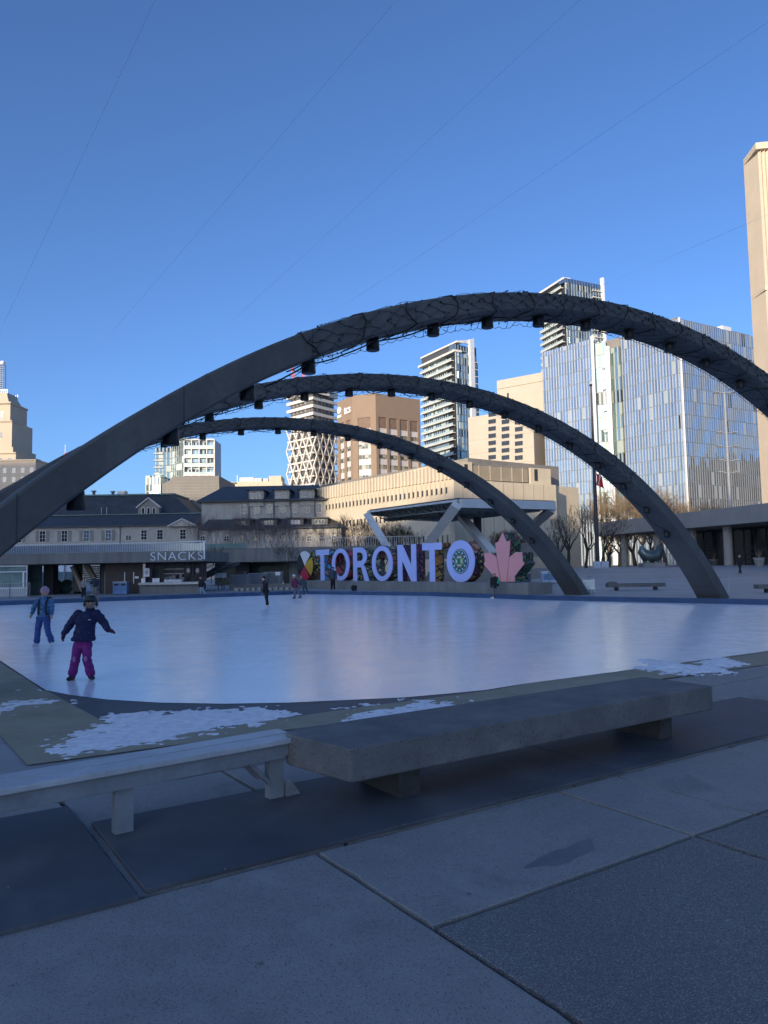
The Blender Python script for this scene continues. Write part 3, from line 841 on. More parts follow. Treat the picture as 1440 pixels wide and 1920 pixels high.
# --- the old law building: right wing
def stone_building_right():
    Yf = 148.0
    o = Vector((P(371, 1060, Yf).x, Yf, 0))
    t = thing('stone_hall', 'grey stone hall with three tall wall dormers and a hipped slate roof', 'building', o)
    X = lambda px, Y=Yf: P(px, 1000, Y).x - o.x
    Z = lambda py, px=500, Y=Yf: zpx(px, py, Y)
    ze = Z(938); xl, xr = X(378), X(634)
    boxp('wall', M_STONE, t, xl, xr, 0, 22, -1, ze)
    g = MB(); el, er = X(370), X(643); zr = zpx(500, 911, Yf + 11)
    rl, rr_ = X(420, Yf + 11), X(597, Yf + 11)
    v = [(el, -.9, ze - .25), (er, -.9, ze - .25), (er, 23, ze - .25), (el, 23, ze - .25), (rl, 11, zr), (rr_, 11, zr), (el, -.9, ze + .02), (er, -.9, ze + .02), (er, 23, ze + .02), (el, 23, ze + .02)]
    g.add(v, [(3,2,1,0), (0,1,7,6), (1,2,8,7), (2,3,9,8), (3,0,6,9), (6,7,5,4), (8,9,4,5), (7,8,5), (9,6,4)])
    g.build('roof', M_SLATE, t)
    for px in (457, 482, 506, 530, 553, 576, 598): window(t, X(px), Z(962), 1.05, 1.65, 'sash', 0, M_TRIMW, M_GLASSD, (1, 1))
    for px in (467, 514, 546, 591): boxp('downpipe', M_DKSTEEL, t, X(px) - .09, X(px) + .09, -.22, -.02, Z(973), ze - .26)
    for px in (481, 529.5, 576.5):
        xc = X(px); w = 1.45
        d = boxp('dormer', M_STONE, t, xc - w, xc + w, -.3, 6, ze - 1.2, ze + 2.0)
        for k in (-1, 0, 1):
            window(d, xc + k*.72, ze - .15, .5, 1.5, 'arch', -.3, M_TRIMW, M_GLASSD, (0, 1))
        q = MB(); z0 = ze + 2.002
        q.add([(xc - w - .5, -.9, z0), (xc + w + .5, -.9, z0), (xc + w + .5, 6, z0), (xc - w - .5, 6, z0), (xc - .5, 3.0, z0 + 1.1), (xc + .5, 3.0, z0 + 1.1)], [(3,2,1,0), (0,1,5,4), (1,2,5), (2,3,4,5), (3,0,4)])
        q.build('dormer_roof', M_SLATE, d)
    # lower tier
    Y2 = 141.0; dy = Y2 - Yf; xl2, xr2 = X(374, Y2), X(640, Y2); z2 = zpx(500, 990, Y2); zt = Z(973)
    boxp('lower_wall', M_STONE, t, xl2, xr2, dy, -.01, -1, z2)
    q = MB(); e = X(648, Y2 - .7)
    q.add([(xl2, dy - .7, z2 - .15), (e, dy - .7, z2 - .15), (X(620), -.05, zt), (xl2, -.05, zt), (xl2, dy - .7, z2 + .05), (e, dy - .7, z2 + .05), (e, -.05, z2 - .15), (xl2, -.05, z2 - .15)],
        [(0,1,5,4), (4,5,2,3), (1,6,2,5), (0,4,3,7), (0,7,6,1), (7,3,2,6)])
    q.build('lower_roof', M_SLATE, t)
    boxp('copper_flashing', M_COPPER, t, xl2, X(618), -.12, -.055, zt - .02, zt + .14)
    for px in (380, 425, 453, 480, 506, 531, 556, 580, 603, 626):
        window(t, X(px, Y2), zpx(px, 1014, Y2), .8, .85, 'sash', dy, M_TRIMW, M_GLASSD, (1, 1))
        boxp('window_lintel', M_GREYC, t, X(px, Y2) - .5, X(px, Y2) + .5, dy - .1, dy - .005, zpx(px, 1001, Y2), zpx(px, 999, Y2))
    for k, px in enumerate((455, 505, 555, 600)):
        xc = X(px, Y2 + 1.5); w = 1.5
        d = boxp('roof_dormer', M_DKSTEEL, t, xc - w, xc + w, dy + 1.0, -.1, z2 + .5, z2 + 1.7)
        for j in (-1, 0, 1): window(d, xc + j*.62, z2 + .7, .46, .75, 'arch', dy + 1.0, M_TRIMW, M_GLASSD if k != 2 else M_SPAN, (0, 0))
        boxp('dormer_roof', M_SLATE, d, xc - w - .3, xc + w + .3, dy + .6, -.05, z2 + 1.702, z2 + 1.95)
    return t
stone_building_right()

def stone_building_left():
    Yf = 160.0; o = Vector((P(0, 1060, Yf).x, Yf, 0))
    t = thing('stone_hall', 'grey stone hall with one gabled dormer of three arches, behind the snack kiosk', 'building', o)
    X = lambda px, Y=Yf: P(px, 1000, Y).x - o.x
    Z = lambda py, px=200, Y=Yf: zpx(px, py, Y)
    x0, x1 = X(-120), X(371); ze = Z(987)
    boxp('wall', M_STONE, t, x0, x1, 0, 6.9, -1, ze)
    zt = zpx(200, 966, Yf + 6)
    q = MB(); q.add([(x0, -.7, ze - .1), (x1, -.7, ze - .1), (x1, 6, zt), (x0, 6, zt), (x0, -.7, ze + .12), (x1, -.7, ze + .12), (x1, 6, ze - .1), (x0, 6, ze - .1)], [(0,1,5,4), (4,5,2,3), (1,6,2,5), (4,3,7,0), (7,6,1,0), (7,3,2,6)])
    q.build('roof', M_SLATE, t)
    boxp('copper_flashing', M_COPPER, t, x0, x1, 5.7, 6.3, zt + .005, zt + .2)
    for px, lit in ((35, 0), (80, 0), (121, 1), (162, 2), (203, 2), (241, 3), (270, 4), (300, 4), (343, 4)):
        zb = Z(1014) if lit < 3 else Z(1013); h = 2.3 if lit < 3 else (.95 if lit == 3 else 2.0); w = 1.15
        g = window(t, X(px), zb, w, h, 'sash', 0, M_TRIMW, M_GLASSB if lit == 2 else M_GLASSD, (1, 2))
        if lit < 3:
            for s_ in (-1, 1): boxp('shutter', M_GREYC, t, X(px) + s_*1.15 - .32, X(px) + s_*1.15 + .32, -.10, -.005, zb, zb + h)
    boxp('downpipe', M_COPPER, t, X(225) - .08, X(225) + .08, -.22, -.01, 1, ze - .12)
    # small pediment
    xc = X(344); g = MB(); zz = ze - .3
    g.add([(xc - 3.0, -.95, zz), (xc + 3.0, -.95, zz), (xc, -.95, zz + 1.5), (xc - 3.0, 3, zz), (xc + 3.0, 3, zz), (xc, 3, zz + 1.5)], [(0,1,2), (5,4,3), (0,3,4,1), (1,4,5,2), (2,5,3,0)])
    g.build('pediment', M_STONE, t)
    g = MB(); g.bar((xc - 3.2, -1.05, zz), (xc, -1.05, zz + 1.62), .3, .2); g.bar((xc, -1.05, zz + 1.62), (xc + 3.2, -1.05, zz), .3, .2); g.build('pediment_trim', M_TRIMW, t)
    # mansard above
    Y2 = Yf + 7; a0, a1 = X(60, Y2), X(366, Y2); b0, b1 = X(150, Y2 + 5), X(326, Y2 + 5); z1 = zpx(250, 929, Y2 + 5); zb = zt - .5
    g = MB(); V = [(a0, 7, zb), (a1, 7, zb), (a1, 27, zb), (a0, 27, zb), (b0, 12, z1), (b1, 12, z1), (b1, 25, z1), (b0, 25, z1)]
    g.add(V, [(3,2,1,0), (0,1,5,4), (1,2,6,5), (2,3,7,6), (3,0,4,7), (4,5,6,7)]); g.build('mansard_roof', M_SLATE, t)
    g = MB(); g.box(b0 - .2, b1 + .2, 11.7, 25, z1 + .005, z1 + .35); g.build('roof_cap', M_COPPER, t)
    xc = X(280, Y2); zd = zpx(280, 966, Y2)
    d = part('gable_dormer', M_GREYC, t, lambda g: g.slab([[(xc - 2.35, zd), (xc + 2.35, zd), (xc + 2.35, zd + 1.9), (xc, zd + 3.7), (xc - 2.35, zd + 1.9)]], 6.4, 11))
    g = MB(); g.bar((xc - 2.75, 6.2, zd + 1.65), (xc, 6.2, zd + 3.85), .35, .22); g.bar((xc, 6.2, zd + 3.85), (xc + 2.75, 6.2, zd + 1.65), .35, .22); g.build('gable_trim', M_TRIMW, d)
    for k in (-1, 0, 1):
        g = MB(); xx = xc + k*1.2
        arc = [(xx - .40, zd + .2), (xx + .40, zd + .2)] + [(xx + .40*math.cos(R(j*18)), zd + 1.35 + .42*math.sin(R(j*18))) for j in range(11)]
        inn = [(xx - .26, zd + .32), (xx + .26, zd + .32)] + [(xx + .26*math.cos(R(j*18)), zd + 1.33 + .28*math.sin(R(j*18))) for j in range(11)]
        g.slab([arc, inn], 6.28, 6.41); w_ = g.build('window', M_TRIMW, d)
        g = MB(); g.slab([inn], 6.37, 6.41); g.build('pane', M_GLASSD, w_)
    for px, h in ((172, .9), (208, .7)):
        g = MB(); g.lathe([(.35, 0), (.35, h), (.6, h), (.6, h + .25), (.1, h + .3)], 10, (X(px, Y2 + 6), 14, z1 + .36)); g.build('roof_vent', M_STEEL, t)
    boxp('roof_unit', M_STEEL, t, X(218, Y2 + 6), X(232, Y2 + 6), 13.5, 15.5, z1 + .36, z1 + 1.3)
    for px in (188, 198):
        g = MB(); g.tube([(X(px, Y2), 7.6, zb + .9), (X(px, Y2), 7.6, zb + 2.4)], .10, 6); g.build('roof_pipe', M_STEEL, t)
stone_building_left()

# --- plain concrete block behind the halls
o, a, L = frame(322, 186, 411, 186)
t = thing('concrete_block', 'windowless grey concrete block rising between the two stone halls', 'building', o, a)
zt = zpx(360, 893, 186)
boxp('wall', M_GREYC, t, 0, L, 0, 20, -1, zt)
g = MB(); xl = lx(o, a, 290) ; zl = zpx(300, 930, 190)
g.add([(-.01, .5, -1), (xl, 6, -1), (xl, 18, -1), (-.01, 18, -1), (-.01, .5, zt - .5), (xl, 6, zt - 1.2), (xl, 18, zt - 1.2), (-.01, 18, zt - .5)], [(3,2,1,0), (4,5,6,7), (0,1,5,4), (1,2,6,5), (2,3,7,6)][:5])
g.build('side_wing', M_GREYC, t)
for k in range(1, 9): boxp('wall_joint', M_STONE, t, .05, L - .05, -.04, -.003, zt - .6 - k*.75, zt - .55 - k*.75)
g = MB(); g.tube([(L - .6, 3, zt), (L - .6, 3, zt + 1.4)], .18, 8); g.build('flue', M_DKSTEEL, t)

# --- low sunlit building
o, a, L = frame(408, 230, 530, 230)
t = thing('low_building', 'low sunlit tan building with rooftop machinery above the slate roof', 'building', o, a)
Zz = lambda py: zpx(470, py, 230)
boxp('wall', M_CREAM, t, 0, L, 0, 20, -1, Zz(903))
boxp('penthouse', M_CREAM, t, lx(o, a, 505), lx(o, a, 528), -.02, 8, Zz(903) + .002, Zz(893))
boxp('roof_unit', M_SPAN, t, lx(o, a, 447), lx(o, a, 474), 2, 6, Zz(903) + .002, Zz(893.5))
boxp('roof_unit', M_SPAN, t, lx(o, a, 476), lx(o, a, 490), 1, 4, Zz(903) + .002, Zz(896))
boxp('roof_unit', M_STEEL, t, lx(o, a, 493), lx(o, a, 503), .5, 3, Zz(903) + .002, Zz(897))
g = MB(); g.tube([(lx(o, a, 443), 2, Zz(903)), (lx(o, a, 443), 2, Zz(889))], .15, 6); g.build('mast', M_WHITE, t)
boxp('fascia_stripe', M_DKSTEEL, t, .1, L*.3, -.06, -.005, Zz(907), Zz(904))

# --- stepped stone tower, far left
Yt = 350.0; k_ = Yt / FPX
o = Vector((P(3, 790, Yt).x, Yt - 16, 0))
t = thing('stepped_tower', 'stepped beige stone tower with a beacon mast at the far left edge', 'building', o)
Zt = lambda py: zpx(3, py, Yt)
M_BEIGE = mat('beige_stone', (.50, .41, .31), .85, .06, .15, streak=.35)
tiers = [(96, 872, 1100), (52, 856, 872), (45, 846, 856), (40, 797, 846), (32.5, 764, 797), (34, 761, 764), (27, 747, 761), (20, 741, 747)]
prev = None
for i, (hw, yt, yb) in enumerate(tiers):
    w = hw*k_; dpt = w*(.6 if i == 0 else 1)
    z0 = -1 if i == 0 else Zt(yb) + .003; z1 = Zt(yt)
    c = MB(); off = 0 if i == 0 else 4
    if i in (6,): 
        w2 = tiers[7][0]*k_; c.loft([[Vector((sx*w_, off + 12 + sy*w_, zz)) for sx, sy in ((-1,-1),(1,-1),(1,1),(-1,1))] for w_, zz in ((w, z0), (w2, z1))], True, True, False)
    else: c.box(-w, w, off + 12 - min(w, 12 if i else 12), off + 12 + w, z0, z1)
    c.build('tower_stage' if i else 'base_block', M_BEIGE, t)
for i, (hw, yt) in enumerate(((97.5, 872), (53, 856.3), (41, 797), (34.5, 762.5))):
    w = hw*k_; y0_ = (-.4 if i == 0 else 15.6 - min(hw*k_, 12.4)); boxp('string_course', M_BEIGE, t, -w, w, y0_, 16, Zt(yt + 2.2), Zt(yt) + .02)
for px in (-30, -13, 9, 26.5, 43.5, 60, 76, 92):
    for py in (896, 912): window(t, (px - 3)*k_, Zt(py), 1.6, 2.4, 'plain', -.02)
for px in (-20, -4, 9, 26.5, 43.5): window(t, (px - 3)*k_, Zt(875.5), 1.6, 2.4, 'plain', 3.98)
for px in (-15, 7, 22): window(t, (px - 3)*k_, Zt(828), 1.6, 2.6, 'plain', 16 - min(40*k_, 12) - .02)
for px in (-10, 5.5, 20.5):
    window(t, (px - 3)*k_, Zt(794), 1.6, 3.2, 'plain', 16 - 32.5*k_ - .02)
    g = MB(); g.slab([[((px - 3)*k_ + 1.0*math.cos(R(j*20)), Zt(781) + 1.0*math.sin(R(j*20))) for j in range(10)]], 16 - 32.5*k_ - .05, 16 - 32.5*k_ + .01); g.build('arch_panel', M_TRIMW, t)
g = MB()
for k in range(12): xx = -20*k_ + 40*k_*k/11; g.box(xx - .12, xx + .12, 11.0, 11.2, Zt(741), Zt(736))
for k in range(12): xx = -20*k_ + 40*k_*k/11; g.box(xx - .1, xx + .1, 20.8, 21.0, Zt(741), Zt(736))
g.box(-20*k_, 20*k_, 11.0, 11.2, Zt(736) + .002, Zt(735)); g.build('parapet_rail', M_STEEL, t)
g = MB()
for sx in (-1, 1):
    for sy in (-1, 1): g.bar((sx*1.1, 16 + sy*1.1, Zt(741)), (sx*.9, 16 + sy*.9, Zt(684)), .35, .35)
for k in range(14):
    z0 = Zt(738 - k*4)
    for sx in (-1, 1): g.bar((sx*1.0, 15.0, z0), (-sx*1.0, 15.0, z0 + 1.0), .16, .16); g.bar((-1, 15.0, z0), (1, 15.0, z0), .16, .16)
g.build('beacon_mast', mat('mast_steel', (.25, .30, .38), .5), t)
g = MB(); g.ball((0, 16, Zt(680.5)), 1.25, 1.25, 1.1, 10, 6); g.build('beacon', M_WHITE, t)

# --- curtain walls
def m_curtain(name, pw, fh, glass, pale, p_pale, strip, lines=.06, rough=.06, mullion=(.5, .5, .48), darkp=.08):
    k = NB(name); s_ = k.sep(k.coord()); X = k.math('DIVIDE', s_[0], pw); Zz = k.math('DIVIDE', s_[2], fh)
    ix, iz = k.math('FLOOR', X), k.math('FLOOR', Zz); fx, fz = k.math('FRACT', X), k.math('FRACT', Zz)
    r1 = k.white(k.comb(ix, iz, 1.0)); r2 = k.white(k.comb(k.math('FLOOR', k.math('MULTIPLY', X, .5)), iz, 7.0)); r3 = k.white(k.comb(0.0, iz, 3.0))
    cl = k.noise(k.comb(k.math('MULTIPLY', ix, .25), k.math('MULTIPLY', iz, .6), 0.0), 1.0, 3)
    pale_f = k.math('LESS_THAN', fx, k.math('MULTIPLY_ADD', cl, strip*1.6, strip*.2))
    pale_f = k.math('MAXIMUM', pale_f, k.math('LESS_THAN', r1, p_pale))
    dark_f = k.math('MULTIPLY', k.math('LESS_THAN', r2, darkp), k.math('GREATER_THAN', fx, .5))
    g2 = k.mix(r1, tuple(c*.8 for c in glass), tuple(min(1, c*1.15) for c in glass))
    c = k.mix(pale_f, g2, k.mix(r2, tuple(q*.82 for q in pale), pale))
    c = k.mix(dark_f, c, (.05, .055, .06))
    ln = k.math('LESS_THAN', fz, lines); vl = k.math('GREATER_THAN', fx, .95)
    c = k.mix(k.math('MULTIPLY', ln, .75), c, (.10, .115, .13)); c = k.mix(k.math('MULTIPLY', vl, .6), c, mullion)
    solid = k.math('MAXIMUM', k.math('MAXIMUM', pale_f, ln), vl, clamp=True)
    h = k.math('MULTIPLY', k.white(k.comb(ix, iz, 9.0)), 1.0)
    # panes sit at very slightly different angles
    nz = k.n('NewGeometry'); off = k.comb(k.math('MULTIPLY', k.math('SUBTRACT', r1, .5), .035), k.math('MULTIPLY', k.math('SUBTRACT', r2, .5), .035), k.math('MULTIPLY', k.math('SUBTRACT', h, .5), .045))
    va = k.n('VectorMath'); va.operation = 'ADD'; k.l(nz.outputs['Normal'], va.inputs[0]); k.l(off, va.inputs[1])
    vn = k.n('VectorMath'); vn.operation = 'NORMALIZE'; k.l(va.outputs[0], vn.inputs[0])
    return k.out(c, k.ramp(solid, [(0, rough), (1, .45)]), k.ramp(solid, [(0, .82), (1, 0.0)]), .5, vn.outputs[0])
M_CW = m_curtain('courthouse_curtain_wall', .95, 3.6, (.44, .50, .56), (.36, .41, .44), .05, .34, darkp=.025)
M_CW2 = m_curtain('green_curtain_wall', 1.2, 3.6, (.34, .43, .40), (.34, .39, .34), .12, .25, darkp=.22)
M_CW3 = m_curtain('condo_glass', 1.6, 3.1, (.34, .42, .42), (.50, .56, .52), .2, .2, .14, darkp=.25)
def cw_face(name, m, root, p0, p1, z0, z1, depth=.6):
    """a curtain wall slab from local point p0 to p1 (x,y) between z0 and z1"""
    d = Vector(p1) - Vector(p0); g = MB(); g.box(0, d.length, 0, depth, z0, z1)
    q = g.build(name, m, root); q.location = (p0[0], p0[1], 0); q.rotation_euler.z = math.atan2(d.y, d.x); return q
class Face:
    """places parts that are modelled in the frame of one facade of a many-sided building"""
    def __init__(s, root, A, B):
        s.t = root; s.A = Vector(A); d = Vector(B) - s.A; s.W = d.length; s.ang = math.atan2(d.y, d.x)
        s.n = Vector((math.sin(s.ang), -math.cos(s.ang)))
    def put(s, q): q.location = (s.A.x, s.A.y, q.location.z); q.rotation_euler.z = s.ang; return q
    def box(s, name, m, *b): return s.put(boxp(name, m, s.t, *b))
    def at(s, x, y, z): return Vector((s.A.x + math.cos(s.ang)*x - math.sin(s.ang)*y, s.A.y + math.sin(s.ang)*x + math.cos(s.ang)*y, z))
    def lx(s, px, py): return lx(s.t.location + s.A.to_3d(), s.ang, px, py)
    def lz(s, px, py): return lxz(s.t.location + s.A.to_3d(), s.ang, px, py)[1]
def loc2(o, a, px, Y, py=1000):
    q = P(px, py, Y); d = Vector((q.x - o.x, q.y - o.y)); return (d.x*math.cos(a) + d.y*math.sin(a), -d.x*math.sin(a) + d.y*math.cos(a))

# --- glass courthouse
q = P(1164, 636, 206); o = Vector((q.x, q.y, 0)); a = 0.0
t = thing('glass_tower', 'tall blue glass courthouse with reflective facade, right of the tan block', 'building', o, a)
pC = loc2(o, a, 1274, 190, 640); pR = loc2(o, a, 1413, 207, 640); pL0 = loc2(o, a, 1016, 224, 660); pL1 = loc2(o, a, 1110, 211, 650); pM = loc2(o, a, 1137, 209, 640)
zT = zpx(1268, 597, 190); zL = zpx(1016, 661, 224)
FA, FB, FL = Face(t, (0, 0), pC), Face(t, pC, pR), Face(t, pL0, pL1)
FA.box('curtain_wall', M_CW, 0, FA.W, 0, .6, -1, zT); FB.box('curtain_wall', M_CW, 0, FB.W, 0, .6, -1, zT); FL.box('curtain_wall', M_CW, 0, FL.W, 0, .6, -1, zL)
F1 = Face(t, (pL1[0] + .4, pL1[1] + .6), (pM[0], pM[1] + .8)); F1.box('green_glass_bay', M_CW2, 0, F1.W, 0, .6, -1, zL - 1)
F2 = Face(t, (pM[0] + .2, pM[1] + 1.5), (-.05, 1.3)); F2.box('green_glass_bay', M_CW2, 0, F2.W, 0, .6, -1, zT - 2)
part('core', M_GREYC, t, lambda g: g.prism([(pL0[0] + .3, pL0[1] + 1.6), (pL1[0], pL1[1] + 1.9), (pM[0], pM[1] + 2.6), (.2, 2.3), (pC[0] - .1, pC[1] + 1.6), (pR[0] - .6, pR[1] + 1.0), (pR[0] - 12, pR[1] + 26), (pL0[0] + 14, pL0[1] + 26)], -1, zL - .6))
part('upper_core', M_GREYC, t, lambda g: g.prism([(.5, 2.6), (pC[0] - .1, pC[1] + 1.7), (pR[0] - .7, pR[1] + 1.1), (pR[0] - 12, pR[1] + 22), (6, 22)], zL - .598, zT - 2))
for (x, y), zt, w in ((pL1, zL + .8, .35), (pM, zT - 1.5, .62), ((pC[0], pC[1] - .12), zT + .1, .16)):
    boxp('white_fin', M_WHITE, t, x - w, x + w, y - .5, y + .4, -1, zt)
for k in range(8):
    boxp('fin_bracket', M_WHITE, t, pM[0] - 1.9, pM[0] - .65, pM[1] - .3, pM[1], 14 + k*6.2, 14.35 + k*6.2)
FB.box('roof_hatch', M_WHITE, FB.W*.60, FB.W*.72, .65, 3.5, zT - 1.9, zT + 1.4)

# --- tan precast block
o, a, L = frame(878, 240, 1000, 226, 800)
t = thing('tan_office_block', 'tan precast office block with a grid of dark windows, beside the glass courthouse', 'building', o, a)
zA = lxz(o, a, 878, 783)[1]
boxp('wall', M_TAN, t, 0, L, 0, 26, -1, zA)
for px in (923, 948, 973):
    for r_ in range(8):
        x, z = lxz(o, a, px, 860.5 + (px - 923)*.02 - r_*13.4); window(t, x, z, 2.5, 1.15, 'sash', 0, M_DKSTEEL, M_GLASSD, (3, 0))
for r_ in range(6): boxp('panel_joint', M_GREYC, t, .05, L - .05, -.03, -.003, 20 + r_*4.4, 20.06 + r_*4.4)
ob, ab, Lb = frame(932, 256, 1030, 244, 730)
zB = lxz(ob, ab, 932, 714)[1]; q = boxp('upper_block', M_TAN, t, 0, Lb, 0, 20, 0, zB)
qq = loc2(o, a, 932, 256, 730); q.location = (qq[0], qq[1], 0); q.rotation_euler.z = ab - a
e = boxp('upper_cap', M_TAN, t, .3, Lb - .3, -.25, 19, zB - 3.0, zB - 2.85); e.location = q.location; e.rotation_euler.z = ab - a
e = boxp('slot', M_DKR, t, lx(ob, ab, 958.5), lx(ob, ab, 962), -.03, .01, zB - 10, zB - 5); e.location = q.location; e.rotation_euler.z = ab - a

# --- balcony towers
M_RAILG = mat('balcony_glass', (.50, .58, .54), .2, .12, .2, metal=.2)
def balcony_tower(name, label, A_, B_, C_, py, top_l):
    q = P(A_[0], py, A_[1]); o = Vector((q.x, q.y, 0))
    t = thing(name, label, 'building', o)
    pb, pc = loc2(o, 0, B_[0], B_[1], py), loc2(o, 0, C_[0], C_[1], py)
    F, S_ = Face(t, (0, 0), pb), Face(t, pb, pc); z1 = F.lz(*top_l); base = -1
    F.box('glass_wall', M_CW3, .1, F.W, 1.2, 1.6, base, z1); S_.box('glass_wall', M_CW3, 0, S_.W, 0, .4, base, z1)
    ba = F.at(0, 1.7, 0)
    part('core', M_DKR, t, lambda g: g.prism([(ba.x + .3, ba.y), (pb[0] + .1, pb[1] + 1.8), (pc[0] - .2, pc[1] + .6), (pc[0] + 2, pc[1] + 12), (8, 14)], base, z1 - .3))
    n = int((z1 - 8) / 3.1)
    f = boxp('balcony', M_WHC, t, 0, F.W - 3.0, -.3, 1.19, 0, .34); f.location.z = z1 - 3.1; F.put(f)
    h = boxp('balcony_rail', M_RAILG, f, .05, F.W - 3.05, -.27, -.21, .34, 1.25)
    fb = boxp('balcony', M_WHC, t, S_.W*.70, S_.W + .2, -.7, -.02, 0, .34); fb.location.z = z1 - 3.1; S_.put(fb)
    for i in range(1, n):
        for q in (f, fb):
            c = copy_tree(q, t); c.location.z = z1 - 3.1*(i + 1)
    return t, o, F, S_, z1, pb, pc
t, o, F, S_, z1, pb, pc = balcony_tower('condo_tower', 'slim condo tower with long balconies and a slanted white fin, above the middle arch', (788, 335), (855, 310), (894, 318), 690, (788, 690))
za, zb_ = F.lz(790, 672), F.lz(853, 645)
F.box('roof_slab', M_WHC, -.6, F.W + .3, -.9, 3, z1 + .002, z1 + .9)
fp = F.at(F.W*.98, 0, 0)
g = MB(); g.slab([[(.6, z1 + .9), (F.W - 1.0, z1 + .9), (F.W - 1.0, zb_), (.6, za)]], .4, 3); F.put(g.build('penthouse', M_DKSTEEL, t))
g = MB(); g.slab([[(.2, za + .01), (F.W + 1, zb_ + .5), (F.W + 1, zb_ + 1.2), (.2, za + .7)]], .1, 3.2); F.put(g.build('roof_edge', M_WHC, t))
S_.box('penthouse_glass', M_CW3, -.8, S_.W*.62, .3, 3, z1 + .902, zb_)
xs0, xs1 = S_.lx(880, 690), S_.lx(888, 690); zf = zpx(884, 634, 316)
g = MB(); g.slab([[(xs0, -1), (xs1, -1), (xs1, zf), (xs0, zf - 1.0)]], -.75, .6); S_.put(g.build('white_fin', M_WHITE, t))
g = MB(); g.slab([[(0, zb_ + 1.25), (xs0 - .01, zb_ + 1.25), (xs0 - .01, zf - 1.0)]], -.2, .3); S_.put(g.build('slanted_sail', M_WHITE, t))
S_.box('side_slab', M_DKSTEEL, xs1 + .02, S_.W + .1, .2, 2.5, z1 + .002, zpx(890, 652, 318))
t, o, F, S_, z1, pb, pc = balcony_tower('condo_tower', 'balconied glass condo tower rising behind the glass courthouse, crowned by a glass box', (1011, 345), (1061, 325), (1131, 335), 560, (1012, 553))
F.box('roof_slab', M_WHC, -.3, F.W*.98, -.8, 3, z1 + .002, z1 + .9)
F.box('penthouse', M_DKSTEEL, 1, F.W - .6, .6, 3, z1 + .902, F.lz(1050, 532))
S_.box('glass_crown', m_curtain('crown_glass', 1.6, 3.6, (.20, .30, .42), (.25, .33, .42), .05, .03, .10), -.4, S_.W - 1.3, -.1, 4, z1 - 1.5, zpx(1061, 521, 325))
S_.box('white_fin', M_WHITE, S_.W - .9, S_.W + .1, -1.0, .6, -1, zpx(1131, 522, 335))

# --- diagrid tower
o, a, L = frame(538, 296, 587, 284, 800)
t = thing('diagrid_tower', 'white condo tower wrapped in a diagonal lattice, seen through the arches', 'building', o, a)
p2 = loc2(o, a, 634, 296, 800); zt = lxz(o, a, 538, 748)[1]; zmid = lxz(o, a, 587, 795)[1]
for nm, (A_, B_) in (('f', ((0, 0), (L, 0))), ('s', ((L, 0), p2))):
    d = Vector(B_) - Vector(A_); ang = math.atan2(d.y, d.x); W_ = d.length
    b = boxp('wall', m_gridwall('balcony_wall_' + nm, (.10, .095, .09), (.30, .28, .26), 2.4, 3.0, (.55, .95), (.0, .75)), t, 1.4, W_ - 1.4, .9, 6, -1, zt - .5); b.location = (A_[0], A_[1], 0); b.rotation_euler.z = ang
    nfl = int((zt - 12) / 3.0)
    for i in range(nfl):
        z = zt - 3.0*(i + 1); q = boxp('balcony', M_WHC, t, 0, W_, -.1 if z > zmid else .15, .88, z, z + (1.15 if z > zmid else .55)); q.location = (A_[0], A_[1], 0); q.rotation_euler.z = ang
    g = MB(); ncol = 4; cw = W_ / ncol; rh = cw * 2.15; z = zmid
    while z > 4:
        for j in range(ncol):
            g.bar((j*cw, -.2, z), ((j + .5)*cw, -.2, z - rh/2), .5, .5, (0, 1, 0)); g.bar(((j + .5)*cw, -.2, z - rh/2), ((j + 1)*cw, -.2, z), .5, .5, (0, 1, 0))
            g.bar((j*cw, -.2, z - rh), ((j + .5)*cw, -.2, z - rh/2), .5, .5, (0, 1, 0)); g.bar(((j + .5)*cw, -.2, z - rh/2), ((j + 1)*cw, -.2, z - rh), .5, .5, (0, 1, 0))
        z -= rh
    q = g.build('diagonal_lattice', M_WHC, t); q.location = (A_[0], A_[1], 0); q.rotation_euler.z = ang
    q = boxp('roof_band', M_WHC, t, 0, W_, -.15, 1.5, zt - .4, zt + 1.8); q.location = (A_[0], A_[1], 0); q.rotation_euler.z = ang
boxp('penthouse', M_WHC, t, 3, L - .5, 3, 9, zt - .4, zt + 4)

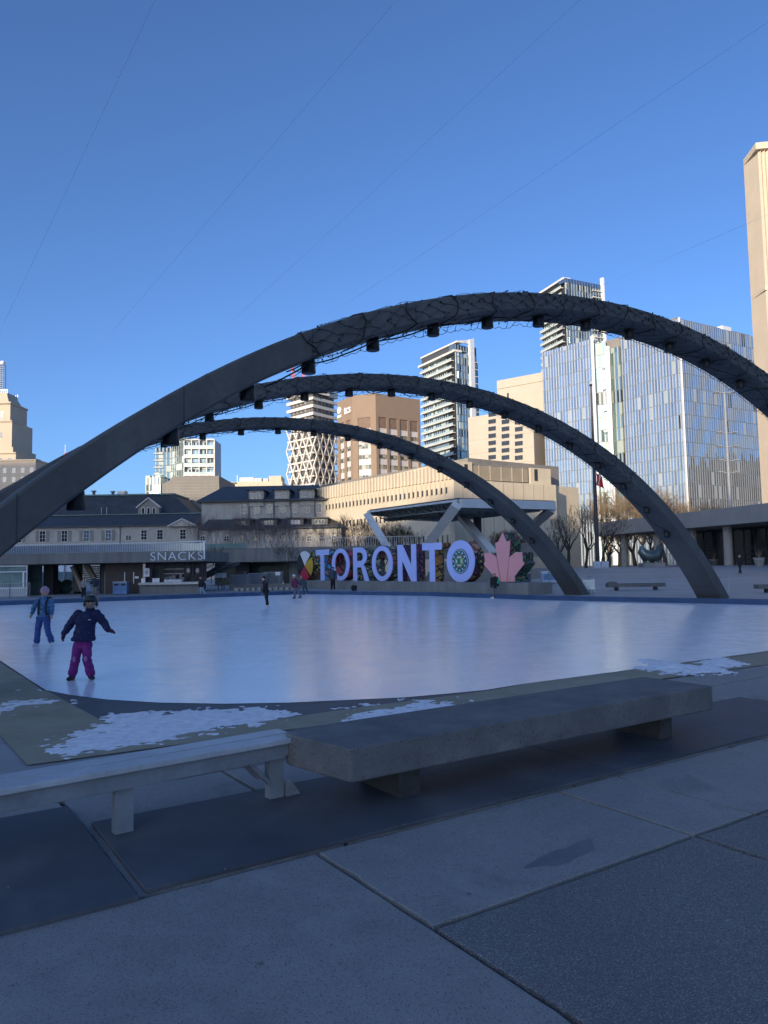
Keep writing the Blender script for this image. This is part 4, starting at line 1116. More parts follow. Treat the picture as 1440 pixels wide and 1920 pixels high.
# --- brown octagonal office tower
q = P(632, 745, 264); o = Vector((q.x, q.y, 0))
t = thing('brown_office_tower', 'brown office tower with chamfered corners and white window bands, behind the courthouse', 'building', o)
pts = [(0, 0), loc2(o, 0, 660, 254, 745), loc2(o, 0, 704, 251, 745), loc2(o, 0, 787, 262, 745)]
zt = zpx(660, 742, 254)
def bays(A_, B_, n, piers):
    Fc = Face(t, A_, B_); W_, ang, place = Fc.W, Fc.ang, Fc.put
    place(boxp('wall', M_BROWN, t, 0.0, W_, .62, 6, -1, zt - .02)); place(boxp('parapet', M_BROWN, t, 0, W_, 0, .6, zt - 8.0, zt))
    pw = piers; bw = (W_ - pw*(n + 1)) / n
    for i in range(n + 1):
        x = i*(bw + pw); place(boxp('pier', M_BROWN, t, x, x + pw, 0, .6, -1, zt - 8.002))
    for i in range(n):
        x = pw + i*(bw + pw)
        place(boxp('louvre_panel', mat('brown_louvre', (.20, .135, .10), .8), t, x + .002, x + bw - .002, .25, .6, zt - 11.6, zt - 8.01))
        nf = int((zt - 24)/3.55)
        for k in range(nf):
            z = zt - 11.6 - 3.55*(k + 1)
            if z < 22: break
            w = window(t, 0, 0, bw - .1, 1.5, 'plain', 0, None, M_BRW); w.name = 'window'
            mt = Matrix.Rotation(ang, 4, 'Z'); v = mt @ Vector((x + bw/2, .36, z)); w.location = (A_[0] + v.x, A_[1] + v.y, v.z); w.rotation_euler.z = ang
        q = boxp('spandrel_bands', M_SPAN, t, x + .003, x + bw - .003, .40, .6, 10, zt - 11.62); place(q)
    return Fc
def m_office_glass():
    k = NB('office_window_row'); s_ = k.sep(k.coord()); w = k.white(k.comb(k.math('FLOOR', k.math('DIVIDE', s_[0], 1.15)), 0.0, k.math('FLOOR', k.sep(k.pos())[2])))
    f = k.math('FRACT', k.math('DIVIDE', s_[0], 1.15)); c = k.ramp(w, [(0, (.03, .035, .03)), (.5, (.10, .11, .08)), (1, (.42, .40, .30))]); c = k.mix(k.math('LESS_THAN', f, .12), c, (.4, .37, .33))
    return k.out(c, .15, 0, .6)
M_BRW = m_office_glass()
f1 = bays(pts[0], pts[1], 2, 1.6); f2 = bays(pts[1], pts[2], 1, 2.0); f3 = bays(pts[2], pts[3], 4, 1.1)
part('core', M_BROWN, t, lambda g: g.prism([(3.0, 3.4), (pts[1][0], pts[1][1] + 3), (pts[2][0], pts[2][1] + 3), (pts[3][0] - .5, pts[3][1] + .5), (pts[3][0] + 1.0, pts[3][1] + 20), (4, 22)], -1, zt - .03))
tx = text_mesh('tcs', 4.4, .3, 1.0, .03); lt = tx.build('sign_letters', M_WHITE, t); lt.location = f1.at(f1.W*.50, -.17, zt - 5.6); lt.rotation_euler.z = f1.ang
g = MB(); g.slab([[(1.9 + 1.35*math.cos(R(j*20)), zt - 3.3 + 1.25*math.sin(R(j*20))) for j in range(18)]], -.3, -.02); f1.put(g.build('sign_dot', M_WHITE, t))
f1.box('sign_bar', M_WHITE, .5, 3.4, -.3, -.02, zt - 6.0, zt - 5.0)
L = pts[1][0]
g = MB()
for k in range(14):
    xx = L*.35 + k*1.1; g.box(xx - .08, xx + .08, 4, 4.2, zt - .02, zt + 2.6); g.box(xx - .08, xx + .08, 6.5, 6.7, zt - .02, zt + 2.6)
for k in range(4): g.box(L*.3, L*.35 + 15, 3.9, 3.98, zt + .4 + k*.7, zt + .5 + k*.7)
g.build('roof_scaffold', M_DKSTEEL, t)

# --- far left condo
q = P(320, 850, 338); o = Vector((q.x, q.y, 0))
t = thing('condo_block', 'pale glass condo block with white balcony grid, above the kiosk roofs at left', 'building', o)
p1, p2 = loc2(o, 0, 345, 330, 850), loc2(o, 0, 402, 331, 850); zt = zpx(347, 823, 330)
FA, FB = Face(t, (0, 0), p1), Face(t, p1, p2)
FA.box('glass_wall', M_CW3, 0, FA.W, 0, .6, -1, zt + 1.0); FB.box('glass_wall', M_CW3, .3, FB.W, 1.2, 1.7, -1, zt)
part('core', M_SPAN, t, lambda g: g.prism([(.6, 1.2), (p1[0], p1[1] + 2), (p2[0] - .1, p2[1] + 1.9), (p2[0] - .1, p2[1] + 14), (2, 14)], -1, zt - .2))
for i in range(13):
    q = FB.box('balcony', M_WHC, 0, FB.W, -.3, 1.15, zt - 4.0*i - .6, zt - 4.0*i)
    r = boxp('balcony_rail', M_RAILG, q, 0.05, FB.W - .05, -.28, -.2, zt - 4.0*(i + 1) + .02, zt - 4.0*(i + 1) + 1.1)
for k in range(5): FB.box('party_wall', M_WHC, FB.W*k/4 - .2, FB.W*k/4 + .2, -.25, 1.1, zt - 52, zt - .62)
ql, qr = loc2(o, 0, 291, 337, 850), loc2(o, 0, 320, 338.5, 850); zl = zpx(305, 838, 336)
FC = Face(t, ql, qr); FC.box('lower_glass_wall', M_CW3, 0, FC.W, 0, 8, -1, zl)
for i in range(9): FC.box('side_balcony', M_WHC, -.6, 3.2, -1.0, 3, zl - 3.0 - 3.2*i, zl - 2.65 - 3.2*i)
ql, qr = loc2(o, 0, 273, 333, 900), loc2(o, 0, 301, 332, 900); FD = Face(t, ql, qr); FD.box('lower_glass_wall', M_CW3, 0, FD.W, 0, 6, -1, zpx(290, 892, 333))

# --- the ribbed city hall tower, right edge
Yb = 130.0
o = Vector((P(1421, 283, Yb).x, Yb, 0)); t = thing('ribbed_tower', 'cream ribbed concrete tower cut off by the right edge of the photo', 'building', o)
zt = zpx(1398, 272, Yb); zb0 = zpx(1410, 541, Yb)
prof = []
RR = 60.0
for i in range(0, 126):
    th = R(-8 + i*.31); 
    x = RR*math.sin(th) - RR*math.sin(R(-8)); y = -RR*math.cos(th) + RR*math.cos(R(-8))
    nx, ny = math.sin(th), -math.cos(th)
    ph = i % 2; dd = .36 if ph else -.06
    prof.append((x + nx*dd, y + ny*dd))
prof2 = [prof[0]]
for p_, q_ in zip(prof, prof[1:]): prof2 += [((p_[0]*.72 + q_[0]*.28), (p_[1]*.72 + q_[1]*.28)), q_]
back = [(prof[-1][0] + 2, prof[-1][1] + 10), (-.2, 5.0)]
part('lower_wall', M_CREAM, t, lambda g: g.prism(prof2 + back, -1, zb0 - .4)); part('upper_wall', M_CREAM, t, lambda g: g.prism(prof2 + back, zb0 + .4, zt - 1.2))
sm_ = [(x, y) for x, y in prof[1::2]]
part('concrete_band', M_CREAM, t, lambda g: g.prism([(-.25, -.25)] + sm_ + back, zb0 - .398, zb0 + .398)); part('cap_slab', M_CREAM, t, lambda g: g.prism([(-.7, -.7)] + [(x*1.01, y - .5) for x, y in sm_] + back, zt - 1.198, zt))

# --- podium with columns, right
o, a, L = frame(1123, 132, 1475, 90)
t = thing('columned_podium', 'long low concrete podium on round columns below the ribbed tower', 'building', o, a)
zf1, zf0 = zpx(1124, 981, 132), zpx(1124, 1005, 132); zgd = 1.15
M_PODC = mat('podium_concrete', (.25, .245, .235), .8, .1, .4, streak=.3)
boxp('fascia', M_PODC, t, -.3, L + 20, -.6, 2.4, zf0, zf1); boxp('roof_deck', M_PODC, t, -.25, L + 20, 2.402, 40, zf0 + .2, zf1 - .3)
boxp('soffit', M_GREYC, t, 7.2, L + 20, 2.41, 39.9, zf0 - .1, zf0 + .19)
boxp('rear_wall', M_GLASSD, t, lx(o, a, 1210), L + 20, 7.0, 7.4, zgd - .6, zf0 - .11)
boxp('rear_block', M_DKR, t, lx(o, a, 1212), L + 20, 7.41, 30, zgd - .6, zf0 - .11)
for k in range(24): 
    xx = lx(o, a, 1212) + 2.2*k; boxp('mullion', M_DKSTEEL, t, xx - .06, xx + .06, 6.85, 6.99, zgd - .4, zf0 - .12)
boxp('transom', M_DKSTEEL, t, lx(o, a, 1212), L + 20, 6.9, 6.98, 3.6, 3.7)
cm = None
for px in (1154, 1215, 1280, 1345, 1431):
    x = lx(o, a, px)
    if cm is None:
        cm = part('column', M_PODC, t, lambda g: g.lathe([(.62, -.6), (.62, 5.28)], 20)); cm.location = (x, 1.6, zgd); cm.scale = (.9, 1, (zf0 - zgd)/5.28)
    else: c = copy_tree(cm, t); c.location.x = x
for k in range(26): xx = 2 + 2.4*k; boxp('roof_railing', M_STEEL, t, xx - 1.1, xx + 1.1, 2.8, 2.86, zf1 + .25, zf1 + .31)
for nm, x0_, zz in (('stair_rail', 0, 0),): pass
# ------------------------------------------------------------------ stage canopy (white steel frame, space frame roof)
M_FRAME = mat('pale_steel_paint', (.52, .54, .55), .5, .05, 1)
qA, qB, qC = P(689, 958, 92), P(858, 936, 76), P(1043, 941, 84)
o = Vector((qB.x, qB.y, 0)); t = thing('stage_canopy', 'big white steel stage canopy on slanted legs, standing behind the letters', 'canopy', o)
A_, B_, C_ = qA - o, qB - o, qC - o
D_ = P(838, 969, 117) - o
zc = (A_.z + B_.z + C_.z)/3
for v in (A_, B_, C_, D_): pass
def beam(name, a, b, w, h, m=M_FRAME): 
    g = MB(); g.bar(a, b, w, h); return g.build(name, m, t)
# edge beams stop 5 mm short of the corners
def short(a, b, e): d = (b - a).normalized(); return a + d*e, b - d*e
dz = Vector((0, 0, .42))
beam('edge_beam', *short(A_ - dz*.3, B_ - dz*.3, .05), .2, .22); beam('edge_beam', *short(B_ - dz, C_ - dz, .35), .5, .92)
beam('edge_beam', *short(C_ - dz, D_ - dz, .5), .4, .7); beam('edge_beam', *short(D_ - dz, A_ - dz*.55, .5), .4, .6)
roof = MB(); e = Vector((0, 0, .03))
ri = [v.lerp((A_ + C_)/2, .02) for v in (A_, B_, C_, D_)]
roof.add([v + e for v in ri] + [v + e + Vector((0, 0, .12)) for v in ri], [(3,2,1,0), (4,5,6,7), (0,1,5,4), (1,2,6,5), (2,3,7,6), (3,0,4,7)])
mg = mat('canopy_glass', (.05, .06, .065), .9, .2, .5, spec=.1); mg.node_tree.nodes['Principled BSDF'].inputs['Alpha'].default_value = .85
roof.build('roof_panel', mg, t)
sf = MB(); n_, m_ = 12, 10; low = Vector((0, 0, -.95))
gp = [[A_.lerp(B_, .03 + .94*i/n_).lerp(D_.lerp(C_, .03 + .94*i/n_), .03 + .94*j/m_) for j in range(m_ + 1)] for i in range(n_ + 1)]
for i in range(n_ + 1):
    for j in range(m_ + 1):
        a = gp[i][j] + Vector((0, 0, -.06))
        if i < n_: sf.tube([a, gp[i+1][j] + Vector((0, 0, -.06))], .05, 4, False)
        if j < m_: sf.tube([a, gp[i][j+1] + Vector((0, 0, -.06))], .05, 4, False)
        if i < n_ and j < m_:
            c = (gp[i][j] + gp[i+1][j+1])/2 + low
            for q in (gp[i][j], gp[i+1][j], gp[i][j+1], gp[i+1][j+1]): sf.tube([c, q + Vector((0, 0, -.06))], .04, 3, False)
            if i < n_ - 1: sf.tube([c, (gp[i+1][j] + gp[i+2][j+1])/2 + low], .05, 4, False)
            if j < m_ - 1: sf.tube([c, (gp[i][j+1] + gp[i+1][j+2])/2 + low], .05, 4, False)
sf.build('space_frame', mat('frame_steel', (.34, .39, .40), .5, .1, 1), t)
rail = MB()
for f in (.16, .22): rail.bar(A_.lerp(D_, f) + low*1.1 + (B_ - A_)*.02, B_.lerp(C_, f) + low*1.1 - (B_ - A_)*.35, .3, .35)
rail.build('light_gantry', M_DKSTEEL, t)
def leg(name, top, px, py, Y, w, h, m=M_FRAME):
    f = P(px, py, Y) - o; g = MB(); g.bar(top, f, w, h, (0, 1, 0)); return g.build(name, m, t)
leg('leg', A_ + Vector((0, 0, -.5)), 752, 1068, 80, .85, .7)
leg('leg', B_ + Vector((-.1, 0, -.6)), 775, 1058, 88, 1.0, .7)
leg('leg', P(862, 966, 92) - o, 927, 1043, 76, .7, 1.3)
leg('leg', C_ + Vector((-.5, 0, -.8)), 985, 998, 95, .9, .7)
boxp('stage_mast', M_DKSTEEL, t, (P(896, 1000, 98) - o).x - .5, (P(896, 1000, 98) - o).x + .5, 22, 22.6, 0, (P(896, 968, 98)).z)

# ------------------------------------------------------------------ the big letters
SA, SB = P(602, 1090, 67), P(865, 1090, 50.5)
SO = Vector((SA.x, SA.y, 0)); sd = Vector((SB.x - SA.x, SB.y - SA.y)); SANG = math.atan2(sd.y, sd.x)
def su(px, py=1060): return lx(SO, SANG, px, py)
def sz(px, py): return lxz(SO, SANG, px, py)[1]
SZ = .70                                           # top of the plinth
p0, p1 = su(560), su(1000)
t = thing('sign_plinth', 'long low concrete plinth carrying the big letters beside the rink', 'plinth', SO, SANG)
nseg = 9
for k in range(nseg):
    a = p0 + (p1 - p0)*k/nseg; b = p0 + (p1 - p0)*(k + 1)/nseg
    q = MB(); q.box(a + .012, b - .012, -.45, 1.55, -.2, SZ); bevel(q.build('plinth_block', M_CONC, t), .02)
M_LILAC = mat('lilac_letter_face', (.45, .53, .92), .45, .03, 1)
def m_mural(name, cols, scale, seed):
    k = NB(name); v = k.map(k.coord(), (1, 1, 1), (0, 0, 0), (seed*3.1, seed*1.7, seed))
    wv = k.noise(v, scale*.8, 3, .5, 1.5)
    q = k.n('TexVoronoi'); q.feature = 'F1'; k.l(v, q.inputs['Vector']); q.inputs['Scale'].default_value = scale
    st = [(i/len(cols), c) for i, c in enumerate(cols)]
    c = k.ramp(k.math('FRACT', k.math('MULTIPLY_ADD', k.sep(q.outputs['Color'])[0], .7, k.math('MULTIPLY', wv, 1.2))), st, 'CONSTANT')
    ed = k.n('TexVoronoi'); ed.feature = 'DISTANCE_TO_EDGE'; k.l(v, ed.inputs['Vector']); ed.inputs['Scale'].default_value = scale
    c = k.mix(k.ramp(ed.outputs['Distance'], [(.05, 1.0), (.09, 0.0)]), c, (.015, .015, .02))
    wb = k.math('LESS_THAN', k.math('ABSOLUTE', k.math('SUBTRACT', k.math('FRACT', k.math('MULTIPLY', wv, 5)), .5)), .05)
    c = k.mix(k.math('MULTIPLY', wb, .8), c, (.02, .02, .02))
    return k.out(c, .5, 0, .4)
MU = [m_mural('mural_yellow', [(.55, .45, .06), (.03, .03, .03), (.6, .5, .25), (.05, .22, .25), (.5, .1, .05)], 2.4, 1),
      m_mural('mural_blue', [(.05, .22, .45), (.6, .35, .05), (.02, .03, .06), (.45, .08, .05), (.1, .4, .5)], 2.0, 2),
      m_mural('mural_red', [(.35, .04, .05), (.16, .05, .07), (.22, .06, .10), (.06, .04, .05), (.4, .08, .07)], 1.2, 3),
      m_mural('mural_olive', [(.25, .27, .10), (.03, .04, .03), (.12, .2, .14), (.45, .42, .25), (.03, .03, .05)], 2.6, 4),
      m_mural('mural_grey', [(.4, .42, .30), (.05, .06, .06), (.18, .2, .16), (.35, .07, .06), (.10, .12, .10)], 1.9, 5),
      m_mural('mural_plum', [(.16, .06, .14), (.03, .02, .04), (.35, .28, .08), (.28, .08, .12), (.03, .02, .03)], 3.0, 6),
      m_mural('mural_orange', [(.45, .24, .05), (.25, .10, .04), (.40, .30, .07), (.10, .05, .03), (.42, .17, .05)], 1.6, 7),
      m_mural('mural_crimson', [(.38, .10, .06), (.42, .36, .30), (.30, .06, .12), (.04, .03, .03), (.45, .33, .10)], 1.5, 8)]
M_FLORAL = m_mural('mural_floral', [(.012, .018, .02), (.03, .14, .05), (.012, .018, .02), (.05, .22, .10), (.012, .018, .02), (.12, .34, .6), (.012, .018, .02), (.45, .04, .06), (.06, .30, .12)], 3.0, 9)
TH = .85
def side_only(g, loops, y0, y1):
    for l in loops:
        n = len(l); g.add([(x, y0, z) for x, z in l] + [(x, y1, z) for x, z in l], [(i, (i+1) % n, n + (i+1) % n, n + i) for i in range(n)])
def letter(name, label, cat, loops, side, face_m=M_LILAC, y0=0.0, inner=None, group='big standing letters on the plinth'):
    xs = [p[0] for p in loops[0]]; c = (min(xs) + max(xs))/2
    w = Matrix.Rotation(SANG, 3, 'Z') @ Vector((c, 0, 0))
    t = thing(name, label, cat, (SO.x + w.x, SO.y + w.y, SZ), SANG, group)
    L_ = [[(x - c, z - SZ) for x, z in l] for l in loops]
    g = MB(); g.slab(L_, y0, y0 + .06); g.build('face', face_m, t)
    g = MB()
    n = len(L_[0]); cx = 0; 
    for k, l in enumerate(L_):
        side_only(g, [[(x*.985, z*.99 + .012) for x, z in l]] if k == 0 else [[(x*1.0, z) for x, z in l]], y0 + .062, y0 + TH)
    tri = tessellate_polygon([[Vector((p[0], p[1], 0)) for p in l] for l in L_]); fl = [p for l in L_ for p in l]
    g.add([(x, y0 + TH, z) for x, z in fl], [tuple(q) for q in tri])
    g.build('side', side, t)
    return t, c
ZT = lambda px, py: sz(px, py)
def ell(cx, cz, rx, rz, n=40): return [(cx + rx*math.cos(2*math.pi*k/n), cz + rz*math.sin(2*math.pi*k/n)) for k in range(n)]
def box_loop(x0, x1, z0, z1): return [(x0, z0), (x1, z0), (x1, z1), (x0, z1)]
HZ = 2.74; zt = SZ + HZ
def T_loop(xa, xb, st=.27, bar=.50):
    m = (xa + xb)/2; w = (xb - xa)*st/2
    return [[(m - w, SZ), (m + w, SZ), (m + w, zt - bar), (xb, zt - bar), (xb, zt), (xa, zt), (xa, zt - bar), (m - w, zt - bar)]]
def O_loops(xa, xb, ring=.36): 
    cx, cz = (xa + xb)/2, SZ + HZ/2; rx = (xb - xa)/2
    return [ell(cx, cz, rx, HZ/2), ell(cx, cz, rx*(1 - ring), HZ/2*(1 - ring*.72))]
def U(px): return su(px, 1060)
letter('letter_t', 'first letter T of the big sign, beside the four colour wheel', 'letter', T_loop(U(592), U(616.5)), MU[1])
letter('letter_o', 'first letter O of the big sign, between the first T and the R', 'letter', O_loops(U(622), U(655)), MU[2])
xa, xb = U(662), U(691); w_ = xb - xa; stm = w_*.245
def arc(cx, cz, rx, rz, a0, a1, n=16): return [(cx + rx*math.cos(R(a0 + (a1-a0)*k/n)), cz + rz*math.sin(R(a0 + (a1-a0)*k/n))) for k in range(n + 1)]
bz = zt - HZ*.28; mid_x = xa + w_*.45
r_out = [(xa, SZ), (xa + stm, SZ), (xa + stm, SZ + HZ*.40), (xa + w_*.52, SZ + HZ*.40), (xb - stm*1.05, SZ), (xb + stm*.05, SZ), (xa + w_*.74, SZ + HZ*.44)] + arc(mid_x, bz, w_*.44, HZ*.28, -62, 90)[0:] + [(xa, zt)]
r_hole = [(xa + stm, bz - HZ*.13)] + arc(mid_x, bz, w_*.20, HZ*.13, -90, 90) + [(xa + stm, bz + HZ*.13)]
letter('letter_r', 'letter R of the big sign, the only R', 'letter', [r_out, r_hole], MU[3])
letter('letter_o', 'middle letter O of the big sign, between the R and the N', 'letter', O_loops(U(697), U(736)), MU[4])
xa, xb = U(745.5), U(780); w_ = xb - xa; stm = w_*.25
letter('letter_n', 'letter N of the big sign, the only N', 'letter', [[(xa, SZ), (xa + stm, SZ), (xa + stm, zt - HZ*.42), (xb - stm*1.1, SZ), (xb, SZ), (xb, zt), (xb - stm, zt), (xb - stm, SZ + HZ*.42), (xa + stm*1.1, zt), (xa, zt)]], MU[5])
letter('letter_t', 'second letter T of the big sign, right of the N', 'letter', T_loop(U(792), U(828.5)), MU[6])
oa, ob_ = U(837.5), U(890)
t, c = letter('letter_o', 'last letter O of the big sign, with a round turtle emblem in its middle', 'letter', [ell((oa + ob_)/2, SZ + HZ/2 + .02, (ob_ - oa)/2, HZ/2 + .05)], MU[7])
# emblem
rx = (ob_ - oa)/2; cz = HZ/2 + .02
def disc(name, m, rx_, rz_, y, inner=None):
    g = MB(); g.slab([ell(0, cz, rx_, rz_, 36)] + ([ell(0, cz, inner[0], inner[1], 36)] if inner else []), y, y + .02); return g.build(name, m, t)
er, ez = rx*.60, HZ*.31
disc('emblem_rim', mat('emblem_black', (.02, .02, .025), .5), er, ez, -.022); disc('emblem_ring', mat('emblem_grey', (.32, .40, .48), .5), er*.96, ez*.96, -.044)
disc('emblem_field', mat('emblem_teal', (.03, .13, .18), .5), er*.86, ez*.86, -.066)
g = MB()
for k in range(12): a = 2*math.pi*k/12; g.slab([ell(er*.72*math.cos(a), cz + ez*.72*math.sin(a), er*.075, ez*.075, 10)], -.090, -.068)
g.build('emblem_dots', mat('emblem_pale', (.55, .68, .70), .5), t)
g = MB()
for k in range(8):
    a = 2*math.pi*k/8 + .39; b = .30
    g.slab([[(er*.40*math.cos(a - b), cz + ez*.40*math.sin(a - b)), (er*.64*math.cos(a), cz + ez*.64*math.sin(a)), (er*.40*math.cos(a + b), cz + ez*.40*math.sin(a + b))]], -.090, -.068)
g.build('emblem_points', mat('emblem_ochre', (.45, .33, .07), .5), t)
g = MB(); g.slab([ell(0, cz, er*.40, ez*.40, 8)], -.112, -.068); g.build('emblem_web', mat('emblem_pale', (.55, .68, .70), .5), t)
g = MB(); g.slab([[(er*.22*math.cos(R(90 + 60*k)), cz + ez*.30*math.sin(R(90 + 60*k))) for k in range(6)]], -.135, -.113)
for dx_, dz_ in ((-.24, .2), (.24, .2), (-.24, -.2), (.24, -.2)): g.slab([ell(er*dx_, cz + ez*dz_, er*.09, ez*.06, 8)], -.132, -.113)
g.build('emblem_turtle', mat('emblem_green', (.04, .20, .07), .5), t)
# four colour wheel
xa, xb = U(556.5), U(587.5); xc = (xa + xb)/2; rx = (xb - xa)/2; zc_ = SZ + HZ*.5; rz_ = HZ*.5
t, c = letter('colour_wheel', 'round four colour wheel sign at the left end of the letters', 'sign', [ell(xc, zc_, rx, rz_)], MU[0], M_BLACK)
for nm, m, a0 in (('white_quarter', M_WHITE, 40), ('black_quarter', mat('gloss_black', (.01, .01, .012), .4), 130), ('red_quarter', mat('signal_red', (.45, .02, .05), .45), 220), ('yellow_quarter', mat('signal_yellow', (.55, .36, .02), .45), 310)):
    pts = [(0, HZ*.5 - .02)] + [(rx*.975*math.cos(R(a0 + 6 + 78*k/12)), HZ*.5 + rz_*.975*math.sin(R(a0 + 6 + 78*k/12))) for k in range(13)]
    q = MB(); q.slab([pts], -.03, -.002); q.build(nm, m, t)
# maple leaf
M_PINK = mat('pink_leaf_face', (.82, .36, .36), .45, .03, 1)
def lp(zx, zy): px, py = 770 + zx/6, 980 + zy/6; return lxz(SO, SANG, px, py)
def fix(l): return [(x, max(SZ, z)) for x, z in l]
left_l = fix([lp(*q) for q in ((1012, 664), (985, 610), (918, 582), (820, 466), (838, 435), (822, 345), (890, 337), (962, 388))])
cen_l = fix([lp(*q) for q in ((1018, 664), (970, 385), (950, 228), (985, 215), (1030, 110), (1075, 217), (1115, 202), (1105, 385), (1080, 664))])
rig_l = fix([lp(*q) for q in ((1086, 664), (1110, 390), (1180, 330), (1250, 332), (1257, 438), (1280, 456), (1166, 604), (1170, 664))])
allx = [p[0] for l in (left_l, cen_l, rig_l) for p in l]; c = (min(allx) + max(allx))/2
w = Matrix.Rotation(SANG, 3, 'Z') @ Vector((c, 0, 0))
t = thing('maple_leaf', 'pink maple leaf sign with dark floral sides, right of the last O', 'sign', (SO.x + w.x, SO.y + w.y, SZ), SANG)
for l in (left_l, cen_l, rig_l):
    L_ = [(x - c, z - SZ) for x, z in l]
    g = MB(); g.slab([L_], 0, .06); g.build('leaf_lobe', M_PINK, t)
    g = MB(); side_only(g, [[(x, z) for x, z in L_]], .062, .95); g.add([(x, .95, z) for x, z in L_], [tuple(range(len(L_)))]); 
    g.build('lobe_side', M_FLORAL, t)
# painted flowers on the leaf's right hand sides
for k, (px, py, rr, cc) in enumerate(((957, 1003, .16, (.12, .35, .6)), (963, 1017, .24, (.5, .03, .05)), (976, 1044, .15, (.05, .35, .12)), (990, 1049, .2, (.10, .32, .6)), (971, 1085, .22, (.18, .5, .2)), (973, 1031, .3, (.30, .22, .5)))):
    pass

# ------------------------------------------------------------------ snack kiosk pavilion
YS = 60.0
def sx(px, Y=YS): return P(px, 1060, Y).x
def szz(py, px=240, Y=YS): return zpx(px, py, Y)
o = Vector((sx(386), YS, 0)); t = thing('snack_pavilion', 'low concrete pavilion with a snack kiosk and a railed roof terrace', 'pavilion', o)
X = lambda px, Y=YS: sx(px, Y) - o.x
zf0, zf1, zr = szz(1055), szz(1035), szz(1018)
M_FASC = mat('weathered_fascia', (.17, .17, .162), .85, .2, .5, .2, 12, streak=.55)
boxp('roof_slab', M_FASC, t, X(-260), -.02, -.5, 9, zf0, zf1)
q = MB()
n_ = 150
for i in range(n_ + 1):
    x = X(-100) + (-.04 - X(-100))*i/n_; q.box(x - .011, x + .011, -.45, -.43, zf1 + .002, zr - .06)
q.box(X(-100), 0, -.47, -.41, zr - .058, zr)
q.build('railing', mat('pale_railing', (.50, .55, .58), .4, .05, 1), t)
boxp('railing_glass', mat('railing_glass', (.22, .28, .34), .15, .25, .3, metal=.3), t, X(-100), -.05, -.38, -.36, zf1 + .01, zr - .13)
boxp('inner_rail', M_DKSTEEL, t, X(-60), -.1, .4, .5, zr - .28, zr - .16); boxp('inner_rail', M_WHITE, t, X(-60), -.1, .4, .45, zr - .02, zr + .03)
boxp('end_frame', M_WHITE, t, -.05, .05, -.56, -.5, zf0 + .15, zr + .05); boxp('end_frame', M_WHITE, t, -2, -.052, -.56, -.5, zr, zr + .05)
tx = text_mesh('SNACKS', .98, .06, 1.10, -.012); xs = [v[0] for v in tx.v]; tw = max(xs) - min(xs); want = X(382) - X(285)
tx.v = [(v[0]*want/tw, v[1], v[2]*.98) for v in tx.v]
q = tx.build('sign_letters', mat('pale_sign_paint', (.62, .68, .72), .4, .03, 1), t); q.location = (X(285), -.56, szz(1050.5, 330)) 
# kiosk front
zb = szz(1109, 300)
M_PANEL = mat('dark_brown_panel', (.045, .032, .030), .6, .2, 1)
boxp('kiosk_wall', M_PANEL, t, X(190), X(259), .8, 1.0, zb - .3, zf0 - .003)
for px in (228, 245): boxp('door_handle', M_WHITE, t, X(px) - .03, X(px) + .03, .70, .79, szz(1095), szz(1073))
boxp('notice', M_WHITE, t, X(247), X(254), .77, .795, szz(1085), szz(1081))
boxp('counter_wall', M_FASC, t, X(259.5), X(378), .3, .8, zb - .3, szz(1098))
boxp('counter', M_STEEL, t, X(259), X(378), .05, .9, szz(1097.5), szz(1093.5))
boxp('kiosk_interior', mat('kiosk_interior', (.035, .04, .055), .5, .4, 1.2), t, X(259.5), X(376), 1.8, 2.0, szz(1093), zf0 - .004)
boxp('kiosk_glass', M_GLASSD, t, X(280), X(341), .86, .88, szz(1092), zf0 - .25) if False else None
for px in (259.5, 278, 295, 341, 357, 375): boxp('kiosk_mullion', M_BLACK, t, X(px) - .05, X(px) + .05, .82, .92, szz(1093), zf0 - .004)
rr = random.Random(3)
for k in range(10):
    x = X(300) + (X(340) - X(300))*k/10; h = rr.uniform(.25, .7)
    boxp('stock_item', mat('stock_%d' % (k % 4), [(.25, .25, .28), (.10, .12, .16), (.35, .30, .25), (.18, .20, .28)][k % 4], .6), t, x, x + .2, 1.3, 1.5, szz(1093), szz(1093) + h)
for z in (1069, 1078): boxp('shelf', M_STEEL, t, X(297), X(339), 1.55, 1.75, szz(z), szz(z) + .05)
for k in range(9): boxp('cup', M_WHITE, t, X(306) + k*.16, X(306) + k*.16 + .10, .3, .4, szz(1093.4), szz(1093.4) + .22)
for px0, px1, y0_, y1_ in ((265, 275, 1082, 1066), (344, 353, 1080, 1063), (362, 370, 1080, 1064)):
    pz = boxp('poster', M_WHITE if px0 == 265 else M_BLACK, t, X(px0), X(px1), .72, .75, szz(y0_), szz(y1_))
    g = MB(); cx_ = (X(px0) + X(px1))/2; g.slab([ell(cx_, szz((y0_ + y1_)/2), .14, .20, 12)], .69, .718); g.build('poster_print', mat('poster_grey', (.35, .36, .36), .6), pz)
for k, px in enumerate((262, 283, 289)): boxp('menu_card', M_WHITE, t, X(px), X(px) + .3, .4, .43, szz(1093.4), szz(1093.4) + .35)
# columns and the dark inner bays under the slab
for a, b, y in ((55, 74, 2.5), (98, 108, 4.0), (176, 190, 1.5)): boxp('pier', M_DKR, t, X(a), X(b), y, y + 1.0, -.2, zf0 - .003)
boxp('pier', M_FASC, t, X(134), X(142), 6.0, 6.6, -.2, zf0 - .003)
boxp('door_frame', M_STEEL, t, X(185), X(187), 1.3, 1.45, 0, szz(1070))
boxp('soffit', M_DKR, t, X(-100), -.1, -.4, 8.9, zf0 - .04, zf0 - .004)
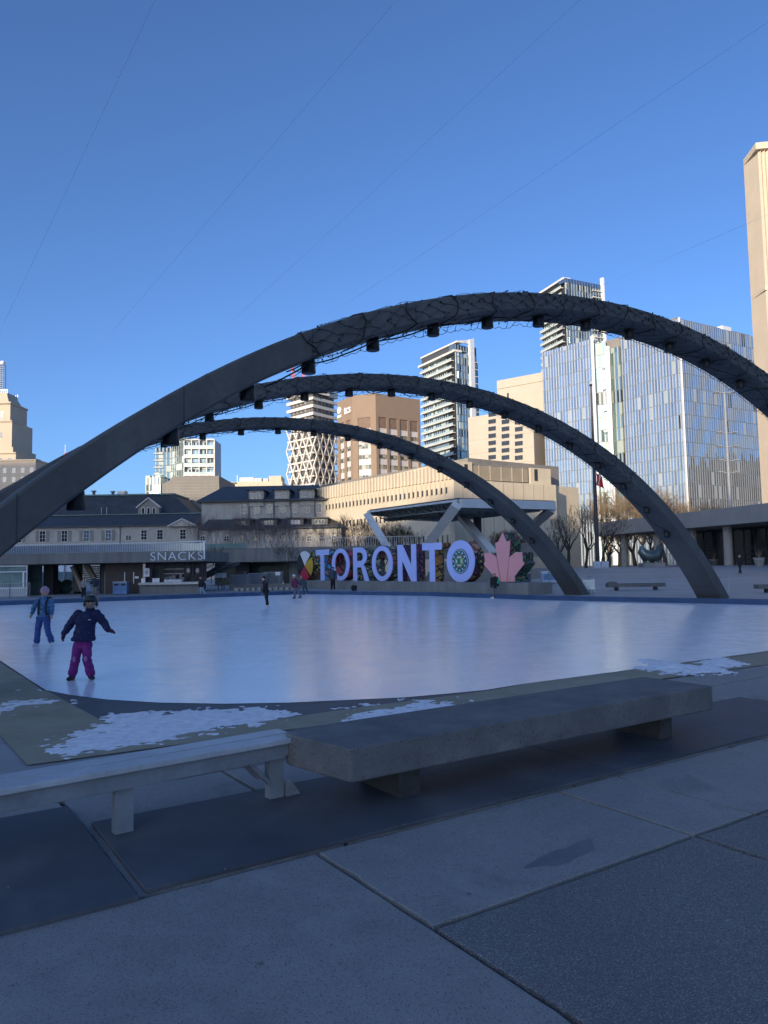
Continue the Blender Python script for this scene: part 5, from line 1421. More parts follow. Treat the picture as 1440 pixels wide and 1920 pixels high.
# glass booth at the left
zb2 = szz(1115, 20)
boxp('booth_glass', mat('booth_glass', (.20, .29, .27), .15, .3, .7, metal=.2), t, X(-120), X(53), -.2, -.15, szz(1101, 20), zf0 - .05)
boxp('booth_sill', M_WHITE, t, X(-120), X(54), -.3, -.1, szz(1104, 20), szz(1101.2, 20)); boxp('booth_wall', mat('pale_booth_wall', (.42, .45, .48), .6, .1, 1), t, X(-120), X(54), -.22, 0, zb2 - .2, szz(1104.2, 20))
boxp('booth_transom', M_WHITE, t, X(-120), X(55), -.32, -.21, szz(1073.2, 20), szz(1071.5, 20)); boxp('booth_head', M_WHITE, t, X(-120), X(55), -.32, -.21, zf0 - .16, zf0 - .05)
boxp('booth_mullion', M_WHITE, t, X(46), X(49), -.30, -.21, szz(1101, 20), szz(1073.4, 20)); boxp('booth_corner', M_WHITE, t, X(53.2), X(54.5), -.30, -.2, zb2, zf0 - .17)
boxp('booth_back', mat('booth_interior', (.12, .16, .14), .6, .4, 1), t, X(-120), X(52), 2.5, 2.6, 0, zf0 - .1) 

# stairs behind the passage: two sunlit stringers
t = thing('stair_flight', 'steep concrete stair with sunlit sloping sides seen under the pavilion', 'stairs', P(150, 1108, 63).to_2d().to_3d())
oo = t.location
def stringer(x0, y0_, x1, y1_, Y, w):
    a = P(x0, y0_, Y) - oo; b = P(x1, y1_, Y) - oo; g = MB(); g.bar(a, b, .5, w, (0, 0, 1)); return g.build('stringer', mat('warm_concrete', (.40, .33, .26), .8, .1, .8), t)
stringer(136, 1062, 157, 1109, 63, .28); stringer(158, 1052, 178, 1085, 64, .34)
g = MB(); pa, pb = P(136, 1062, 63.4) - oo, P(157, 1109, 63.4) - oo
g.add([(pa.x, pa.y, pa.z), (pb.x, pb.y, pb.z), (pa.x, pa.y, pb.z), (pa.x, pa.y + .4, pa.z), (pb.x, pb.y + .4, pb.z), (pa.x, pa.y + .4, pb.z)], [(0,2,1), (3,4,5), (0,1,4,3), (1,2,5,4), (2,0,3,5)]); g.build('stair_side', M_DKSTEEL, t)
g = MB(); pa, pb = P(143, 1060, 63.6) - oo, P(174, 1108, 63.6) - oo
for k in range(12): g.box(pa.x + (pb.x - pa.x)*k/12, pb.x + .2, pa.y + .3, pa.y + 1.8, pa.z + (pb.z - pa.z)*(k + 1)/12 - .02, pa.z + (pb.z - pa.z)*(k + .5)/12)
g.build('steps', M_FASC, t)
# wrapped bundles and bright hoarding behind the passage
for k, (px, lab) in enumerate(((100, 'green wrapped bundle under the pavilion, the one by the orange drum'), (121, 'green wrapped bundle under the pavilion, right of its twin'))):
    q = P(px, 1108, 66); g = MB(); g.ball((0, 0, .45), .75, .6, .55, 12, 8); g.ball((.2, .05, .9), .5, .4, .3, 10, 6)
    g.build('wrapped_bundle', mat('green_tarp', (.07, .13, .12), .5, .4, 3, .5, 6), loc=(q.x, q.y, 0), label=lab, cat='bundle', group='wrapped bundles under the pavilion')
q = P(99, 1098, 65); g = MB(); g.lathe([(.20, 0), (.20, .25), (.17, .26), (.17, .7), (.12, .95), (.02, .97)], 12); 
td = thing('safety_drum', 'orange safety drum under the pavilion, standing before the green bundles', 'drum', (q.x, q.y, q.z)); g.build('body', mat('safety_orange', (.65, .14, .03), .5), td)
g = MB(); g.lathe([(.173, .40), (.174, .55)], 12); g.build('reflective_band', M_WHITE, td)
qq = P(105, 1085, 78); t = thing('site_hoarding', 'pale site hoarding sheets seen through the passage under the pavilion', 'hoarding', (qq.x, qq.y, 0))
boxp('sheet', mat('white_sheeting', (.66, .70, .78), .5, .1, .6, .3, 2), t, -2.6, 2.6, 0, .08, .2, 4.0); boxp('lower_panel', mat('blue_green_mesh', (.10, .17, .20), .7, .2, 1), t, -2.6, 2.6, -.06, -.005, .1, 1.9)
for x in (-2.6, -.9, .9, 2.6): boxp('post', M_STEEL, t, x - .05, x + .05, -.16, -.065, 0, 4.0)

# litter bins by the kiosk
for k, (px, lab) in enumerate(((220, 'blue fronted recycling bin by the kiosk doors, the left one'), (233, 'blue fronted recycling bin by the kiosk doors, the right one'))):
    q = P(px, 1110, 59); t = thing('recycling_bin', lab, 'bin', (q.x, q.y, 0), 0, 'recycling bins by the kiosk')
    boxp('bin_body', mat('bin_blue', (.10, .20, .36), .5, .2, 2), t, -.27, .27, -.25, .25, .05, .95); boxp('lid', M_STEEL, t, -.29, .29, -.27, .27, .952, 1.03); boxp('slot', M_BLACK, t, -.18, .18, -.265, -.252, .72, .86); boxp('base', M_BLACK, t, -.25, .25, -.23, .23, 0, .048)

# ------------------------------------------------------------------ elevated walkway behind everything
Yw = 84.0; o = Vector((P(386, 1060, Yw).x, Yw, 0)); t = thing('elevated_walkway', 'long raised concrete walkway behind the letters and the kiosk', 'walkway', o)
X = lambda px: P(px, 1040, Yw).x - o.x
z1, z0 = zpx(500, 1027, Yw), zpx(500, 1053, Yw)
x_end = X(1010)
boxp('parapet', M_FASC, t, X(330), x_end, 0, .5, z0, z1); boxp('deck', M_FASC, t, X(330), x_end, .502, 7, z0 + .1, z0 + .6)
boxp('rear_parapet', M_FASC, t, X(330), x_end, 7.01, 7.4, z0, z1 - .1)
boxp('under_wall', mat('green_dark_glass', (.045, .07, .07), .25, .4, .3, metal=.2), t, X(380), X(600), 6.0, 6.3, -.2, z0 - .02)
for px in (446, 550, 640, 750, 930): boxp('pier', M_FASC if px != 446 else M_DKR, t, X(px) - .8, X(px) + .8, 2.5, 4.0, -.2, z0 - .002)
boxp('sign_band', M_COPPER, t, X(388), X(462), -.12, -.01, z1 + .01, z1 + .55)
g = MB()
for i in range(60): x = X(590) + (X(850) - X(590))*i/59; g.box(x - .025, x + .025, .2, .25, z1, z1 + 1.0)
g.box(X(590), X(850), .19, .26, z1 + 1.002, z1 + 1.06); g.box(X(590), X(850), .2, .25, z1 + .5, z1 + .54) if False else None
g.build('railing', M_STEEL, t)
# stair from the walkway down to the square beside the kiosk
qs = P(378, 1081, 70); t = thing('stair_flight', 'dark open stair rising to the walkway right of the snack kiosk', 'stairs', (qs.x, qs.y, 0)); oo = qs.to_2d().to_3d()
for dy in (0, 1.6):
    for (a, b) in (((376, 1082), (424, 1055)), ((384, 1083), (448, 1056))) if dy == 0 else (((376, 1082), (424, 1055)),):
        pa, pb = P(*a, 70) - oo, P(*b, 70) - oo; g = MB(); g.bar(pa + Vector((0, dy, 0)), pb + Vector((0, dy, 0)), .12, .28, (0, 0, 1)); g.build('stringer', M_DKSTEEL, t)
pa, pb = P(380, 1081, 70) - oo, P(436, 1055, 70) - oo; g = MB()
for k in range(12): c = pa.lerp(pb, k/11); g.box(c.x - .16, c.x + .16, .1, 1.5, c.z - .03, c.z + .03)
g.build('treads', M_STEEL, t)
g = MB(); g.tube([P(376, 1072, 70) - oo, P(424, 1045, 70) - oo], .04, 6); g.build('handrail', mat('warm_rail', (.25, .2, .16), .5), t)

# ------------------------------------------------------------------ stacked barriers, fence panels, cone, blocks
def barrier(root, x, y, lean, w=2.0, h=1.15):
    f = MB(); rot = Matrix.Translation((x, y, .05)) @ Matrix.Rotation(lean, 4, 'X')
    def seg(a, b, r): f.tube([rot @ Vector(a), rot @ Vector(b)], r, 5, True)
    seg((-w/2, 0, 0), (w/2, 0, 0), .022); seg((-w/2, 0, h), (w/2, 0, h), .022); seg((-w/2, 0, 0), (-w/2, 0, h), .022); seg((w/2, 0, 0), (w/2, 0, h), .022)
    for k in range(1, 16): seg((-w/2 + w*k/16, 0, .0), (-w/2 + w*k/16, 0, h), .010)
    return f
proto = None; bg = 'galvanised crowd barriers stacked under the walkway'
kb_ = 0
for ci, (pxa, pxb, py, Y, n_) in enumerate(((430, 462, 1094, 68, 5), (464, 492, 1091, 70, 6), (493, 523, 1090, 71, 6))):
    for k in range(n_):
        q = P((pxa + pxb)/2, py, Y); wdt = (pxb - pxa)/FPX*Y
        if proto is None:
            r_ = thing('crowd_barrier', 'x', 'barrier', (0, 0, 0)); barrier(r_, 0, 0, R(-18)).build('frame', M_STEEL, r_)
            fb = MB()
            for s_ in (-.7, .7): fb.box(s_ - .03, s_ + .03, -.25, .25, 0, .04)
            fo = fb.build('foot', M_STEEL, r_); proto = r_
        else: r_ = copy_tree(proto)
        r_.location = (q.x + k*.05, q.y + k*.14, 0); r_.scale = (wdt/2.0, 1, 1.15 + .08*ci); r_['group'] = bg
        r_['label'] = ('grey crowd barrier leaning in the %s of three stacks under the walkway' % ['left', 'middle', 'right'][ci])
q = P(531, 1092, 70); t = thing('traffic_cone', 'small orange traffic cone right of the stacked barriers', 'cone', (q.x, q.y, 0))
boxp('base', M_BLACK, t, -.2, .2, -.2, .2, 0, .04); g = MB(); g.lathe([(.15, .041), (.03, .75), (.01, .76)], 12); g.build('cone_body', mat('safety_orange', (.65, .14, .03), .5), t); g = MB(); g.lathe([(.105, .35), (.075, .5)], 12); g.build('cone_band', M_WHITE, t)
for k, (px, w_, lab) in enumerate(((409, .55, 'white notice board at the foot of the open stair, the left one'), (420, .45, 'white notice board at the foot of the open stair, the right one'), (521, .45, 'small white notice on a post by the stacked barriers'))):
    q = P(px, 1094, 69); t = thing('notice_board', lab, 'sign', (q.x, q.y, 0)); zc = zpx(px, 1079 if k < 2 else 1074, 69)
    boxp('panel', M_WHITE, t, -w_/2, w_/2, -.03, 0, zc - .22, zc + .22 if k < 2 else zc + .08); boxp('post', M_DKSTEEL, t, -.03, .03, .003, .05, 0, zc + .1)
bl = None
for k in range(11):
    px = 444 + k*10.5; q = P(px, 1098.5 - k*.25, 62 + k*.1)
    if bl is None:
        bl = thing('kerb_block', 'low grey concrete kerb block in the row before the stacked barriers', 'block', (q.x, q.y, 0), 0, 'row of low concrete blocks')
        g = MB(); g.box(-.2, .2, -.25, .25, 0, .30); bevel(g.build('block', M_CONC, bl), .03)
        boxp('anchor_plate', M_STEEL, bl, -.06, .06, -.262, -.252, .10, .2)
    else: c = copy_tree(bl); c.location = (q.x, q.y, 0)
boxp_root = thing('low_wall', 'low concrete wall running behind the row of small blocks', 'wall', (P(480, 1095, 65).x, 65, 0))
w0 = P(430, 1095, 65).x - boxp_root.location.x; w1 = P(556, 1095, 65).x - boxp_root.location.x
boxp('wall_body', M_FASC, boxp_root, w0, w1, 0, .35, -.1, .42); boxp('wall_cap', M_CONC, boxp_root, w0 - .03, w1 + .03, -.04, .39, .422, .50)
# fence of the glass booth
t = thing('picket_barrier', 'low vertical bar fence in front of the glass booth at the left edge', 'fence', (P(20, 1110, 56).x, 56, 0)); x0_ = P(-60, 1110, 56).x - t.location.x; x1_ = P(56, 1110, 56).x - t.location.x
g = MB(); 
for k in range(34): x = x0_ + (x1_ - x0_)*k/33; g.box(x - .012, x + .012, -.012, .012, .1, 1.05)
g.build('bars', M_STEEL, t); boxp('top_rail', M_STEEL, t, x0_, x1_, -.02, .02, 1.052, 1.09); boxp('bottom_rail', M_STEEL, t, x0_, x1_, -.02, .02, .06, .098)
for k in range(4): x = x0_ + (x1_ - x0_)*k/3; boxp('post', M_DKSTEEL, t, x - .03, x + .03, .025, .08, 0, 1.12)
# steps / terraces right of the letters
t = thing('stage_steps', 'broad grey concrete steps rising behind the maple leaf sign', 'steps', (P(905, 1085, 74).x, 74, 0))
xa, xb = P(800, 1085, 74).x - t.location.x, P(1035, 1085, 74).x - t.location.x
for k in range(6): boxp('step', M_FASC, t, xa + k*.25, xb - k*.55, k*.85, 7 + k*.01, .1 + (k*.36 if k else -.3), .1 + (k + 1)*.36 - .003)

# ------------------------------------------------------------------ right side street furniture
q = P(986, 1103, 51); t = thing('litter_bin', 'square dark grey litter bin at the right end of the plinth', 'bin', (q.x, q.y, 0), R(-20))
boxp('bin_body', mat('bin_grey', (.11, .12, .14), .6, .1, 2), t, -.33, .33, -.3, .3, 0, 1.08); boxp('lid', M_DKSTEEL, t, -.35, .35, -.32, .32, 1.082, 1.14); boxp('opening', M_BLACK, t, -.2, .2, -.315, -.302, .78, .95)
for k, (px, lab) in enumerate(((1022, 'pale blue waste bin behind the far arch foot, the left one'), (1034, 'pale blue waste bin behind the far arch foot, the right one'))):
    q = P(px, 1086, 64); zq = q.z; t = thing('waste_bin', lab, 'bin', (q.x, q.y, zg(q.x, q.y)), 0, 'pale waste bins beyond the far arch')
    boxp('bin_body', mat('bin_pale', (.30, .38, .46), .5, .15, 2), t, -.3, .3, -.3, .3, .06, .95); boxp('lid', M_WHITE, t, -.32, .32, -.32, .32, .952, 1.02); boxp('label_panel', mat('bin_panel', (.10, .2, .34), .5), t, -.2, .2, -.315, -.302, .3, .8); boxp('base', M_BLACK, t, -.28, .28, -.28, .28, 0, .058)
q = P(1105, 1109, 45); t = thing('wire_cabinet', 'clear sided cabinet on thin metal legs beside the far arch foot', 'cabinet', (q.x, q.y, 0), R(-15))
boxp('box', mat('clear_panel', (.22, .32, .42), .2, .2, 2, metal=.2), t, -.3, .3, -.25, .25, .25, .82); 
for sx_ in (-1, 1):
    for sy_ in (-1, 1): boxp('leg', M_STEEL, t, sx_*.32 - .02, sx_*.32 + .02, sy_*.27 - .02, sy_*.27 + .02, 0, .86)
boxp('back_board', mat('beige_board', (.30, .27, .22), .7), t, -.95, -.45, .3, .36, .62, .9); boxp('back_board_leg', M_STEEL, t, -.72, -.68, .362, .40, 0, .9)
for px, Y, w_, lab in ((1349, 38.6, .45, 'thin metal hoop stand behind the middle arch foot'), (1102, 46, .3, 'thin metal hoop stand behind the far arch foot')):
    x0_ = P(px, 1112, Y); g = MB(); h_ = .98
    g.tube([(-w_/2, 0, 0), (-w_/2, 0, h_ - .05), (-w_/2 + .05, 0, h_), (w_/2 - .05, 0, h_), (w_/2, 0, h_ - .05), (w_/2, 0, 0)], .028, 8)
    t = thing('hoop_stand', lab, 'stand', (x0_.x + .25, x0_.y, 0), R(-40)); g.build('hoop', M_STEEL, t); boxp('foot_plate', M_DKSTEEL, t, w_/2 - .07, w_/2 + .07, -.07, .07, 0, .012)
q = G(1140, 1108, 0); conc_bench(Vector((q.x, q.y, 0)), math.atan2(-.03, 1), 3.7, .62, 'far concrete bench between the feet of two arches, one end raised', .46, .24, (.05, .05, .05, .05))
t = [o_ for o_ in bpy.data.objects if o_.get('label', '').startswith('far concrete bench')][0]
g = MB(); g.slab([[(.05, .461)] + [(.36 + .31*math.cos(R(180 - 12*k)), .461 + .13*math.sin(R(12*k))) for k in range(16)] + [(.67, .461)]], .08, .55); g.build('raised_end', M_BENCH, t)
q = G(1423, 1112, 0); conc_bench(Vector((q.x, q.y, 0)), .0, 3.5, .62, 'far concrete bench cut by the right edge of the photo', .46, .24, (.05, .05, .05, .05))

# flagpole with flag
Yf = 96.0; q = P(1121, 1062, Yf); t = thing('flagpole', 'tall dark flagpole in front of the glass courthouse', 'flagpole', (q.x, q.y, zg(q.x, q.y) - .05))
zt = zpx(1110, 724, Yf) - t.location.z
g = MB(); g.tube([(0, 0, 0), (0, 0, zt*.5), (0, 0, zt)], [.28, .22, .10], 10); g.build('pole', mat('dark_bronze', (.035, .035, .04), .5, .1, 1), t); g = MB(); g.ball((0, 0, zt + .12), .2); g.build('finial', M_BLACK, t)
zfl = zpx(1120, 886, Yf) - t.location.z
def flag_part(name, m, u0, u1):
    g = MB(); nn = 8; vs = []; fs = []
    for i in range(nn + 1):
        for j in range(9):
            u_ = u0 + (u1 - u0)*i/nn; v_ = j/8
            x = .25 + u_*.85 + .10*math.sin(v_*3 + u_*4); y = .18*math.sin(u_*9 + v_*2); z = zfl - v_*1.55 - u_*.55 - .08*math.sin(u_*7)
            vs.append((x, y, z))
    for i in range(nn):
        for j in range(8): fs.append((i*9 + j, (i+1)*9 + j, (i+1)*9 + j + 1, i*9 + j + 1))
    g.add(vs, fs, True); q = g.build(name, m, t); s_ = q.modifiers.new('thick', 'SOLIDIFY'); s_.thickness = .02; return q
fr = mat('flag_red', (.60, .02, .03), .7); flag_part('flag_red_band', fr, 0, .28); flag_part('flag_white_band', M_WHITE, .285, .6); flag_part('flag_red_band', fr, .605, 1.0)
# light mast
M_MAST = mat('mast_grey', (.22, .24, .26), .5, .1, 1)
Yl = 122.0; q = P(1372, 1000, Yl); t = thing('light_mast', 'tall grey lighting mast with four crossarms, before the glass courthouse corner', 'lamp', (q.x, q.y, 1.1)); k_ = Yl/FPX
zt = zpx(1363, 735, Yl) - 1.1; g = MB(); g.tube([(0, 0, 0), (0, 0, zt)], [.30, .20], 10); g.build('mast', M_MAST, t)
for py, w_ in ((737, 1.7), (812, 1.6), (838, 1.6), (864, 1.6), (886, 1.7)):
    z = zpx(1366, py, Yl) - 1.1; boxp('crossarm', M_MAST, t, -w_, w_, -.15, .15, z - .06, z + .06)
    for s_ in (-1, 1): boxp('lamp_head', M_MAST, t, s_*w_*.8 - .4, s_*w_*.8 + .4, -.35, .3, z + .063, z + .22)
# sculpture on its plinth
Yq = 100.0; q = P(1222, 1062, Yq); t = thing('bronze_sculpture', 'rounded bronze abstract sculpture on a low plinth before the podium', 'sculpture', (q.x, q.y, zg(q.x, q.y)))
boxp('plinth', M_CONC, t, -1.45, 1.45, -1, 1, -.1, .55)
m_ = mat('green_bronze', (.09, .12, .12), .35, .4, 1.2, .2, 4, metal=.5); z0 = .55
g = MB(); g.tube([(-1.25, 0, z0 + 2.3), (-1.2, 0, z0 + 1.6), (-.7, 0, z0 + 1.0), (0, 0, z0 + .85), (.7, 0, z0 + 1.0), (1.15, 0, z0 + 1.6), (1.05, 0, z0 + 2.45)], [.22, .62, .85, .80, .85, .60, .20], 14)
g.tube([(-.5, 0, z0 + .9), (-.45, 0, z0 + .3), (-.5, 0, z0)], [.70, .50, .55], 12); g.tube([(.5, .1, z0 + .9), (.5, .1, z0 + .3), (.55, .1, z0)], [.70, .48, .52], 12)
o_ = g.build('bronze_form', m_, t); 
# planters
for px, Y, lab in ((1339, 108, 'dark planter pot behind the middle arch leg, before the podium glass'), (1424, 92, 'stone planter pot with bare twigs near the right edge')):
    q = P(px, 1059, Y); t = thing('planter_pot', lab, 'planter', (q.x, q.y, 1.02)); g = MB(); g.lathe([(.45, 0), (.62, .7), (.70, 1.1), (.62, 1.1), (.55, 1.0), (.02, 1.0)], 16); g.build('pot', M_CONC if px > 1400 else M_DKSTEEL, t)
    rr = random.Random(px); g = MB()
    for k in range(16): a = rr.uniform(0, 6.28); r_ = rr.uniform(.1, .6); g.tube([(0, 0, 1.0), (r_*.5*math.cos(a), r_*.5*math.sin(a), 1.4), (r_*math.cos(a), r_*math.sin(a), 1.5 + rr.random()*.7)], [.02, .014, .006], 4, False)
    g.build('bare_twigs', mat('twig_brown', (.20, .15, .10), .8), t)
for k, (px, lab) in enumerate(((1120, 'white banner barrier at the foot of the flagpole, the left one'), (1135, 'white banner barrier at the foot of the flagpole, the right one'))):
    q = P(px, 1065, 93); t = thing('banner_barrier', lab, 'barrier', (q.x, q.y, zg(q.x, q.y)), 0, 'white banner barriers by the flagpole')
    boxp('banner', mat('banner_pale', (.36, .42, .50), .6, .25, 3), t, -.45, .45, -.04, .04, .15, .85); boxp('frame', M_STEEL, t, -.48, .48, .045, .09, 0, .95)
# crane behind the arches
Yc = 420.0; q = P(556, 760, Yc); t = thing('tower_crane', 'red tower crane jib glimpsed above the lattice tower', 'crane', (q.x, q.y, 0)); red = mat('crane_red', (.60, .10, .08), .6); 
def lat(g, a, b, w, n):
    a = Vector(a); b = Vector(b); d = b - a
    for sx_ in (-1, 1): g.bar(a + Vector((sx_*w, 0, 0)), b + Vector((sx_*w*.7, 0, 0)), .35, .35)
    for k in range(n): g.bar(a + d*k/n + Vector((-w, 0, 0)), a + d*(k + 1)/n + Vector((w, 0, 0)), .22, .22); g.bar(a + d*k/n + Vector((w, 0, 0)), a + d*(k + 1)/n + Vector((-w, 0, 0)), .22, .22)
g = MB(); ztop = zpx(556, 720, Yc); lat(g, (0, 0, 0), (0, 0, ztop), 1.0, 40); g.build('mast', red, t)
g = MB(); lat(g, (-.6, 0, ztop), (-2.6, 0, zpx(548, 688, Yc)), .7, 6); g.build('jib', red, t); g = MB(); lat(g, (1.0, 0, ztop - 3), (5.0, 0, zpx(572, 697, Yc)), .7, 6); g.build('counter_jib', red, t)
Ym = 300; q = P(122, 866, Ym); t = thing('red_beacon_mast', 'tiny red beacon on a thin mast above the nearest arch leg', 'mast', (q.x, q.y, 0)); g = MB(); g.tube([(0, 0, 0), (0, 0, zpx(122, 834, Ym))], .12, 6); g.build('mast', M_WHITE, t); g = MB(); g.ball((0, 0, zpx(122, 853, Ym)), .55, .5, .8, 10, 6); g.build('beacon', red, t)
# ------------------------------------------------------------------ people
def fuse(mb, name, m, parent, voxel, smooth=4, crease=0.0, size=1.0):
    """weld overlapping shapes into one continuous skin"""
    me = bpy.data.meshes.new(name); me.from_pydata([tuple(v) for v in mb.v], [], mb.f)
    bm = bmesh.new(); bm.from_mesh(me); bmesh.ops.recalc_face_normals(bm, faces=bm.faces); bm.to_mesh(me); bm.free()
    o = bpy.data.objects.new(name, me); col.objects.link(o)
    r = o.modifiers.new('r', 'REMESH'); r.mode = 'VOXEL'; r.voxel_size = voxel
    s_ = o.modifiers.new('s', 'SMOOTH'); s_.iterations = smooth; s_.factor = .5
    dg = bpy.context.evaluated_depsgraph_get(); out = bpy.data.meshes.new_from_object(o.evaluated_get(dg))
    bpy.data.objects.remove(o)
    if crease:
        nv = [v.normal.copy() for v in out.vertices]
        for v, n_ in zip(out.vertices, nv):
            c = v.co/size; w = noise.noise(Vector((c.x*9, c.y*9, c.z*26))) + .6*noise.noise(Vector((c.x*24 + 5, c.y*24, c.z*40))) + .5*noise.noise(c*7 + Vector((3, 1, 9)))
            v.co += n_*w*crease*size
    out.name = name; out.polygons.foreach_set('use_smooth', [True]*len(out.polygons))
    out.materials.clear(); out.materials.append(m)
    q = bpy.data.objects.new(name, out); col.objects.link(q); q.parent = parent
    return q
def limb(g, pts, rr, n=10):
    g.tube(pts, rr, n, True)
    for p, r in zip(pts, rr): g.ball(p, r, r, r, n, 6)
def solid(g, rows, n=18):
    """stack of ellipses: (centre, rx, ry)"""
    g.loft([[Vector((c.x + rx*math.cos(2*math.pi*k/n), c.y + ry*math.sin(2*math.pi*k/n), c.z)) for k in range(n)] for c, rx, ry in rows])
def person(label, px, py, head_py, z, J, cloth, group=None, near=False, Y=None):
    """J: joints in units of the figure's height: (x to the right of the photo, up, depth away from the viewer)"""
    base = G(px, py, z) if Y is None else P(px, py, Y)
    if Y is not None: base.z = z
    Hm = (py - head_py) / FPX * base.y
    t = thing('person', label, 'person', base, 0, group)
    f = cloth.get('facing', -1)                      # -1 looks to the viewer, 1 away
    D = dict(head=(0, .925, 0), neck=(0, .845, 0), shL=(-.115, .80, 0), shR=(.115, .80, 0), elL=(-.145, .63, .01), elR=(.145, .63, .01), wrL=(-.15, .48, -.02*1), wrR=(.15, .48, -.02),
             hipL=(-.05, .50, 0), hipR=(.05, .50, 0), knL=(-.055, .285, -.02), knR=(.055, .285, -.02), anL=(-.06, .06, 0), anR=(.06, .06, 0), toL=(-.07, .02, -.08), toR=(.07, .02, -.08), look=(0, -.0, -1))
    D.update(J)
    V = {k: Vector((v[0], v[2], v[1]))*Hm for k, v in D.items() if isinstance(v, tuple)}
    L = Hm; bl = cloth.get('bulk', 1.0); vx = .0085*Hm if near else .016*Hm
    look = Vector((D['look'][0], D['look'][2], D['look'][1])).normalized()
    skin = mat('skin_' + cloth.get('skin', 'a'), {'a': (.48, .30, .22), 'b': (.30, .18, .12)}[cloth.get('skin', 'a')], .55, .05, 4)
    hc, nk = V['head'], V['neck']; sh = (V['shL'] + V['shR'])/2; hp = (V['hipL'] + V['hipR'])/2
    fin = cloth.get('glove')
    # body
    g = MB(); hr = .062*L if not near else .068*L
    g.ball(hc, hr*.88, hr*.95, hr*1.12, 16, 12); g.ball(hc + look*hr*.25 - Vector((0, 0, hr*.6)), hr*.62, hr*.62, hr*.55, 12, 8)
    g.ball(hc + look*hr*.98 - Vector((0, 0, hr*.16)), hr*.16, hr*.2, hr*.22, 8, 6)
    side = Vector((-look.y, look.x, 0)).normalized()
    for s_ in (-1, 1): g.ball(hc + side*s_*hr*.88 - Vector((0, 0, hr*.1)), hr*.12, hr*.2, hr*.26, 8, 6)
    limb(g, [hc - Vector((0, 0, hr*.8)), nk, sh + (hp - sh)*.06], [.030*L, .032*L, .045*L])
    solid(g, [(hp - Vector((0, 0, .03*L)), .058*L, .042*L), (hp, .066*L, .048*L), (hp.lerp(sh, .45), .066*L, .050*L), (hp.lerp(sh, .8), .082*L, .055*L), (sh, .078*L, .045*L)])
    for s_ in 'LR':
        limb(g, [V['sh' + s_], V['el' + s_], V['wr' + s_]], [.034*L, .026*L, .018*L]); limb(g, [V['hip' + s_], V['kn' + s_], V['an' + s_]], [.044*L, .032*L, .022*L])
    gl = MB()
    for s_ in 'LR':
        q = gl if fin else g
        w = V['wr' + s_]; d = (w - V['el' + s_]).normalized(); hd = D.get('hand' + s_)
        if hd: d = Vector((hd[0], hd[2], hd[1])).normalized()
        si = 1 if s_ == 'L' else -1
        ac = Vector((0, 1, 0)) if abs(d.y) < .8 else Vector((1, 0, 0)); ac = (ac - d*ac.dot(d)).normalized(); nrm = d.cross(ac)
        wd = 1.25 if fin else 1.0
        limb(q, [w, w + d*.025*L, w + d*.05*L], [.018*L*wd, .020*L*wd, .019*L*wd])
        if near:
            for k, (of, ln) in enumerate(((-.018, .036), (-.006, .044), (.006, .041), (.018, .032))):
                b0 = w + d*.055*L + ac*of*L; limb(q, [b0, b0 + d*ln*.55*L, b0 + d*ln*.95*L + nrm*.010*L*si], [.0072*L*wd, .0068*L*wd, .006*L*wd], 8)
            b0 = w + d*.025*L - ac*.018*L; limb(q, [b0, b0 - ac*.016*L + d*.018*L, b0 - ac*.018*L + d*.038*L], [.009*L*wd, .008*L*wd, .007*L*wd], 8)
        else:
            limb(q, [w + d*.05*L, w + d*.085*L], [.015*L, .009*L])
    body = fuse(g, 'body', skin, t, vx if not near else .0055*Hm, 3)
    if fin: fuse(gl, 'gloves', cloth['glove'], t, .0055*Hm if near else vx, 2)
    if near:
        for s_ in (-1, 1):
            q = MB(); q.ball(hc + look*hr*.86 + side*s_*hr*.36 + Vector((0, 0, hr*.06)), hr*.10, hr*.08, hr*.07, 8, 6); q.build('eye', M_BLACK, body)
        q = MB(); q.ball(hc + look*hr*.86 - Vector((0, 0, hr*.62)), hr*.24, hr*.10, hr*.05, 10, 6); q.build('mouth', mat('lips', (.35, .12, .12), .5), body)
    # jacket
    g = MB(); hem = D.get('hem', .44)*L; hemc = hp.lerp(sh, (hem - hp.z)/(sh.z - hp.z)); b = bl; hw = D.get('hemw', .092)*L
    solid(g, [(hemc, hw*b, .075*L*b), (hemc + (sh - hp)*.08, hw*1.02*b, .080*L*b), (hp.lerp(sh, .45), .094*L*b, .076*L*b), (hp.lerp(sh, .75), .106*L*b, .080*L*b), (sh + Vector((0, 0, .0)), .100*L, .064*L*b), (nk - Vector((0, 0, .012*L)), .050*L, .050*L), (nk + Vector((0, 0, .03*L)), .046*L, .048*L)])
    for s_ in 'LR': limb(g, [V['sh' + s_] - Vector((0, 0, .012*L)), V['el' + s_], V['wr' + s_]], [.050*L*b, .042*L*b, .031*L*b])
    if cloth.get('hood'): g.ball(nk - look*.045*L + Vector((0, 0, -.005*L)), .062*L, .045*L, .04*L, 12, 8)
    fuse(g, 'jacket', cloth['jacket'], t, vx, 2, .0085, L)
    # trousers
    g = MB(); fl = cloth.get('flare', 1.0)
    solid(g, [(hp - Vector((0, 0, .07*L)), .080*L, .060*L), (hp, .092*L, .070*L), (hp + Vector((0, 0, .06*L)), .088*L, .068*L)])
    for s_ in 'LR':
        a, k_, n_ = V['hip' + s_], V['kn' + s_], V['an' + s_]; limb(g, [a - Vector((0, 0, .02*L)), a.lerp(k_, .5), k_, k_.lerp(n_, .55), n_ + (k_ - n_)*.10], [.062*L, .056*L, .047*L*fl, .047*L*fl, .049*L*fl])
    fuse(g, 'trousers', cloth['trousers'], t, vx, 2, .0085, L)
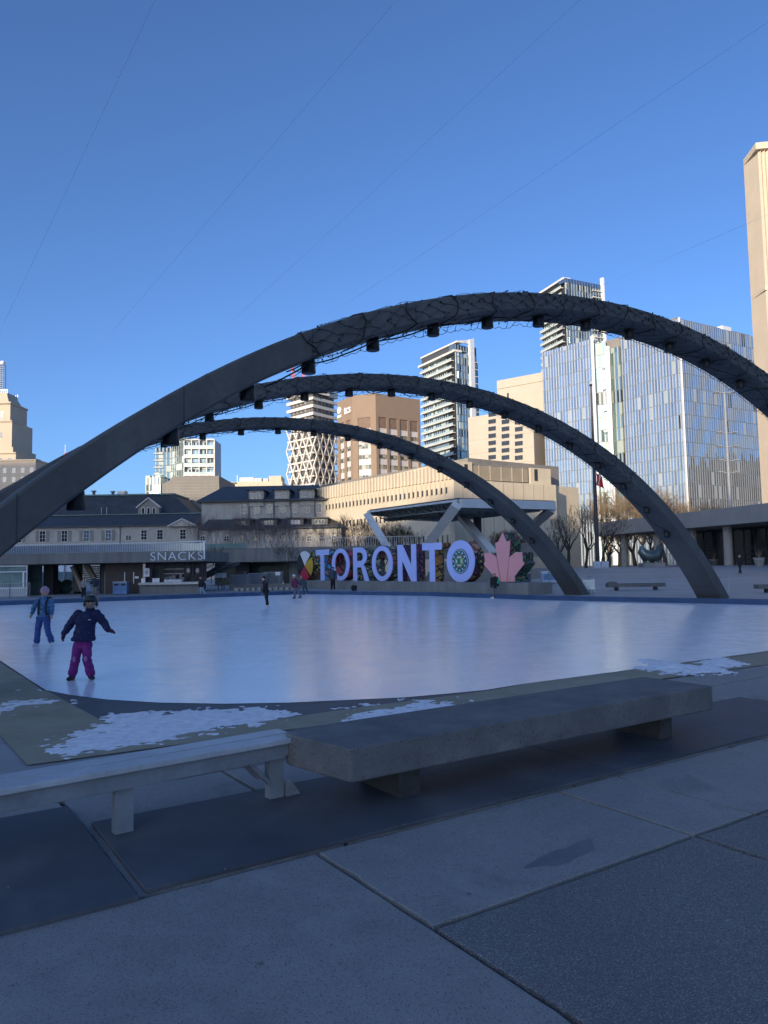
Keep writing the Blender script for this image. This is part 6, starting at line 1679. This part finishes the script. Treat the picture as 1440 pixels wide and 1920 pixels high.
    # footwear
    for s_ in 'LR':
        n_, to = V['an' + s_], V['to' + s_]; g = MB(); dr = (to - n_); dr.z = 0; dr = dr.normalized() if dr.length > 1e-4 else Vector((0, -1, 0))
        up = .028*L if cloth.get('skates') else 0
        heel = Vector((n_.x, n_.y, n_.z - .035*L)) - dr*.018*L; toe = heel + dr*.115*L
        limb(g, [n_ + Vector((0, 0, .02*L)), n_ - Vector((0, 0, .012*L)), heel], [.034*L, .034*L, .030*L]); limb(g, [heel, heel.lerp(toe, .6), toe], [.030*L, .028*L, .023*L])
        bo = fuse(g, 'skate_boot' if cloth.get('skates') else 'shoe', cloth['boots'], t, vx*.9, 2)
        if cloth.get('skates'):
            q = MB(); zb = heel.z - .026*L; c0 = heel - dr*.02*L; c1 = toe + dr*.02*L; zl = min(zb - .002, zb - .026*L)
            q.bar(Vector((c0.x, c0.y, zl)), Vector((c1.x, c1.y, zl)), .005, .016*L)
            q.bar(Vector((heel.x, heel.y, zl)), Vector((heel.x, heel.y, zb + .006)), .012, .02*L); q.bar(Vector((toe.x, toe.y, zl)) - dr*.01, Vector((toe.x, toe.y, zb + .006)) - dr*.01, .012, .02*L)
            q.build('skate_blade', mat('skate_steel', (.5, .52, .55), .25, .05, 3, metal=.7), bo)
    # headwear or hair
    hd = cloth.get('head'); 
    if hd == 'beanie':
        g = MB(); solid(g, [(hc + Vector((0, 0, -hr*.12)), hr*1.06, hr*1.1), (hc + Vector((0, 0, hr*.3)), hr*1.10, hr*1.14), (hc + Vector((0, 0, hr*.9)), hr*.88, hr*.92), (hc + Vector((0, 0, hr*1.3)), hr*.45, hr*.5), (hc + Vector((0, 0, hr*1.42)), hr*.1, hr*.1)])
        fuse(g, 'beanie', cloth['hat'], t, vx*.8, 2)
    elif hd == 'helmet':
        g = MB(); up = Vector((0, 0, 1)); solid(g, [(hc + up*hr*.02 - look*hr*.12, hr*1.16, hr*1.18), (hc + up*hr*.35 - look*hr*.08, hr*1.26, hr*1.30), (hc + up*hr*.85, hr*1.10, hr*1.15), (hc + up*hr*1.2, hr*.70, hr*.75), (hc + up*hr*1.32, hr*.2, hr*.2)])
        for s_ in (-1, 1): g.ball(hc + side*s_*hr*1.0 - up*hr*.35, hr*.22, hr*.42, hr*.5, 10, 8)
        h_ = fuse(g, 'helmet', cloth['hat'], t, vx*.7, 2)
        q = MB()
        for s_ in (-.5, 0, .5): q.bar(hc + up*hr*1.27 + side*s_*hr*.9 - look*hr*.5 - up*abs(s_)*hr*.35, hc + up*hr*1.27 + side*s_*hr*.9 + look*hr*.5 - up*abs(s_)*hr*.35, .012, .02)
        q.build('helmet_vents', M_WHITE, h_)
        if near:
            q = MB()
            for k in range(6):
                a = -.9 + 1.8*k/5; dirv = look*math.cos(a) + side*math.sin(a)
                q.tube([hc + dirv*hr*1.28 + up*hr*.15, hc + dirv*hr*1.36 - up*hr*.35, hc + dirv*hr*1.15 - up*hr*.95], .0035, 5, False)
            for zz in (-.15, -.5, -.85): q.tube([hc + (look*math.cos(a_/10) + side*math.sin(a_/10))*hr*(1.36 if zz > -.6 else 1.2) + up*hr*zz for a_ in range(-10, 11, 2)], .0035, 5, False)
            q.build('face_cage', M_DKSTEEL, h_)
    else:
        g = MB(); up = Vector((0, 0, 1)); solid(g, [(hc - look*hr*.25 - up*hr*.3, hr*.86, hr*.86), (hc - look*hr*.12 + up*hr*.25, hr*.98, hr*1.0), (hc + up*hr*.8, hr*.86, hr*.92), (hc + up*hr*1.16, hr*.4, hr*.45)])
        if hd == 'cap': g.ball(hc + up*hr*.45 + look*hr*1.0, hr*.6, hr*.7, hr*.12, 10, 6)
        fuse(g, 'cap' if hd == 'cap' else 'hair', cloth['hat'], t, vx*.8, 2)
    if cloth.get('bag'):
        bm_, off, sz_ = cloth['bag']; g = MB(); c = sh.lerp(hp, .45) + Vector(off)*L; solid(g, [(c + Vector((0, 0, -sz_[2]*L)), sz_[0]*.8*L, sz_[1]*.8*L), (c + Vector((0, 0, -sz_[2]*.6*L)), sz_[0]*L, sz_[1]*L), (c + Vector((0, 0, sz_[2]*.6*L)), sz_[0]*L, sz_[1]*L), (c + Vector((0, 0, sz_[2]*L)), sz_[0]*.7*L, sz_[1]*.7*L)])
        fuse(g, 'bag', bm_, t, vx, 2)
    if cloth.get('straps'):
        for s_ in 'LR':
            a = V['sh' + s_]*.62 + sh*.38; q = MB(); q.tube([a + Vector((0, .07*L, -.02*L)), a + Vector((0, .0, .040*L)), a + Vector((0, -.083*L, -.03*L)), a + Vector((0, -.095*L, -.16*L)), a + Vector(((.01 if s_ == 'R' else -.01)*L, -.06*L, -.24*L))], .016*L, 6); q.build('backpack_strap', M_BLACK, t)
    return t, V, L
def jpx(px, py, head_py, d):
    """photo pixels to units of the figure's height"""
    h = py - head_py; return {k: ((v[0] - px)/h, (py - v[1])/h, v[2] if len(v) > 2 else 0.0) for k, v in d.items()}
def m_print(name, base, spots, scale, thr):
    k = NB(name); v = k.coord(); q = k.noise(v, scale, 3, .6, .6); w = k.noise(v, scale*.4, 2)
    c = k.mix(k.ramp(q, [(thr, 0.0), (thr + .06, 1.0)]), base, spots); c = k.mix(k.ramp(w, [(.5, 0.0), (.7, .5)]), c, tuple(b*.5 for b in base))
    return k.out(c, .75, 0, .3, k.bump(k.noise(v, 18, 3), .5, .01))
M_NAVY = m_print('navy_print_jacket', (.018, .022, .075), (.08, .09, .20), 22, .62)
M_BLUEP = m_print('blue_print_jacket', (.05, .14, .30), (.16, .30, .45), 16, .55)
M_PURP = mat('purple_snow_trousers', (.19, .02, .17), .75, .15, 6, .5, 14); M_BLUET = mat('blue_trousers', (.025, .06, .22), .75, .15, 6, .5, 14)
M_BLK = mat('black_cloth', (.012, .013, .016), .85, .2, 5); M_PLUM = mat('plum_cloth', (.10, .02, .055), .8, .2, 5); M_PINKH = mat('pink_knit', (.42, .26, .34), .85, .1, 12, .5, 60)
M_TEALJ = mat('teal_cloth', (.03, .06, .08), .8, .2, 5); M_GREYT = mat('grey_cloth', (.12, .13, .15), .8, .15, 5); M_DENIM = mat('pale_denim', (.20, .27, .36), .8, .15, 5); M_TANT = mat('tan_cloth', (.22, .19, .15), .8, .1, 5); M_NAVYC = mat('navy_cloth', (.02, .03, .06), .8, .15, 5)
M_HAIR = mat('brown_hair', (.06, .04, .03), .6, .2, 8); M_BLOND = mat('blond_hair', (.35, .26, .16), .6, .2, 8); M_LTCL = mat('pale_patterned_cloth', (.22, .20, .19), .8, .35, 9)
M_WSK = mat('white_skate_leather', (.62, .63, .66), .5, .05, 6); M_BSK = mat('black_skate_leather', (.015, .015, .018), .45, .1, 6)
IZ = ICE_Z
kid = jpx(155, 1275, 1118, dict(head=(168.5, 1132), neck=(167, 1145.5), shL=(146, 1152), shR=(179, 1152.5), elL=(130, 1171, .03), elR=(193.5, 1170, .0), wrL=(121, 1188, -.02), wrR=(205, 1182.5, -.06),
    hipL=(146, 1206), hipR=(163, 1206), knL=(144.5, 1235, -.05), knR=(165.5, 1235, -.05), anL=(134.5, 1265.5, .02), anR=(170, 1264.5, .0), toL=(133, 1273, -.09), toR=(177, 1271.5, -.06)))
kid.update(look=(.35, -.12, -1), hem=.455, hemw=.118, handR=(.9, -.38, -.15), handL=(-.2, -1, -.1))
t, V, L = person('child in navy patterned jacket, purple snow trousers and helmet, arms spread while skating', 155, 1275, 1118, IZ, kid, dict(jacket=M_NAVY, trousers=M_PURP, glove=mat('plum_gloves', (.07, .015, .045), .8, .1, 5), boots=M_BSK, skates=True, head='helmet', hat=mat('black_helmet', (.02, .025, .03), .3, .2, 5), bulk=1.2, flare=1.12, hood=True), near=True)
for s_ in 'LR':
    q = MB(); c = V['kn' + s_]; q.ball(c + Vector((.01, -.052*L, 0)), .022*L, .010*L, .032*L, 10, 6); q.build('knee_patch', mat('knee_patch', (.30, .16, .32), .8, .4, 14), t)
q = MB(); c = V['shR'].lerp(V['hipR'], .22); q.box(c.x - .05, c.x - .01, c.y - .105*L, c.y - .09*L, c.z, c.z + .012); q.build('chest_tag', M_WHITE, t)
boy = jpx(82, 1212, 1101, dict(head=(82.5, 1111), neck=(82.5, 1122), shL=(71, 1127.5), shR=(93, 1127.5), elL=(62, 1139.5, .02), elR=(96.5, 1140), wrL=(60.3, 1150, -.02), wrR=(97, 1152.5, -.02), hipL=(74, 1157), hipR=(87, 1157), knL=(72, 1180, -.03), knR=(90, 1181, -.03), anL=(69, 1204.5), anR=(96.5, 1203.5), toL=(67, 1210, -.08), toR=(102, 1209.5, -.07)))
boy.update(look=(.05, -.15, -1), hem=.49, hemw=.10)
person('child in pink knit hat, blue patterned jacket and blue trousers, skating at the left', 82, 1212, 1101, IZ, boy, dict(jacket=M_BLUEP, trousers=M_BLUET, boots=M_WSK, skates=True, head='beanie', hat=M_PINKH, straps=True, bag=(M_BLK, (0, .13, .05), (.08, .05, .13)), bulk=1.0, flare=1.05), near=True)
# skater in black, seen from the side
q = jpx(500, 1138, 1080, dict(head=(495, 1085), neck=(496.5, 1090), shL=(495, 1093, .05), shR=(499, 1093, -.05), elL=(494, 1103, .06), elR=(495.5, 1104, -.06), wrL=(492, 1111, .06), wrR=(493, 1112, -.07), hipL=(499, 1109, .03), hipR=(500, 1109, -.03), knL=(499, 1122, .03), knR=(501, 1122, -.03), anL=(502, 1133.5, .03), anR=(501, 1134, -.03), toL=(496, 1136, .03), toR=(495, 1136, -.03)))
q.update(look=(-1, -.05, -.25), hem=.46, hemw=.07)
person('slim skater dressed all in black with white skates, alone in mid rink', 500, 1138, 1080, IZ, q, dict(jacket=M_BLK, trousers=M_BLK, boots=M_WSK, skates=True, head='hair', hat=M_BLK, bulk=.85))
q = jpx(557, 1123, 1077, dict(head=(551.5, 1080.5), neck=(553, 1085), shL=(549.5, 1088), shR=(557.5, 1088.5), elL=(548, 1096), elR=(561, 1094), wrL=(550, 1103), wrR=(565, 1099), hipL=(553, 1101), hipR=(557, 1101), knL=(553, 1110, -.04), knR=(560.5, 1110, .02), anL=(552.5, 1119.5), anR=(563.5, 1119), toL=(549, 1121.5, 0), toR=(560, 1121.5, .0)))
q.update(look=(-.7, -.05, -.6))
person('skater in plum jacket, grey trousers and white cap, holding the hand of another skater', 557, 1123, 1077, IZ, q, dict(jacket=M_PLUM, trousers=M_GREYT, boots=M_BSK, skates=True, head='cap', hat=M_WHITE))
q = jpx(571, 1115.5, 1079, dict(head=(565, 1082), neck=(566, 1086), shL=(563.5, 1088.5), shR=(570, 1088), elL=(563, 1094), elR=(574, 1094), wrL=(565, 1099), wrR=(574, 1100), hipL=(568.5, 1098.5), hipR=(572.5, 1098.5), knL=(569, 1106, -.02), knR=(575, 1106, .02), anL=(570, 1113), anR=(577.5, 1112.5), toL=(567, 1115, 0), toR=(575, 1114.5, 0)))
q.update(look=(-.9, -.1, .2))
person('skater in dark teal clothes leaning left, in front of the four colour wheel', 571, 1115.5, 1079, IZ, q, dict(jacket=M_TEALJ, trousers=M_TEALJ, boots=M_GREYT, skates=True, head='cap', hat=M_LTCL))
person('man in dark jacket and black trousers standing before the first letter O', 624.5, 1106, 1063, .0, dict(wrL=(-.15, .5, -.02), elL=(-.16, .64, 0), hem=.46), dict(jacket=M_TEALJ, trousers=M_BLK, boots=M_BLK, head='cap', hat=M_BLK, bulk=1.05))
q = dict(look=(-1, -.05, .1), wrL=(-.14, .44, -.03), elL=(-.13, .62, 0), knL=(-.03, .28, 0), knR=(.08, .28, 0), anL=(-.07, .06, 0), anR=(.10, .06, 0), toL=(-.16, .03, 0), toR=(.02, .03, 0), hem=.40)
person('person in black jacket and jeans with a bright green bag, before the maple leaf', 928, 1122, 1075, IZ, q, dict(jacket=M_BLK, trousers=M_GREYT, boots=M_WSK, skates=True, head='cap', hat=mat('dusty_pink', (.30, .17, .17), .8), bag=(mat('bright_green', (.02, .38, .22), .7), (.13, .02, .02), (.075, .06, .14))))
person('person in dark clothes raising both arms to take a picture, before the stacked barriers', 459.5, 1100, 1072, .0, dict(elL=(-.17, .82, -.02), elR=(.17, .82, -.02), wrL=(-.06, .96, -.08), wrR=(.06, .96, -.08), handL=(.2, 1, -.2), handR=(-.2, 1, -.2)), dict(jacket=M_NAVYC, trousers=M_NAVYC, boots=M_BLK, head='hair', hat=M_BLK))
q = jpx(381, 1118.5, 1080, dict(head=(376, 1083.5), neck=(377, 1087.5), shL=(374, 1090), shR=(381, 1090), elL=(373, 1096), elR=(384.5, 1096.5), wrL=(374, 1102), wrR=(385, 1102), hipL=(376.5, 1101), hipR=(380.5, 1101), knL=(377.5, 1109, -.03), knR=(382, 1108, .0), anL=(379.5, 1116), anR=(386, 1115), toL=(376, 1117.5, 0), toR=(390.5, 1116, 0)))
person('skater in dark jacket and pale jeans carrying a black bag, before the kiosk counter', 381, 1118.5, 1080, IZ, q, dict(jacket=M_BLK, trousers=M_DENIM, boots=M_WSK, skates=True, head='hair', hat=M_HAIR, bag=(M_BLK, (.13, 0, -.22), (.05, .04, .07))))
person('person with pale patterned top and black trousers standing under the pavilion edge', 157, 1120, 1083, .0, dict(look=(1, -.1, -.3), elR=(.12, .64, -.1), wrR=(.16, .58, -.14)), dict(jacket=M_LTCL, trousers=M_BLK, boots=M_BLK, head='cap', hat=M_BLK, bag=(M_BLK, (-.02, -.11, -.22), (.07, .04, .06))))
person('person in navy jacket and tan trousers standing beside the pavilion pillar', 178, 1118, 1079, .0, dict(look=(-1, -.1, .2), elL=(-.14, .66, -.05), wrL=(-.2, .62, -.1)), dict(jacket=M_NAVYC, trousers=M_TANT, boots=M_BLK, head='hair', hat=M_BLK, bulk=1.1))
Yp = next(y for y in [60 + .25*i for i in range(120)] if zg(P(1388, 1075.5, y).x, y) >= P(1388, 1075.5, y).z)
person('man in black walking alone across the square near the right edge', 1388, 1075.5, 1041, zg(P(1388, 1075.5, Yp).x, Yp), dict(look=(-.8, 0, -.3), knL=(-.03, .28, -.06), knR=(.03, .28, .06), anL=(-.08, .05, -.08), anR=(.08, .05, .08), toL=(-.16, .02, -.1), toR=(.04, .02, .08), elL=(-.15, .64, -.06), wrL=(-.2, .56, -.1)), dict(jacket=M_BLK, trousers=M_BLK, boots=M_GREYT, head='hair', hat=M_BLOND), Y=Yp)
q = P(664, 1103.5, 58); t = thing('dark_bag', 'small dark bag standing against the plinth below the letter R', 'bag', (q.x, q.y, 0)); g = MB(); solid(g, [(Vector((0, 0, 0)), .18, .14), (Vector((0, 0, .3)), .24, .18), (Vector((0, 0, .42)), .18, .12)]); g.build('bag_body', M_BLK, t); g = MB(); g.tube([(-.12, 0, .4), (-.06, 0, .56), (.06, 0, .56), (.12, 0, .4)], .018, 6); g.build('handle', M_BLK, t)

# ------------------------------------------------------------------ bare winter trees
def tree(name, label, x, y, z, h, trunk_r, seed, bark, twig, group, spread=.5, first=.22, depth=5, forks=3, cat='tree', up=.25, tw=.012, bigfork=4):
    rnd = random.Random(seed); t = thing(name, label, cat, (x, y, z), rnd.uniform(0, 6), group); tr = MB(); cr = MB()
    def grow(p, d, ln, r, lv):
        pts = [p]; dd = d.copy(); n = 3 if lv < 3 else 2
        for i in range(n):
            dd = (dd + Vector((rnd.uniform(-1, 1), rnd.uniform(-1, 1), rnd.uniform(-.5, 1)))*.16 + Vector((0, 0, up*.12))).normalized(); pts.append(pts[-1] + dd*ln/n)
        r1 = max(r*.62, tw); g = tr if lv <= 1 else cr
        g.tube(pts, [r + (r1 - r)*i/n for i in range(n + 1)], 6 if lv <= 1 else (4 if lv == 2 else 3), False)
        if lv >= depth: return
        k = forks if lv else bigfork
        for j in range(k):
            a = 2*math.pi*(j + rnd.random()*.7)/k; ax = dd.orthogonal().normalized(); ax = Matrix.Rotation(a, 3, dd) @ ax
            sp = spread*rnd.uniform(.6, 1.25) if j or lv == 0 else spread*.35
            nd = (dd*math.cos(sp) + ax*math.sin(sp) + Vector((0, 0, up*rnd.random()))).normalized()
            s = pts[-1] if (j == 0 or lv < 1) else pts[-1].lerp(pts[-2], rnd.random()*.9)
            grow(s, nd, ln*rnd.uniform(.62, .86), r1*rnd.uniform(.62, .9), lv + 1)
    grow(Vector((0, 0, -.2)), Vector((rnd.uniform(-.05, .05), rnd.uniform(-.05, .05), 1)), h*first*1.15, trunk_r, 0)
    zt_ = max(v[2] for v in cr.v); k_ = (h)/zt_
    for m_ in (tr, cr): m_.v = [(v[0]*k_, v[1]*k_, v[2]*k_) for v in m_.v]
    a = tr.build('trunk', bark, t); b = cr.build('crown', twig, t)
    return t
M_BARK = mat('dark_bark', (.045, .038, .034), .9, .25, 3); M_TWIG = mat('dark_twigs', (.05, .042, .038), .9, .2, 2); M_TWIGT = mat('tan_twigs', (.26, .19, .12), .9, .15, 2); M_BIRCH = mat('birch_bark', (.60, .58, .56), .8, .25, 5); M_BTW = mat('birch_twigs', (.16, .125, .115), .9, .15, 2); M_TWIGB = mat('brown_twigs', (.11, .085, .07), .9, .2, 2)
gA = 'dark bare trees left of the flagpole'
for k, (px, Y, h) in enumerate(((1066, 108, 9.0), (1098, 104, 9.6), (1046, 116, 8.6), (1128, 116, 9.2), (1142, 108, 5.6), (1040, 98, 5.6))):
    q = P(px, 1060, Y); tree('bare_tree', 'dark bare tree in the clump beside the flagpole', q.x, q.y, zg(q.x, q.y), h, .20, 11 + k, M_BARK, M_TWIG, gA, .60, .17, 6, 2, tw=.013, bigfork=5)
gB = 'sunlit tan bare trees behind the podium'
for k, (px, Y, h) in enumerate(((1140, 150, 16.5), (1172, 156, 18.0), (1206, 150, 15.5), (1246, 150, 16.5), (1272, 156, 15.0), (1190, 140, 9.0), (1160, 136, 8.0), (1218, 138, 8.5))):
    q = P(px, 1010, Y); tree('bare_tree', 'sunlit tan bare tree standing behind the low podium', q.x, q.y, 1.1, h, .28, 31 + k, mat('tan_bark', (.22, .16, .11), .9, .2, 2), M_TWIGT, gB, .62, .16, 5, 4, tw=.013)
for k, (px, Y, h) in enumerate(((1322, 150, 13.5),)):
    q = P(px, 1010, Y); tree('bare_tree', 'dark bare tree showing above the podium roof at the glass tower foot', q.x, q.y, 1.1, h, .25, 61, M_BARK, M_TWIG, None, .66, .16, 5, 4, tw=.014)
gC = 'slim birches in a row behind the walkway'
rb = random.Random(4)
for k, px in enumerate((372, 384, 396, 413, 429, 445, 459, 470, 484, 497, 511, 526, 541, 556, 572, 588, 604, 622, 640)):
    Y = 97 + rb.uniform(-3, 3); q = P(px, 1010, Y); hh = zpx(px, 965 + rb.uniform(-8, 14) + (6 if px > 560 else 0), Y)
    tree('birch_tree', 'slim pale stemmed birch in the row behind the walkway', q.x, q.y, .3, hh, .12, 80 + k, M_BIRCH if k % 3 != 2 else M_BTW, M_BTW, gC, .42, .46, 5, 3, tw=.011, up=.5, bigfork=4)
gD = 'bare young trees behind the letters'
for k, (px, Y, top, lab) in enumerate(((671, 92, 958, 'bare young tree behind the walkway, nearest the letter R'), (716, 96, 985, 'bare tree in shade under the left side of the stage canopy'), (748, 98, 975, 'bare tree in shade behind the letter N'), (776, 96, 985, 'bare tree in shade behind the second letter T'), (940, 98, 992, 'bare tree in shade left of the maple leaf tip'), (972, 99, 985, 'bare tree in shade just behind the maple leaf'), (690, 94, 990, 'small bare tree behind the middle letter O'), (640, 90, 985, 'bare tree behind the first letter O, by the stone hall corner'))):
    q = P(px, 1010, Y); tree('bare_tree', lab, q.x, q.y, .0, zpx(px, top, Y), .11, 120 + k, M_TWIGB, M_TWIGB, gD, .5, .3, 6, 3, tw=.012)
for k, (px, Y, top, lab) in enumerate(((417, 69, 1021, 'small bare tree in front of the walkway, beside the kiosk end'), (531, 72, 1010, 'small bare tree in front of the walkway, left of the four colour wheel'))):
    q = P(px, 1093, Y); tree('bare_tree', lab, q.x, q.y, 0, zpx(px, top, Y), .07, 140 + k, M_TWIG, M_TWIG, 'small bare trees before the walkway', .55, .42, 5, 3, tw=.012)
# city blocks to the side, outside the frame, mirrored in the glass courthouse
t = thing('brick_block', 'dark brick city block beyond the right edge, mirrored in the glass courthouse', 'building', (215, 190, 0))
boxp('wall', m_gridwall('brick_wall', (.12, .07, .05), (.05, .05, .055), 3.4, 3.6), t, -18, 25, -40, 45, -1, 33); boxp('upper_block', m_gridwall('brick_wall2', (.13, .085, .06), (.05, .05, .055), 3.4, 3.6), t, -12, 25, -12, 20, 33.01, 43)
